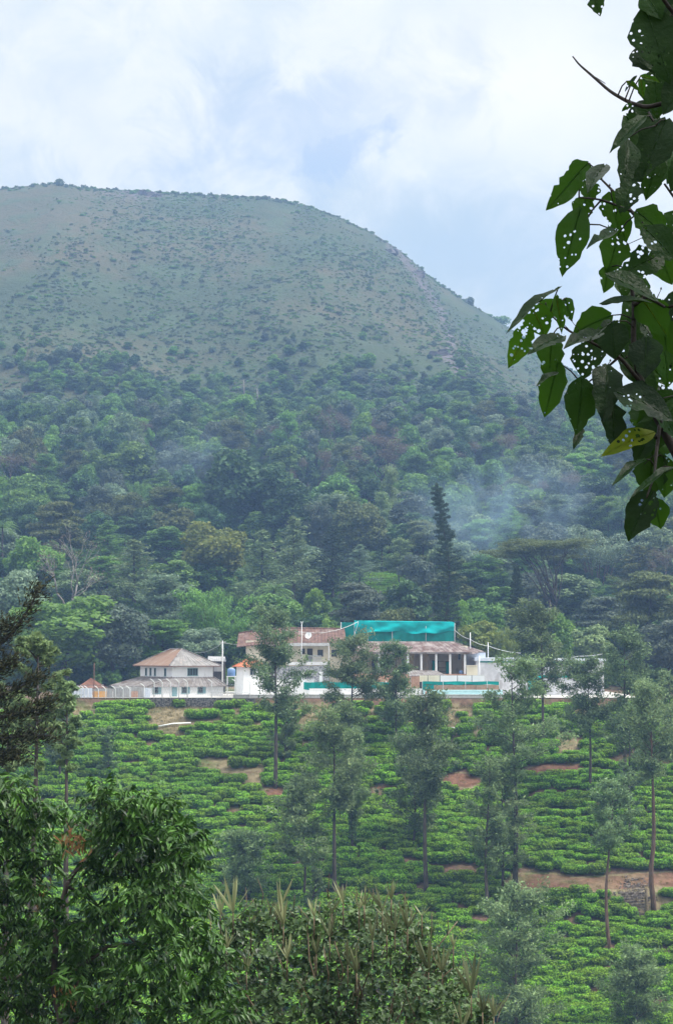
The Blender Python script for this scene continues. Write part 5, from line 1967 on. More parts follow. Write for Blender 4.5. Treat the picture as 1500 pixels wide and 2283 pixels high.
# trees that can be told apart (u, top v, width px, depth, kind, leaf, label)
KNOWN = [
    (150, 1325, 250, 352, 'round', 'bright', 'broad bright green tree at the left behind the garden hut'),
    (38, 1270, 150, 366, 'round', 'pale', 'pale grey green tree cut by the left edge above the dark needles'),
    (258, 1342, 150, 356, 'round', 'grey', 'grey leaved tree with pale leaning trunk left of the hipped house'),
    (158, 1195, 150, 380, 'bare', None, 'bare grey tree with many upright twigs, at the left'),
    (300, 1200, 150, 420, 'cone', 'oak_dark', 'dark feathery conifer shape above the grey leaved tree'),
    (372, 1290, 130, 380, 'loose', 'pale', 'tree with silvery pale shoots above the hipped house'),
    (488, 1302, 170, 372, 'bamboo', 'bright', 'mid green bamboo clump behind the hipped house'),
    (480, 1160, 140, 440, 'round', 'yellow', 'yellow green tree with reddish tinge above the bamboo'),
    (585, 1178, 150, 425, 'cone', 'oak_dark', 'dark feathery cone tree left of the tallest feathery cone'),
    (655, 1148, 130, 432, 'cone', 'oak_dark', 'tallest dark feathery cone tree above the brown tile roof'),
    (742, 1170, 120, 438, 'cone', 'conifer', 'very dark broad cone tree above the teal enclosure'),
    (608, 1278, 90, 385, 'palm', 'green', 'small palm crown amid the trees above the bungalow'),
    (622, 1320, 130, 372, 'round', 'green', 'rounded green tree just above the bungalow roof'),
    (706, 1300, 66, 385, 'round', 'bright', 'small bright green tree between the round tree and the dark layered one'),
    (742, 1368, 60, 350, 'round', 'bright', 'bright green low tree at the left corner of the teal enclosure'),
    (800, 1286, 150, 372, 'layered', 'grey', 'dusky olive layered tree directly above the teal enclosure'),
    (905, 1282, 110, 392, 'round', 'dark', 'dark rounded tree left of the leaning pine'),
    (880, 1356, 110, 352, 'round', 'olive', 'low olive tree behind the middle of the teal enclosure'),
    (1016, 1334, 70, 356, 'round', 'bright', 'dense bright rounded tree at the foot of the leaning pine'),
    (1080, 1330, 110, 368, 'round', 'green', 'mid green tree right of the leaning pine foot'),
    (1062, 1380, 110, 346, 'round', 'yellow', 'yellow green low tree behind the rope posts'),
    (1125, 1392, 70, 343, 'bamboo', 'yellow', 'yellow banana like clump beside the rope'),
    (1238, 1358, 96, 347, 'round', 'bright', 'bright green tree behind the flat crowned silver oak'),
    (1312, 1390, 100, 352, 'round', 'oak_leaf', 'soft grey green tree behind the right end of the long shed'),
    (1345, 1325, 140, 384, 'layered', 'grey', 'flat layered grey green tree right of the umbrella tree trunk'),
    (1440, 1265, 190, 372, 'layered', 'olive', 'broad olive tree near the right edge above the dense silver oak'),
    (1415, 1282, 90, 400, 'round', 'yellow', 'yellow tinged tree behind the broad olive tree'),
    (1480, 1372, 130, 350, 'round', 'grey', 'grey green tree at the right edge beside the dense silver oak'),
    (1330, 1168, 210, 470, 'bamboo', 'pale', 'large pale feathery clump right of the umbrella crown'),
    (1265, 1178, 120, 500, 'bamboo', 'pale', 'smaller pale feathery clump behind the umbrella crown'),
    (10, 1140, 70, 455, 'palm', 'green', 'coconut palm at the left edge of the forest'),
    (135, 1112, 150, 470, 'layered', 'olive', 'flat topped olive tree with thin trunk at the left'),
    (75, 1195, 120, 430, 'round', 'bright', 'dense rich green tree under the flat topped olive tree'),
    (545, 1000, 190, 520, 'round', 'dark', 'huge dark tree at the forest centre'),
    (612, 1018, 110, 515, 'tall', 'dark', 'tall dark tree at the right shoulder of the huge dark tree'),
    (652, 1062, 130, 505, 'tall', 'dark', 'dark spreading tree below the brown crowned trees'),
    (822, 1018, 62, 540, 'tall', 'dark', 'narrow ivy draped dark tree left of the leaning pine'),
    (868, 1050, 56, 520, 'loose', 'oak_leaf', 'thin pale trunked tree just right of the ivy draped tree'),
    (435, 1072, 90, 515, 'layered', 'green', 'flat green tree left of the huge dark tree'),
    (296, 978, 130, 575, 'round', 'green', 'broad green domed tree in the upper left forest'),
    (110, 965, 70, 600, 'round', 'bright', 'light green egg shaped tree in the upper left forest'),
    (756, 916, 84, 640, 'dry', 'brown', 'brown bare crowned tree, the biggest of the dry ones'),
    (870, 938, 76, 640, 'dry', 'brown', 'brown dry tree right of the biggest brown one'),
    (598, 942, 90, 640, 'dry', 'brown', 'brown dry tree above the huge dark tree'),
    (848, 980, 120, 600, 'dry', 'brown', 'grey brown dry tree above the ivy draped tree'),
    (40, 1012, 90, 570, 'dry', 'brown', 'brown dry tree at the left edge of the forest'),
    (700, 1010, 70, 580, 'dry', 'brown', 'small brown dry tree right of the huge dark tree'),
    (1092, 978, 100, 600, 'dry', 'brown', 'brownish thin tree above the smoke'),
    (1240, 1064, 84, 550, 'dry', 'brown', 'brownish pale tree right of the smoke'),
    (345, 935, 90, 640, 'dry', 'brown', 'reddish brown tree high in the left forest'),
    (1478, 1214, 80, 450, 'dry', 'brown', 'reddish brown tree at the right edge of the forest'),
    (60, 1195, 90, 500, 'dry', 'brown', 'pinkish bare tree beside the coconut palm'),
    (890, 1206, 60, 462, 'loose', 'oak_leaf', 'wispy tree standing in the distant tea clearing'),
    (975, 1120, 70, 520, 'loose', 'oak_leaf', 'tall loose tree directly behind the leaning pine tip'),
    (850, 1105, 50, 500, 'loose', 'oak_leaf', 'slim loose tree at the back of the distant tea clearing'),
]
rng = np.random.default_rng(2024)
occ = [(k[0], k[1] + k[2] * .35, k[2]) for k in KNOWN]


def clearing(u, v):
    return ((u - 880) / 105) ** 2 + ((v - 1222) / 34) ** 2 < 1


FILL = []
v = 1392.0
row = 0
while v > 872:
    step_u = float(np.interp(v, [872, 1000, 1150, 1392], [36, 50, 68, 84]))
    u = -60 + rng.random() * step_u
    while u < 1570:
        wpx = step_u * rng.uniform(.95, 1.9)
        vt = v + rng.normal() * 9
        cu, cvv = u, vt + wpx * .35
        bad = any(abs(cu - a) < .24 * (wpx + wd_) and abs(cvv - b) < .20 * (wpx + wd_) for a, b, wd_ in occ)
        if vt > 1340 and 500 < u < 780:
            bad = bad or rng.random() < .3
        if clearing(u, vt + 42):
            bad = True
        if not bad:
            FILL.append((u, vt, wpx))
        u += step_u * rng.uniform(.72, 1.18)
    v -= float(np.interp(v, [872, 1000, 1150, 1392], [17, 22, 27, 31]))
    row += 1

KINDS_ = [('round', .50), ('tall', .12), ('loose', .16), ('cone', .10), ('layered', .08), ('bamboo', .04)]
LEAF_ = [('green', .32), ('dark', .17), ('grey', .13), ('pale', .14), ('bright', .10), ('olive', .08), ('oak_dark', .06)]
TONEW = {'green': 'mid green', 'dark': 'dark green', 'grey': 'grey green', 'pale': 'pale silvery green', 'bright': 'bright green', 'olive': 'olive', 'oak_dark': 'dusky green', 'brown': 'dry brown',
         'yellow': 'yellowish', 'oak_leaf': 'soft green', 'conifer': 'blackish green'}
KINDW = {'round': 'rounded tree', 'tall': 'tall tree', 'loose': 'wispy tree', 'cone': 'cone shaped tree', 'layered': 'flat layered tree', 'bamboo': 'feathery tree', 'dry': 'sparse tree'}


def pick(tab):
    q = rng.random()
    for k_, p_ in tab:
        q -= p_
        if q <= 0:
            return k_
    return tab[0][0]


def set_tree(u, vt, wpx, Y, kind, leaf, label, group):
    g = at(u, vt, Y)
    x = g[0]
    gz = float(H(x, Y))
    h = max(g[2] - gz, 4.0)
    wd = wpx * Y / F
    # a tree that would have to be far too tall or short keeps a natural ratio instead
    h = min(h, wd * (3.4 if kind in ('tall', 'loose', 'cone') else 2.2) + 6)
    zbase = g[2] - h
    if zbase > gz + .2:
        zbase, h = gz, g[2] - gz
    return plant(kind, int(abs(u) * 7 + vt) % 5, (x, Y, zbase), wd * 1.06, h, label, 'tree', group, M[leaf] if leaf else None, None, float(rng.uniform(0, 6.28)), name='forest_tree')


for (u, vt, wpx, Y, kind, leaf, lab) in KNOWN:
    set_tree(u, vt, wpx, Y, kind, leaf, lab, None)
    TREES.append((u, vt))

FILL = [f for f in FILL if -50 < f[0] < 1555]
fill_info = []
for (u, vt, wpx) in FILL:
    kind = pick(KINDS_)
    leaf = pick(LEAF_)
    if rng.random() < .015 and vt < 1150:
        kind, leaf = 'dry', 'brown'
    Y = forest_y(vt + wpx * .9) + rng.normal() * 4
    Y = max(Y, 349)
    fill_info.append((u, vt, wpx, Y, kind, leaf))
inview = [f for f in fill_info if -10 < f[0] < 1510]
inview.sort(key=lambda f: -f[2])
nsingle = max(0, 296 - len(KNOWN))
singles = inview[:nsingle]
others = [f for f in fill_info if f not in singles]
MARKS = [(980, 1200, 'the leaning pine'), (1225, 1225, 'the umbrella tree crown'), (1150, 1330, 'the dark spire conifer'), (10, 1170, 'the coconut palm'), (545, 1050, 'the huge dark tree'),
         (756, 940, 'the biggest brown dry tree'), (135, 1140, 'the flat topped olive tree'), (655, 1190, 'the tallest feathery cone tree'), (300, 1250, 'the dark feathery conifer shape'), (822, 1070, 'the ivy draped dark tree'),
         (885, 1400, 'the teal enclosure'), (395, 1465, 'the hipped house roof'), (296, 1010, 'the broad green domed tree'), (1330, 1210, 'the large pale feathery clump'), (1440, 1300, 'the broad olive tree'),
         (110, 1000, 'the light green egg shaped tree'), (1020, 870, 'the dark cliff patch'), (40, 1040, 'the brown tree at the left edge'), (1240, 1090, 'the brownish pale tree'), (480, 1190, 'the yellow green tree')]
labs = near_labels([(f[0], f[1] + f[2] * .4, TONEW[f[5]] + ' ' + KINDW[f[4]]) for f in singles], MARKS, lambda a, b, c, d: '%s, %s %s %s' % (a, b, c, d))
for f, lb in zip(singles, labs):
    set_tree(*f[:4], f[4], f[5], lb, 'trees of the hillside forest')

# --- the pine that leans over, dark conifer spire, umbrella tree
Yp = 352.0
gp = at(972, 1385, Yp)
zb = float(H(gp[0], Yp))
hp = at(972, 1078, Yp)[2] - zb
px_m = F / Yp
own = column_pine(701, hp, 5.4, lambda q: (np.interp(q, [0, .155, .36, .57, .78, 1.0], [0, 5 / px_m, 24 / px_m, 31 / px_m, 17 / px_m, 1 / px_m]), 0), 3.0, ([0, .06, .155, .36, .57, .78, .93, 1.0], [.55, .85, .98, 1.0, .92, .66, .52, .34]))
root = empty('leaning_pine', (gp[0], Yp, zb), 'tall dark columnar pine with bent leaning tip behind the teal enclosure', 'tree')
own[0].obj('trunk', M['bark'], root)
own[1].obj('crown', M['conifer'], root)
Yp = 350.0
gp = at(1152, 1400, Yp)
zb = float(H(gp[0], Yp))
hp = at(1152, 1258, Yp)[2] - zb
own = column_pine(702, hp, 6.4, None, 3.2, ([0, .1, .5, .8, 1.0], [.8, 1.0, .72, .40, .06]))
root = empty('spire_conifer', (gp[0], Yp, zb), 'blackish spire shaped conifer left of the umbrella tree', 'tree')
own[0].obj('trunk', M['bark'], root)
own[1].obj('crown', M['conifer'], root)
Yp = 392.0
gp = at(1232, 1350, Yp)
zb = float(H(gp[0], Yp))
hp = at(1232, 1203, Yp)[2] - zb
own = umbrella_tree(703, hp, 250 * Yp / F * .95, 1.15)
root = empty('umbrella_tree', (gp[0], Yp, zb), 'wide flat crowned umbrella tree with bare forked limbs at the right', 'tree')
own[0].obj('trunk', M['bark'], root)
own[1].obj('crown', M['olive'], root)
M['dead_bark'] = surf_mat('weathered_bark', (0.13, 0.12, 0.11), (0.24, 0.22, 0.20), 3, 0.9, 0.15)
# two pale dead trunks on the lower hill
for u, v0, v1, wd_ in ((543, 846, 892, 'taller'), (573, 866, 900, 'shorter')):
    Y = 690.0
    a, b = at(u, v1 + 6, Y), at(u, v0, Y)
    root = empty('dead_tree', a, '%s of two pale bare trunks standing at the top of the forest' % wd_, 'tree')
    m_ = MB()
    m_.tube([(0, 0, -2), (.2, 0, (b - a)[2] * .5), (0, 0, (b - a)[2])], [.30, .26, .15], 6)
    part(m_, 'trunk', M['dead_bark'], root)
    m_ = MB()
    for k in range(5):
        s = (k % 2) * 2 - 1
        z = (b - a)[2] * (.55 + .09 * k)
        m_.tube([(0, 0, z), (s * 1.1, .3, z + .9)], [.09, .03], 4)
    part(m_, 'limb', M['dead_bark'], root)

# --- the remaining far trees and the scrub on the hill: stuff
holder = {}


def source(kind, k, leaf):
    """an object of the scene whose crown mesh can be instanced"""
    tm, cm, h0, w0 = PROTO[kind][k % len(PROTO[kind])]
    me = recolour(cm, M[leaf])
    for o in COL.objects:
        if o.type == 'MESH' and o.data == me:
            return o, h0, w0
    return None


srcs, sizes = [], []
for kind, k, leaf in (('round', 0, 'green'), ('round', 1, 'green'), ('round', 2, 'dark'), ('round', 3, 'pale'), ('round', 4, 'grey'), ('round', 1, 'bright'), ('tall', 0, 'green'), ('tall', 1, 'dark'), ('cone', 0, 'oak_dark'), ('round', 2, 'green'), ('round', 3, 'green')):
    s_ = source(kind, k, leaf)
    if s_:
        srcs.append(s_[0])
        sizes.append(s_[1:])
pts, rts, scs, ids = [], [], [], []
for f in others:
    u, vt, wpx, Y = f[:4]
    g = at(u, vt, Y)
    gz = float(H(g[0], Y))
    k = int(rng.integers(len(srcs)))
    h0, w0 = sizes[k]
    wd = wpx * Y / F * 1.06
    h = max(3.0, min(g[2] - gz, wd * 2.4 + 4))
    pts.append((g[0], Y, g[2] - h))
    rts.append((0, 0, rng.uniform(0, 6.28)))
    scs.append((wd / w0, wd / w0, h / h0))
    ids.append(k)
# upper fringe of the forest fades into scrub, tree by tree smaller
for _ in range(1400):
    v = 910 - abs(rng.normal()) * 30
    u = rng.uniform(-60, 1560)
    b = (u - 750) / F
    t_ = np.clip((905 - v) / 120.0, 0, 1)
    Y = 692 + 170 * t_ + rng.normal() * 12
    x = b * Y
    wd = rng.uniform(3.5, 8.5) * (1 - .62 * t_)
    k = int(rng.integers(len(srcs)))
    h0, w0 = sizes[k]
    h = wd * rng.uniform(.9, 1.3)
    pts.append((x, Y, float(H(x, Y)) - h * .25))
    rts.append((0, 0, rng.uniform(0, 6.28)))
    scs.append((wd / w0, wd / w0, h / h0))
    ids.append(k)
scatter('distant_forest', pts, rts, scs, ids, srcs, None, 'mass of far trees at the upper edge of the forest', 'forest')

# --- scrub dotted over the hill (a few single shrubs serve as its kinds)
sh_src = []
for k, (u, v, lf, lb) in enumerate(((1048, 664, 'scrub', 'small shrub on the hill skyline right of the rocks'), (1118, 703, 'green', 'leafy shrub clump on the right skyline of the hill, near the leaves'), (124, 392, 'scrub', 'shrub on the highest bump of the hill skyline'))):
    b = (u - 750) / F
    Y = 1128.0
    x = b * Y
    z = float(H(x, Y))
    own = low_bush(800 + k, 6.0 if k != 1 else 9.0, 5.0, 3.2, 1.1)
    root = empty('hill_shrub', (x, Y, z - .6), lb, 'shrub')
    m_ = MB()
    m_.tube([(0, 0, -1), (0, 0, 2)], [.15, .08], 5)
    part(m_, 'stem', M['bark'], root)
    o = own[1].obj('crown', M[lf], root)
    sh_src.append(o)
pts, rts, scs, ids = [], [], [], []
N_ = 60000
uu = rng.uniform(-80, 1580, N_)
tt = rng.random(N_) ** .85
for u, t_ in zip(uu, tt):
    Y = 705 + 445 * t_
    b = (u - 750) / F
    x = b * Y
    d = fbm(np.array(u / 120.0), np.array(t_ * 4.5), 31, 4) + .9 * (1 - t_) ** 2 - .25
    wv = vnoise(np.array(u / 26.0), np.array(t_ * 22.0), 44)
    if d * .75 + .35 * wv + .25 < rng.uniform(-.35, 1.35):
        continue
    s = rng.uniform(.06, .17) * (1.45 - .5 * t_) * (1.9 if rng.random() < .05 else 1)
    pts.append((x, Y, float(H(x, Y)) - .35))
    rts.append((0, 0, rng.uniform(0, 6.28)))
    scs.append((s * 1.15, s * 1.15, s * .95))
    ids.append(int(rng.integers(3)))
for _ in range(420):                              # fringe along the skyline
    u = rng.uniform(-40, 1300)
    Y = 1135 + rng.uniform(-14, 14)
    x = (u - 750) / F * Y
    s = rng.uniform(.16, .48) * (1 if u < 660 else .8)
    pts.append((x, Y, float(H(x, Y)) - .5))
    rts.append((0, 0, rng.uniform(0, 6.28)))
    scs.append((s, s, s * rng.uniform(.7, 1.1)))
    ids.append(int(rng.integers(3)))
scatter('hillside_scrub', pts, rts, scs, ids, sh_src, None, 'low scrub dotted over the grassy hill', 'scrub')

# rock outcrops on the hill
rk = 0
for (u, v, wpx, hpx, lb) in ((985, 792, 40, 12, 'reddish rock outcrop in the lower middle of the hill face'), (1032, 866, 40, 44, 'dark cliff patch just above the forest on the right of the hill'), (330, 436, 70, 26, 'dark rock band under the left part of the skyline'),
                             (790, 500, 40, 9, 'dark rock ledge high on the right shoulder of the hill'), (868, 562, 30, 9, 'second dark rock ledge lower on the right shoulder'), (930, 612, 22, 9, 'small dark rock low on the right shoulder skyline')):
    p = ground_hit(u, v, 702, 1150, .5)
    rngk = np.random.default_rng(900 + rk)
    rk += 1
    sW, sH = wpx * p[1] / F, hpx * p[1] / F
    m_ = MB()
    for q in range(22):
        c = np.array((rngk.normal() * sW * .28, rngk.uniform(0, 2) + 0, rngk.normal() * sH * .25))
        c[1] += c[2] * 1.6
        s = rngk.uniform(.6, 1.7)
        d = np.array([(x, y, z) for z in (-1, 1) for y in (-1, 1) for x in (-1, 1)]) * s * np.array((1.4, 1, .75)) + rngk.normal(size=(8, 3)) * s * .38
        m_.add(d + c, np.array([(0, 2, 3, 1), (4, 5, 7, 6), (0, 1, 5, 4), (2, 6, 7, 3), (0, 4, 6, 2), (1, 3, 7, 5)]), 0, rngk.random())
    o = m_.obj('rock_outcrop', M['rock'], None, p)
    tag(o, lb, 'rock', 'rock outcrops on the hill')

# tea rows in the distant clearing
pts, rts, scs, ids = [], [], [], []
for k in range(17):
    for q in range(52):
        Y = 452 + k * 2.3 + rng.normal() * .2
        x = at(880, 1222, Y)[0] - 14 + q * 1.15 * 1.0 + rng.normal() * .2 - 15
        pz = (x, Y, float(H(x, Y)))
        pts.append(pz)
        rts.append((0, 0, rng.uniform(-.3, .3)))
        scs.append((1.1, 1.0, 1.0))
        ids.append(int(rng.integers(len(TEA))))
scatter('distant_tea', pts, rts, scs, ids, [src[k] for k in range(len(TEA))], None, 'far tea rows in a clearing of the forest behind the teal enclosure', 'tea bushes')
# understorey between the forest trees
pts, rts, scs, ids = [], [], [], []
usrc = [source('round', k, l)[0] for k, l in ((0, 'green'), (1, 'green'), (2, 'dark'), (3, 'green'))]
for _ in range(5200):
    y = 352 + 350 * rng.random() ** .8
    u = rng.uniform(-60, 1560)
    x = (u - 750) / F * y
    z = float(H(x, y))
    if 440 < y < 500 and abs(u - 880) < 120:
        continue
    s = rng.uniform(.20, .52)
    pts.append((x, y, z - 1.2 * s * 3))
    rts.append((0, 0, rng.uniform(0, 6.28)))
    scs.append((s, s, s * .8))
    ids.append(int(rng.integers(4)))
scatter('forest_understorey', pts, rts, scs, ids, usrc, None, 'leafy understorey filling the gaps between the forest trees', 'undergrowth')
# low undergrowth along the back of the terrace
pts, rts, scs, ids = [], [], [], []
bsrc = [source('round', k, 'green')[0] for k in (0, 1, 2)]
for _ in range(240):
    x, y = rng.uniform(-70, 75), rng.uniform(347, 362)
    if -18 < x < 30 and y < 350:
        y += 6
    s = rng.uniform(.14, .30)
    pts.append((x, y, float(H(x, y)) - .6))
    rts.append((0, 0, rng.uniform(0, 6.28)))
    scs.append((s, s, s))
    ids.append(int(rng.integers(3)))
scatter('undergrowth', pts, rts, scs, ids, bsrc, None, 'leafy undergrowth along the back of the terrace', 'undergrowth')
# ------------------------------------------------------------------ leafy branch hanging in from the right
def hero_leaf_mat():
    m, t = new_mat('eaten_broad_leaf')
    tcn = nd(t, 'ShaderNodeTexCoord')
    at_ = nd(t, 'ShaderNodeAttribute', attribute_name='tone')
    tone = at_.outputs['Fac']
    n1 = noise(t, tcn.outputs['Object'], 14, 4, .6)
    n2 = noise(t, tcn.outputs['Object'], 70, 3, .6)
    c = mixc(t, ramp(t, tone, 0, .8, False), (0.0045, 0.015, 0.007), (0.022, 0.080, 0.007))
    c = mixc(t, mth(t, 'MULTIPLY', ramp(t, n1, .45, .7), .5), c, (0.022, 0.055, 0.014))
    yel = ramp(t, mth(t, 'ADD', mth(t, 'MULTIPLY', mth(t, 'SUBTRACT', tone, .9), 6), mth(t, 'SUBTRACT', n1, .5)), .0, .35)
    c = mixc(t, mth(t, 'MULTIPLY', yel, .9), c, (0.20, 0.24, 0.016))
    p = nd(t, 'ShaderNodeBsdfPrincipled')
    p.inputs['Roughness'].default_value = .38
    p.inputs['Specular IOR Level'].default_value = .11
    t.links.new(c, p.inputs['Base Color'])
    bp = nd(t, 'ShaderNodeBump')
    bp.inputs['Strength'].default_value = .35
    bp.inputs['Distance'].default_value = .01
    t.links.new(n2, bp.inputs['Height'])
    t.links.new(bp.outputs[0], p.inputs['Normal'])
    tr = nd(t, 'ShaderNodeBsdfTranslucent')
    t.links.new(mixc(t, .5, c, (0.13, 0.32, 0.012)), tr.inputs['Color'])
    mx = nd(t, 'ShaderNodeMixShader')
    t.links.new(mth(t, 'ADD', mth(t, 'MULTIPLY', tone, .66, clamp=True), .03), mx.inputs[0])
    t.links.new(p.outputs[0], mx.inputs[1])
    t.links.new(tr.outputs[0], mx.inputs[2])
    vor = nd(t, 'ShaderNodeTexVoronoi')
    vor.inputs['Scale'].default_value = 62
    t.links.new(tcn.outputs['Object'], vor.inputs['Vector'])
    vor2 = nd(t, 'ShaderNodeTexVoronoi')
    vor2.inputs['Scale'].default_value = 27
    t.links.new(tcn.outputs['Object'], vor2.inputs['Vector'])
    n3 = noise(t, tcn.outputs['Object'], 7, 2, .5)
    h1 = mth(t, 'LESS_THAN', mth(t, 'ADD', vor.outputs['Distance'], mth(t, 'MULTIPLY', n2, .30)), mth(t, 'MULTIPLY', ramp(t, n3, .36, .60), .43))
    h2 = mth(t, 'LESS_THAN', mth(t, 'ADD', vor2.outputs['Distance'], mth(t, 'MULTIPLY', n2, .50)), mth(t, 'MULTIPLY', ramp(t, n3, .42, .66), .47))
    hole_ = mth(t, 'MAXIMUM', h1, h2)
    tp = nd(t, 'ShaderNodeBsdfTransparent')
    m2 = nd(t, 'ShaderNodeMixShader')
    t.links.new(hole_, m2.inputs[0])
    t.links.new(mx.outputs[0], m2.inputs[1])
    t.links.new(tp.outputs[0], m2.inputs[2])
    finish(t, m2.outputs[0])
    return m


M['hero'] = hero_leaf_mat()
YB = 5.0
PX = F / YB
# centre u, v, length px, width px, direction of the tip in degrees (0 right, 90 up), tilt (lean of the blade towards the sky), tone (shaded leaves coloured dark, lit ones bright), depth offset, fold
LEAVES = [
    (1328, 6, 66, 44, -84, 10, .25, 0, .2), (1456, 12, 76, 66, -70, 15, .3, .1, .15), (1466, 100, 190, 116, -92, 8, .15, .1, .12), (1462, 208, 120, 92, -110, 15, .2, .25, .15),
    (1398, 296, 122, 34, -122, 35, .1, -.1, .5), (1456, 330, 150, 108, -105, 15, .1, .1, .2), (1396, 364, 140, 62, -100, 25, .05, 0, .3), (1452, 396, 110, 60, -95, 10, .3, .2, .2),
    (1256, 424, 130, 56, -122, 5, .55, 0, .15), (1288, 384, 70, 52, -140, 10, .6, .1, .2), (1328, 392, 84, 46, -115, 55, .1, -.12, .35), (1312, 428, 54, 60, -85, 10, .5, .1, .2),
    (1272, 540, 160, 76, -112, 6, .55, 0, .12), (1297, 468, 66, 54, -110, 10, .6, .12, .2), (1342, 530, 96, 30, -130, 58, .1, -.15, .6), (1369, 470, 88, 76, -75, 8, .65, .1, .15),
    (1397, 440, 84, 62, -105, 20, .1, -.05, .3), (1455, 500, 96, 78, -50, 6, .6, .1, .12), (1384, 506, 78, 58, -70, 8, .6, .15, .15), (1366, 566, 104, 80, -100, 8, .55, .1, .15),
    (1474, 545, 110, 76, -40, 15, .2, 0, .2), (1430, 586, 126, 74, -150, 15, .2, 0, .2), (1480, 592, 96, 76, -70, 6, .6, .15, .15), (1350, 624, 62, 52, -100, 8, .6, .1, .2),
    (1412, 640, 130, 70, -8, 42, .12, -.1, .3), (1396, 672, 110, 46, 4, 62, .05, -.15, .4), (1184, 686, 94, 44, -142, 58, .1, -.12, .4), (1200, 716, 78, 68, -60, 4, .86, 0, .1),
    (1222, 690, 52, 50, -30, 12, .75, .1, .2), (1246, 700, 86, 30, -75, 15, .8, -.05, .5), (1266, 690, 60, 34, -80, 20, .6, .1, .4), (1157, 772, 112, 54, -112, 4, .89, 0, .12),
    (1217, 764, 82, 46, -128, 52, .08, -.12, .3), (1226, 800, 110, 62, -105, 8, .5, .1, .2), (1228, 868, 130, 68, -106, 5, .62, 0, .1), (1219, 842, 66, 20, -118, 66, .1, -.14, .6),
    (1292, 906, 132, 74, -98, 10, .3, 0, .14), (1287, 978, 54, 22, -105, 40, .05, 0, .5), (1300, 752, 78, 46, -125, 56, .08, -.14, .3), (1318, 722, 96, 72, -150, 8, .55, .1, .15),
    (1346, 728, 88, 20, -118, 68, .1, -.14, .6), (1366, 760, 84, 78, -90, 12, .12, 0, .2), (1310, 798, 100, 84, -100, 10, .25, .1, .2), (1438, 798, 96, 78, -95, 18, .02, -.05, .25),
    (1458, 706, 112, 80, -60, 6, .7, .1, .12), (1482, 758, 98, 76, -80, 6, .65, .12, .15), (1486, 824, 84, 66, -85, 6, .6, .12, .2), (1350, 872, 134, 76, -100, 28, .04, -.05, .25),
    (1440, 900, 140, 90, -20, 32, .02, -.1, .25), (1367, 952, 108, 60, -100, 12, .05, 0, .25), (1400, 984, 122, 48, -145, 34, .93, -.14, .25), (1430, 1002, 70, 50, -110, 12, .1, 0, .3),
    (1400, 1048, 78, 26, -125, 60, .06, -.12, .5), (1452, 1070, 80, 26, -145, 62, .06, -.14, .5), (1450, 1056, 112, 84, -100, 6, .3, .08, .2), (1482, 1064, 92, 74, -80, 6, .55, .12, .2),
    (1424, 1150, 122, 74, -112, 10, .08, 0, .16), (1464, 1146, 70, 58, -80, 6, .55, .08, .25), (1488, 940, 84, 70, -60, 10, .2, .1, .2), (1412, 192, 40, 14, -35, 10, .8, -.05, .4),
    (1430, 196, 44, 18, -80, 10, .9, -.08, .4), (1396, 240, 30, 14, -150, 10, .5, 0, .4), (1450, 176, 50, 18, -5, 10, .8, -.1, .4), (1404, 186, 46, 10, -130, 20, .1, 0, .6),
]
rng = np.random.default_rng(33)
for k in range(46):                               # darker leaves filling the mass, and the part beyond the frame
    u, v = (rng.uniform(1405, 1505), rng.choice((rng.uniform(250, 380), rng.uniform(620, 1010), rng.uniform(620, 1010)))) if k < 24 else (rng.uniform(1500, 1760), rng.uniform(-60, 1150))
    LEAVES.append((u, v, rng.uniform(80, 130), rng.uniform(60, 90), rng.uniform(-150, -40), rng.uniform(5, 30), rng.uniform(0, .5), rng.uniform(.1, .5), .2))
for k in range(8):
    LEAVES.append((rng.uniform(1420, 1520), rng.uniform(0, 420), rng.uniform(80, 120), rng.uniform(60, 90), rng.uniform(-130, -60), rng.uniform(5, 20), rng.uniform(0, .3), rng.uniform(.15, .5), .2))


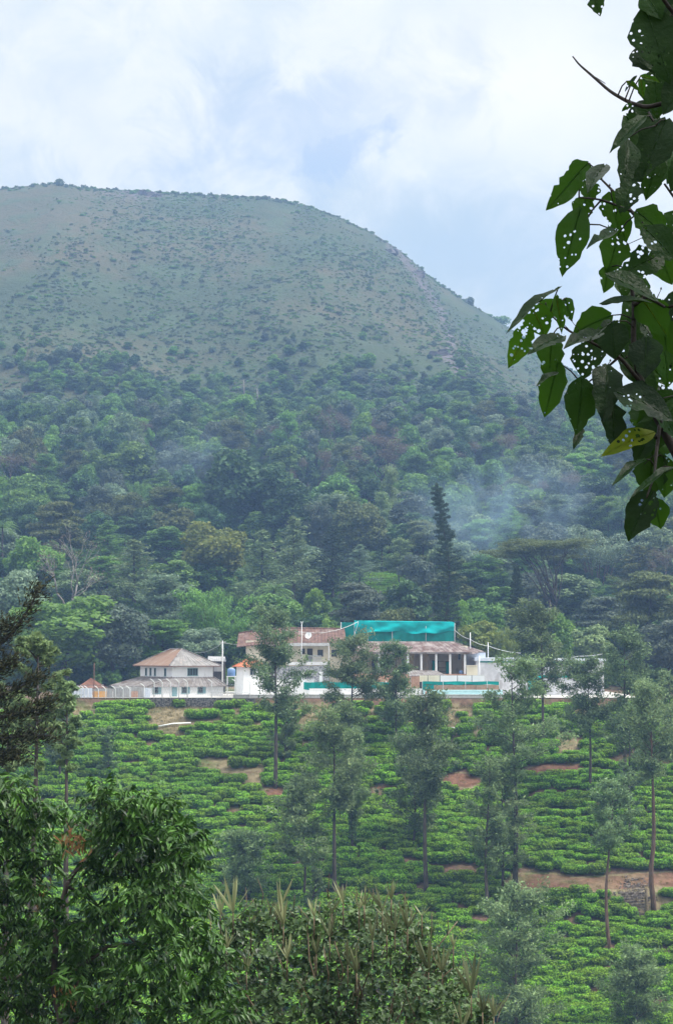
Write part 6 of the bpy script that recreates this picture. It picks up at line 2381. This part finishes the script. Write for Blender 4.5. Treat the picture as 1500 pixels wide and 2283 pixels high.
def broad_leaf(mb, c, L_, W_, ang, tilt, tone, fold, rng):
    nu, nv = 10, 8
    s = np.linspace(0, 1, nu + 1)
    prof = np.interp(s, [0, .06, .18, .38, .6, .8, .93, 1.0], [.10, .55, .86, 1.0, .86, .52, .20, .0])
    ragged = 1 + rng.normal(size=(nu + 1, 2)) * .07 - (rng.random((nu + 1, 2)) < .10) * .22
    q = np.linspace(-1, 1, nv + 1)
    S, Q = np.meshgrid(s, q, indexing='ij')
    rag = np.where(Q < 0, ragged[:, :1], ragged[:, 1:])
    X = (S - .5) * L_ - np.where(S < .1, .05 * L_ * np.abs(Q), 0)
    Yw = Q * prof[:, None] * W_ * .5 * rag
    curl = rng.uniform(.10, .30)
    wave = rng.uniform(0, 6)
    Z = fold * np.abs(Yw) - curl * L_ * (S - .35) ** 2 + .018 * L_ * np.sin(S * 9 + wave) * np.abs(Q) + .010 * L_ * np.cos(S * 30) * (1 - np.abs(Q))
    loc = np.stack((X, Yw, Z), -1).reshape(-1, 3)
    a = R(ang)
    tdir = Vector((math.cos(a), 0, math.sin(a)))
    nrm = Vector((0, -1, 0))
    b = nrm.cross(tdir)
    m_ = Matrix((tdir, b, nrm)).transposed()
    rt = Matrix.Rotation(-R(tilt), 3, 'X') @ Matrix.Rotation(R(rng.normal() * 14), 3, 'Z') @ Matrix.Rotation(R(rng.normal() * 8), 3, 'Y')
    m3 = np.array(rt @ m_)
    w = loc @ m3.T + c
    i = (np.arange(nu)[:, None] * (nv + 1) + np.arange(nv)[None]).ravel()
    mb.add(w, np.stack((i, i + 1, i + nv + 2, i + nv + 1), -1), 0, np.clip(tone + rng.normal() * .02, 0, 1), True)
    mid = np.array([(xx, 0, -curl * L_ * ((xx / L_ + .5) - .35) ** 2 + .010 * L_ * math.cos((xx / L_ + .5) * 30)) for xx in np.linspace(-.5, .46, 10) * L_])
    mb.tube(mid @ m3.T + c, np.linspace(.0019, .0007, 10), 4, 0, min(1, tone + .25), False)
    return m3 @ np.array((-.5 * L_, 0, -curl * L_ * .1)) + c


br = empty('overhanging_tree', (4.6, 5.2, float(H(4.6, 5.2))), 'near tree whose branch of large insect eaten leaves hangs in at the upper right', 'tree')
Obr = np.array(br.location)
lv = MB()
sm_ = MB()
STEMS = [[(1640, 1230), (1530, 1060), (1470, 945), (1425, 850), (1410, 760), (1413, 680), (1400, 600)],
         [(1640, 640), (1560, 560), (1500, 523), (1455, 519), (1405, 470), (1372, 432), (1340, 400)],
         [(1640, 250), (1540, 215), (1495, 226), (1440, 240), (1400, 228), (1360, 205), (1318, 168), (1290, 144), (1276, 126)],
         [(1425, 850), (1380, 795), (1320, 765), (1262, 735), (1225, 700)],
         [(1318, 168), (1330, 174), (1348, 186)],
         [(1470, 945), (1462, 1010), (1458, 1060), (1440, 1110)],
         [(1405, 470), (1340, 445), (1290, 440)], [(1340, 445), (1318, 470), (1300, 500)], [(1640, 420), (1520, 350), (1470, 300), (1445, 250)],
         [(1560, 80), (1500, 30), (1465, -20), (1400, -70), (1330, -32)], [(1560, 560), (1530, 480), (1480, 410)], [(1413, 680), (1440, 660), (1490, 690), (1560, 640)], [(1380, 795), (1340, 830), (1300, 860)]]
SR = [(.016, .004), (.010, .003), (.009, .002), (.006, .002), (.0015, .001), (.006, .002), (.004, .002), (.003, .0015), (.007, .003), (.007, .004), (.006, .003), (.006, .003), (.004, .002)]
for pth, (ra, rb) in zip(STEMS, SR):
    dy = rng.normal() * .05
    P_ = np.array([at(u, v, YB + .08 + dy * i) for i, (u, v) in enumerate(pth)]) - Obr
    t0_ = np.linspace(0, 1, len(P_))
    t1_ = np.linspace(0, 1, len(P_) * 4)
    Pm = np.stack([np.interp(t1_, t0_, P_[:, k]) for k in range(3)], 1)
    Pm[1:-1] = (Pm[:-2] + Pm[1:-1] + Pm[2:]) / 3
    sm_.tube(Pm, np.linspace(ra, rb, len(Pm)), 7)
allst = np.vstack([np.array([at(u, v, YB + .08) for u, v in pth]) for pth in STEMS]) - Obr
dens_pts = []
for pth in STEMS:
    for a, b in zip(pth[:-1], pth[1:]):
        for s in np.linspace(0, 1, 6):
            dens_pts.append(at(a[0] + (b[0] - a[0]) * s, a[1] + (b[1] - a[1]) * s, YB + .08))
dens_pts = np.array(dens_pts) - Obr
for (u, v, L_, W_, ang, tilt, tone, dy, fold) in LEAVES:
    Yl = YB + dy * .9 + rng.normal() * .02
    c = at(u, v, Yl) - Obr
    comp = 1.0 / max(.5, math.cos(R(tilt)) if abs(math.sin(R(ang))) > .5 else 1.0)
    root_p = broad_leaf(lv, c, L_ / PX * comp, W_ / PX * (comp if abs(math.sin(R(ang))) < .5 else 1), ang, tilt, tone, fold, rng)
    d = np.linalg.norm(dens_pts - root_p, axis=1)
    k = np.argmin(d)
    if d[k] < .16:
        mid = (root_p + dens_pts[k]) / 2 + np.array((0, 0, .008))
        sm_.tube([dens_pts[k], mid, root_p], [.0024, .002, .0016], 5)
for k in range(30):                               # small buds and thin twiglets
    p = dens_pts[rng.integers(len(dens_pts))]
    if (p + Obr)[2] > at(0, 250, YB)[2]:
        continue
    q = p + rng.normal(size=3) * np.array((.03, .02, .03))
    sm_.tube([p, q], [.0014, .0008], 4)
    sm_.tube([q, q + (0, 0, .006)], [.003, .001], 4)
sm_.obj('branch', M['stem_dark'], br)
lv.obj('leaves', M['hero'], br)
# the rest of the tree the branch belongs to: trunk to the right of the view, unseen crown added overhead to shade the hanging leaves
ot = MB()
oc = MB()
g0 = float(H(4.6, 5.2))
rto = np.random.default_rng(808)
ot.tube([np.array(q) - Obr for q in ((4.6, 5.2, g0 - .5), (4.5, 5.2, 0.2), (4.2, 5.0, 2.4), (3.6, 4.6, 3.9))], [.26, .22, .17, .12], 10)
limb(ot, rto, np.array((4.55, 5.2, -.6)) - Obr, np.array(at(1640, 1230, YB + .08)) - Obr, .07, .017, .02, 6, 7)
limb(ot, rto, np.array((4.5, 5.2, .4)) - Obr, np.array(at(1640, 640, YB + .08)) - Obr, .05, .011, .02, 6, 7)
limb(ot, rto, np.array((4.3, 5.1, 1.4)) - Obr, np.array(at(1640, 250, YB + .08)) - Obr, .04, .010, .02, 6, 7)
limb(ot, rto, np.array((4.2, 5.0, 2.4)) - Obr, np.array((-1.6, 4.8, 4.0)) - Obr, .12, .03, .04, 7, 7)
limb(ot, rto, np.array((3.6, 4.6, 3.9)) - Obr, np.array((0.6, 2.2, 4.2)) - Obr, .09, .03, .04, 6, 6)
for k in range(46):
    y = rto.uniform(1.2, 8.5)
    x = rto.uniform(-2.6, 5.2)
    zlo = y * .345 + .75
    c = np.array((x, y, rto.uniform(zlo, zlo + 1.4)))
    if x > 1.6:
        c[2] = rto.uniform(.6, 4.2)
        c[0] = max(c[0], y * .18 + .95)
    m_n = 46
    p_ = c + rto.normal(size=(m_n, 3)) * np.array((.42, .42, .20))
    p_ = p_[(p_[:, 2] > p_[:, 1] * .345 + .22) | (p_[:, 0] > p_[:, 1] * .179 + .25)]
    oc.cards(p_ - Obr, rto.normal(size=(len(p_), 3)) * .55 + np.array((0, 0, .9)), rto.uniform(.13, .22, len(p_)), rto.uniform(.09, .13, len(p_)), rto, bend=.2)
ot.obj('trunk', M['bark'], br)
oc.obj('crown', M['dark'], br)

# ------------------------------------------------------------------ near tree with drooping glossy leaflets, lower left


def leaf_spray(mb, p, d, rng, ln=.36, leaf=.135, pairs=8):
    """a pinnate leaf: thin arched stalk with two rows of hanging lance leaflets"""
    d = d / np.linalg.norm(d)
    side = np.cross(d, (0, 0, 1.0))
    nn = np.linalg.norm(side)
    side = side / nn if nn > .05 else np.array((1.0, 0, 0))
    s = np.linspace(.12, 1, pairs)
    ax_ = p + d * (s * ln)[:, None] + np.array((0, 0, -1.0)) * (ln * .24 * s ** 2)[:, None]
    base_tone = np.clip(rng.normal(.45, .22), 0, 1)
    V, T = [], []
    for sg in (-1, 1):
        l = leaf * np.interp(s, [0, .3, .8, 1], [.75, 1.0, .95, .7]) * rng.uniform(.85, 1.15, pairs)
        dr = side * sg * .55 + d * .32 + np.array((0, 0, -.62)) + rng.normal(size=(pairs, 3)) * .20
        dr /= np.linalg.norm(dr, axis=1)[:, None]
        wv = np.cross(dr, side * sg + np.array((0, 0, .4)) + rng.normal(size=(pairs, 3)) * .25)
        wv /= np.linalg.norm(wv, axis=1)[:, None] + 1e-9
        nv = np.cross(wv, dr)
        w_ = l[:, None] * .16
        m1 = ax_ + dr * l[:, None] * .45 + nv * l[:, None] * .05
        tip = ax_ + dr * l[:, None]
        V.append(np.stack((ax_, m1 + wv * w_ + nv * w_ * .35, tip, m1, ax_, m1, tip, m1 - wv * w_ + nv * w_ * .35), 1))
        T.append(np.clip(base_tone + rng.normal(size=pairs) * .14, 0, 1))
    V = np.concatenate(V)
    T = np.concatenate(T)
    n_ = len(V)
    f = np.arange(n_ * 8).reshape(n_ * 2, 4)
    mb.add(V.reshape(-1, 3), f, 0, np.repeat(T, 8))
    return ax_


def blob_tree(name, label, Yd, blobs, limbs, trunk_uv, nspray, seed, dead=None):
    rng = np.random.default_rng(seed)
    tb_ = at(trunk_uv[0], trunk_uv[1], Yd)
    gz = float(H(tb_[0], Yd))
    root = empty(name, (tb_[0], Yd, gz), label, 'tree')
    o0 = np.array(root.location)
    lf_, wd_ = MB(), MB()
    pxm = F / Yd
    for (u, v, r) in blobs:
        yy = Yd + rng.normal() * .45
        c = at(u, v, yy) - o0
        rr = max(r - 16, 10) / pxm
        n_ = int(nspray * 1.35 * (rr ** 2) * 2.7) + 9
        d = sph(rng, n_)
        d[:, 1] = np.where(rng.random(n_) < .62, -np.abs(d[:, 1]), d[:, 1])
        for k in range(n_):
            lump = 1 + .28 * math.sin(d[k][0] * 4.3 + u) * math.sin(d[k][2] * 5.1 + v)
            p = c + d[k] * rr * rng.uniform(.25, 1.0) * lump * np.array((1, 1.1, .85))
            dd = d[k] * np.array((1, 1, .55)) + rng.normal(size=3) * .65 + np.array((0, 0, .25))
            leaf_spray(lf_, p, dd, rng, rng.uniform(.30, .50), rng.uniform(.15, .215), int(rng.integers(5, 9)))
            if k % 4 == 0:
                wd_.tube([c + d[k] * rr * .15, p], [.014, .006], 4)
    for pth, ra, rb in limbs:
        P_ = np.array([at(u, v, Yd + .25 + .1 * i) for i, (u, v) in enumerate(pth)]) - o0
        t0_ = np.linspace(0, 1, len(P_))
        t1_ = np.linspace(0, 1, len(P_) * 4)
        Pm = np.stack([np.interp(t1_, t0_, P_[:, k]) for k in range(3)], 1) + rng.normal(size=(len(t1_), 3)) * .012
        wd_.tube(Pm, np.linspace(ra, rb, len(Pm)), 7)
    a = np.array(at(limbs[0][0][0][0], limbs[0][0][0][1], Yd + .25)) - o0
    wd_.tube([(0, 0, -.6), (a[0] * .3, .1, a[2] * .5), a], [.20, .15, limbs[0][1]], 9)
    wd_.obj('trunk', M['bark'], root)
    lf_.obj('crown', M['glossy'], root)
    if dead:
        dm = MB()
        for (u, v) in dead:
            c = at(u, v, Yd - .3) - o0
            n_ = 26
            dm.cards(c + rng.normal(size=(n_, 3)) * np.array((.10, .08, .10)), rng.normal(size=(n_, 3)), .15, .035, rng, tdir=np.tile((.2, 0, -1), (n_, 1)) + rng.normal(size=(n_, 3)) * .5)
        dm.obj('dead_leaves', M['deadleaf'], root)
    return root


blob_tree('leaflet_tree', 'dark green tree with drooping glossy leaflets, the nearest one at the lower left', 28.0,
          [(285, 1795, 68), (225, 1782, 52), (345, 1800, 56), (390, 1852, 46), (310, 1860, 72), (240, 1862, 66), (185, 1838, 44), (350, 1925, 72), (405, 1925, 46), (280, 1940, 66), (225, 1930, 40), (415, 1880, 34),
           (380, 1990, 60), (330, 2000, 44), (430, 2010, 38), (350, 2060, 44), (410, 2075, 56), (455, 2110, 44), (500, 2130, 34), (290, 2020, 36), (380, 2140, 58), (440, 2175, 56), (330, 2180, 50), (480, 2215, 54), (400, 2235, 60), (520, 2260, 36),
           (320, 2260, 56), (290, 2200, 36), (450, 2290, 60), (360, 2330, 70), (250, 2290, 60), (150, 2060, 34), (205, 2090, 44), (170, 2200, 44), (210, 2250, 56), (235, 2030, 30), (190, 1975, 26), (250, 2150, 46), (160, 2300, 60), (300, 2120, 26), (180, 2140, 38), (110, 2010, 30)],
          [([(150, 2400), (120, 2200), (128, 2030), (165, 1950), (205, 1900), (250, 1860), (290, 1800)], .055, .02), ([(128, 2030), (190, 1990), (260, 2060), (320, 2120)], .03, .012), ([(120, 2200), (240, 2110), (330, 2105), (420, 2110)], .035, .015),
           ([(150, 1965), (170, 1995), (200, 2000)], .03, .015), ([(120, 2300), (260, 2230), (400, 2260)], .06, .02)],
          (150, 2400), 62, 61, [(150, 1880), (160, 1872), (172, 1890), (152, 2215)])
blob_tree('leaflet_tree', 'second dark leaflet tree cut by the left edge, left of the nearest one', 29.5,
          [(20, 1760, 50), (60, 1790, 44), (10, 1830, 62), (80, 1850, 52), (110, 1812, 32), (40, 1910, 62), (100, 1925, 44), (10, 1985, 60), (70, 1975, 44), (30, 2070, 66), (90, 2075, 50), (140, 2085, 40), (180, 2110, 38), (60, 2150, 66), (130, 2160, 52),
           (190, 2170, 42), (20, 2230, 70), (110, 2240, 66), (190, 2245, 56), (60, 2310, 70), (160, 2320, 70), (-60, 1850, 70), (-60, 2000, 80), (-60, 2180, 90), (240, 2140, 26), (-20, 1770, 40)],
          [([(-80, 2450), (-50, 2200), (-20, 2140), (50, 2080), (90, 2020)], .10, .03), ([(-50, 2200), (30, 2180), (120, 2150)], .05, .02), ([(-50, 2200), (-20, 2000), (20, 1860), (40, 1790)], .07, .02)],
          (-80, 2450), 62, 62, [(100, 1990)])

# ------------------------------------------------------------------ spiky shrub, lower centre
Yq = 31.0
pxm = F / Yq
rng = np.random.default_rng(91)
tb_ = at(760, 2430, Yq)
sr = empty('spiky_shrub', (tb_[0], Yq, float(H(tb_[0], Yq))), 'tangled shrub with round dull leaves and upright pale blades, at the bottom centre', 'shrub')
Or = np.array(sr.location)
lf_, tw, bl = MB(), MB(), MB()
SB = [(520, 2080, 46), (575, 2050, 44), (490, 2140, 40), (640, 2058, 46), (700, 2062, 44), (755, 2050, 54), (815, 2048, 44), (880, 2050, 48), (930, 2085, 40), (560, 2130, 60), (650, 2140, 70), (740, 2130, 70), (830, 2120, 66), (910, 2140, 54), (975, 2150, 40),
      (1010, 2190, 44), (560, 2220, 64), (650, 2230, 74), (750, 2230, 74), (850, 2220, 70), (940, 2220, 60), (1020, 2250, 52), (600, 2300, 70), (720, 2310, 80), (840, 2310, 80), (960, 2300, 70), (1060, 2310, 50), (515, 2270, 44), (1080, 2260, 26)]
for (u, v, r) in SB:
    c = at(u, v, Yq + rng.normal() * .45) - Or
    rr = r / pxm
    n_ = int(1250 * rr * rr) + 45
    d = sph(rng, n_)
    d[:, 1] = np.where(rng.random(n_) < .65, -np.abs(d[:, 1]), d[:, 1])
    p = c + d * rr * rng.uniform(.45, 1.05, n_)[:, None]
    sz = rng.uniform(.06, .145, n_)
    lf_.cards(p, d * .6 + np.array((0, -.3, .7)) + rng.normal(size=(n_, 3)) * .6, sz, sz * .72, rng, 0, np.clip(rng.normal(rng.uniform(.3, .7), .22, n_), 0, 1), bend=.25)
    for k in range(6):                             # bare twigs through the foliage
        q = c + rng.normal(size=3) * rr * .5
        e = q + np.array((rng.normal() * .14, rng.normal() * .1 - .1, rng.uniform(.15, .5)))
        tw.tube([q, (q + e) / 2 + rng.normal(size=3) * .03, e], [.009, .007, .004], 4, 0, rng.random())
for k in range(16):                                # main stems
    u = rng.uniform(500, 1020)
    a = at(760 + (u - 760) * .35, 2420, Yq + rng.normal() * .2) - Or
    b = at(u, rng.uniform(2040, 2160), Yq - .3 + rng.normal() * .3) - Or
    limb(tw, rng, a, b, .030, .008, .03, 6, 5)
limb(tw, rng, (0, 0, -.4), at(760, 2420, Yq) - Or, .16, .10, .02, 5, 8)
TUFT = [(492, 2018, 1, 60), (520, 2008, 1, 74), (470, 2040, 1, 40), (625, 2000, 1, 64), (632, 2040, .8, 70), (608, 2032, .6, 44), (700, 2030, 1, 40), (765, 1998, .75, 52), (740, 2022, .2, 40), (800, 2012, .9, 44), (812, 2004, .3, 40), (852, 2010, .35, 58), (872, 1990, .2, 44),
        (880, 2052, .1, 62), (908, 2050, .08, 60), (862, 2070, .08, 44), (735, 2070, .05, 54), (775, 2130, .05, 60), (795, 2150, .1, 56), (672, 2200, .05, 50), (940, 2030, .9, 32), (955, 2140, .05, 80), (985, 2150, .3, 56), (1050, 2190, .04, 84), (1075, 2240, .06, 50), (1100, 2250, .5, 50),
        (1010, 2100, .8, 30), (550, 2150, .6, 52), (640, 2120, .7, 52), (560, 2060, .8, 50), (1030, 2275, .4, 60), (905, 2260, .3, 40), (505, 2100, .9, 46), (705, 2110, .3, 48), (830, 2080, .25, 50)]
for (u, v, tone, ln) in TUFT:
    c = at(u, v + ln * .35, Yq - .85 + rng.normal() * .15) - Or
    for k in range(int(rng.integers(6, 11))):
        dr = np.array((rng.normal() * .34, rng.normal() * .3, 1.0))
        dr /= np.linalg.norm(dr)
        l = ln / pxm * rng.uniform(.75, 1.15)
        sd_ = np.cross(dr, rng.normal(size=3))
        sd_ /= np.linalg.norm(sd_)
        nr = np.cross(sd_, dr)
        s = np.linspace(0, 1, 5)
        wv = np.interp(s, [0, .35, .75, 1], [.35, 1, .6, .02]) * l * .048
        axp = c + dr * (s * l)[:, None] + nr * (l * .10 * s ** 2)[:, None]
        V = np.concatenate((axp - sd_ * wv[:, None] + nr * wv[:, None] * .4, axp, axp + sd_ * wv[:, None] + nr * wv[:, None] * .4))
        i = np.arange(4)
        f = np.concatenate((np.stack((i, i + 1, i + 6, i + 5), -1), np.stack((i + 5, i + 6, i + 11, i + 10), -1)))
        bl.add(V, f, 0, np.clip(tone + rng.normal() * .12, 0, 1), True)
    tw.tube([c - (0, 0, .35), c], [.012, .010], 5, 0, .6)
tw.obj('stems', M['twig'], sr)
lf_.obj('foliage', M['shrub'], sr)
bl.obj('leaves', M['blade'], sr)

# ------------------------------------------------------------------ dark needled boughs at the left edge
Ye = 46.0
pxm = F / Ye
rng = np.random.default_rng(17)
tb_ = at(-110, 1600, Ye)
gz = float(H(tb_[0], Ye))
nt_ = empty('needle_tree', (tb_[0], Ye, gz), 'tree with dark brownish needled boughs reaching in at the left edge', 'tree')
On_ = np.array(nt_.location)
wd_, nl_, gl = MB(), MB(), MB()
wd_.tube([(0, 0, -.6), (.1, 0, (1600 - 1200) / pxm * 0 + 8), (0, .1, at(0, 1220, Ye)[2] - gz)], [.38, .30, .10], 10)
BOUGH = [[(-110, 1520), (-40, 1470), (30, 1410), (70, 1350), (92, 1300)], [(-110, 1500), (-30, 1420), (20, 1390)], [(-110, 1600), (-20, 1560), (50, 1530), (100, 1505)], [(-110, 1640), (0, 1600), (70, 1585), (118, 1560)],
         [(-110, 1680), (-20, 1650), (60, 1640), (118, 1640)], [(-110, 1720), (-20, 1690), (50, 1680)], [(-110, 1560), (-20, 1500), (40, 1470)]]
for pth in BOUGH + [[(-220 - u, v - 25) for u, v in q_] for q_ in BOUGH] + [[(-110, 1380), (-150, 1320), (-140, 1250)], [(-110, 1330), (-80, 1270), (-90, 1215)]]:
    P_ = np.array([at(u, v, Ye - .3 + .15 * i) for i, (u, v) in enumerate(pth)]) - On_
    wd_.tube(P_, np.linspace(.07, .015, len(P_)), 6)
    t0_ = np.linspace(0, 1, len(P_))
    for s in np.linspace(.12, 1.0, 20):
        c = np.array([np.interp(s, t0_, P_[:, k]) for k in range(3)])
        n_ = 60
        off = rng.normal(size=(n_, 3)) * np.array((.15, .15, .13)) * rng.uniform(.6, 1.3)
        sz = rng.uniform(.08, .18, n_)
        nl_.cards(c + off, rng.normal(size=(n_, 3)), sz, sz * .28, rng, 0, np.clip(rng.normal(.4, .28, n_), 0, 1), tdir=off + np.array((.3, 0, .3)))
wd_.obj('trunk', M['stem_dark'], nt_)
nl_.obj('crown', M['needle'], nt_)
# softer grey green oak behind it
for (u, v, vt, wpx, Yd, sd_, lb) in ((72, 1800, 1395, 150, 95.0, 41, 'grey green silver oak just behind the dark needled boughs'), (18, 1800, 1530, 130, 100.0, 42, 'lower grey green silver oak at the left edge behind the needled boughs'), (150, 1800, 1500, 70, 110.0, 43, 'slim grey green silver oak right of the needled boughs')):
    a, b = at(u, v, Yd), at(u, vt, Yd)
    gz = float(H(a[0], Yd))
    h = b[2] - gz
    wd2 = wpx / F * Yd
    t_, c_, _, _ = silver_oak(sd_, h, wd2, max(.1, 1 - (1720 - vt) / F * Yd / h), 1.6, .45, clump=.62)
    root = empty('silver_oak', (a[0], Yd, gz), lb, 'tree', 'silver oaks in the tea garden')
    t_.obj('trunk', M['bark'], root)
    c_.obj('crown', M['oak_leaf'], root)

# ------------------------------------------------------------------ smoke and haze


def vol_mat(name, col, dens_node=None, dens=.001, aniso=0.2):
    m, t = new_mat(name)
    pv = nd(t, 'ShaderNodeVolumePrincipled')
    pv.inputs['Color'].default_value = (*col, 1)
    pv.inputs['Density'].default_value = dens
    pv.inputs['Anisotropy'].default_value = aniso
    o = nd(t, 'ShaderNodeOutputMaterial')
    t.links.new(pv.outputs[0], o.inputs['Volume'])
    return m, t, pv


def puff(u, v, Ys_, wx, wz, dens, label):
    rx, ry, rz = wx / F * Ys_ * .5, 16.0, wz / F * Ys_ * .5
    m_s, t, pv = vol_mat('drifting_smoke', (.52, .74, 1.0))
    tcn = nd(t, 'ShaderNodeTexCoord')
    nv = noise(t, tcn.outputs['Object'], .085, 5, .6, .8)
    gr = nd(t, 'ShaderNodeTexGradient', gradient_type='SPHERICAL')     # thins out to nothing at the rim
    mp = nd(t, 'ShaderNodeMapping')
    mp.inputs['Scale'].default_value = (1 / rx, 1 / ry, 1 / rz)
    t.links.new(tcn.outputs['Object'], mp.inputs[0])
    t.links.new(mp.outputs[0], gr.inputs[0])
    t.links.new(mth(t, 'MULTIPLY', mth(t, 'MULTIPLY', ramp(t, nv, .42, .70), gr.outputs['Fac']), dens), pv.inputs['Density'])
    m_ = MB()
    n_, m_n = 20, 12
    vv = [(math.cos(a) * math.sin(e_), math.sin(a) * math.sin(e_), math.cos(e_)) for e_ in np.linspace(.001, math.pi - .001, m_n + 1) for a in np.linspace(0, 6.2832, n_, endpoint=False)]
    i = (np.arange(m_n)[:, None] * n_ + np.arange(n_)[None]).ravel()
    i2 = (np.arange(m_n)[:, None] * n_ + (np.arange(n_)[None] + 1) % n_).ravel()
    m_.add(np.array(vv) * np.array((rx, ry, rz)), np.stack((i, i + n_, i2 + n_, i2), -1), 0, .5, True)
    tag(m_.obj('smoke', m_s, None, at(u, v, Ys_)), label, 'smoke', kind='stuff')


puff(1100, 1125, 432, 470, 290, .06, 'pale blue smoke drifting over the forest right of the leaning pine')
puff(440, 1010, 520, 260, 150, .022, 'faint smoke wisp left of the huge dark tree')
m_hz, t, pv = vol_mat('valley_haze', (.36, .57, 1.0), None, .00031, .3)
mb = MB()
mb.box(-1700, 1700, -80, 1600, -75, 345)
tag(mb.obj('haze', m_hz), 'thin bluish haze filling the valley', 'haze', kind='stuff')
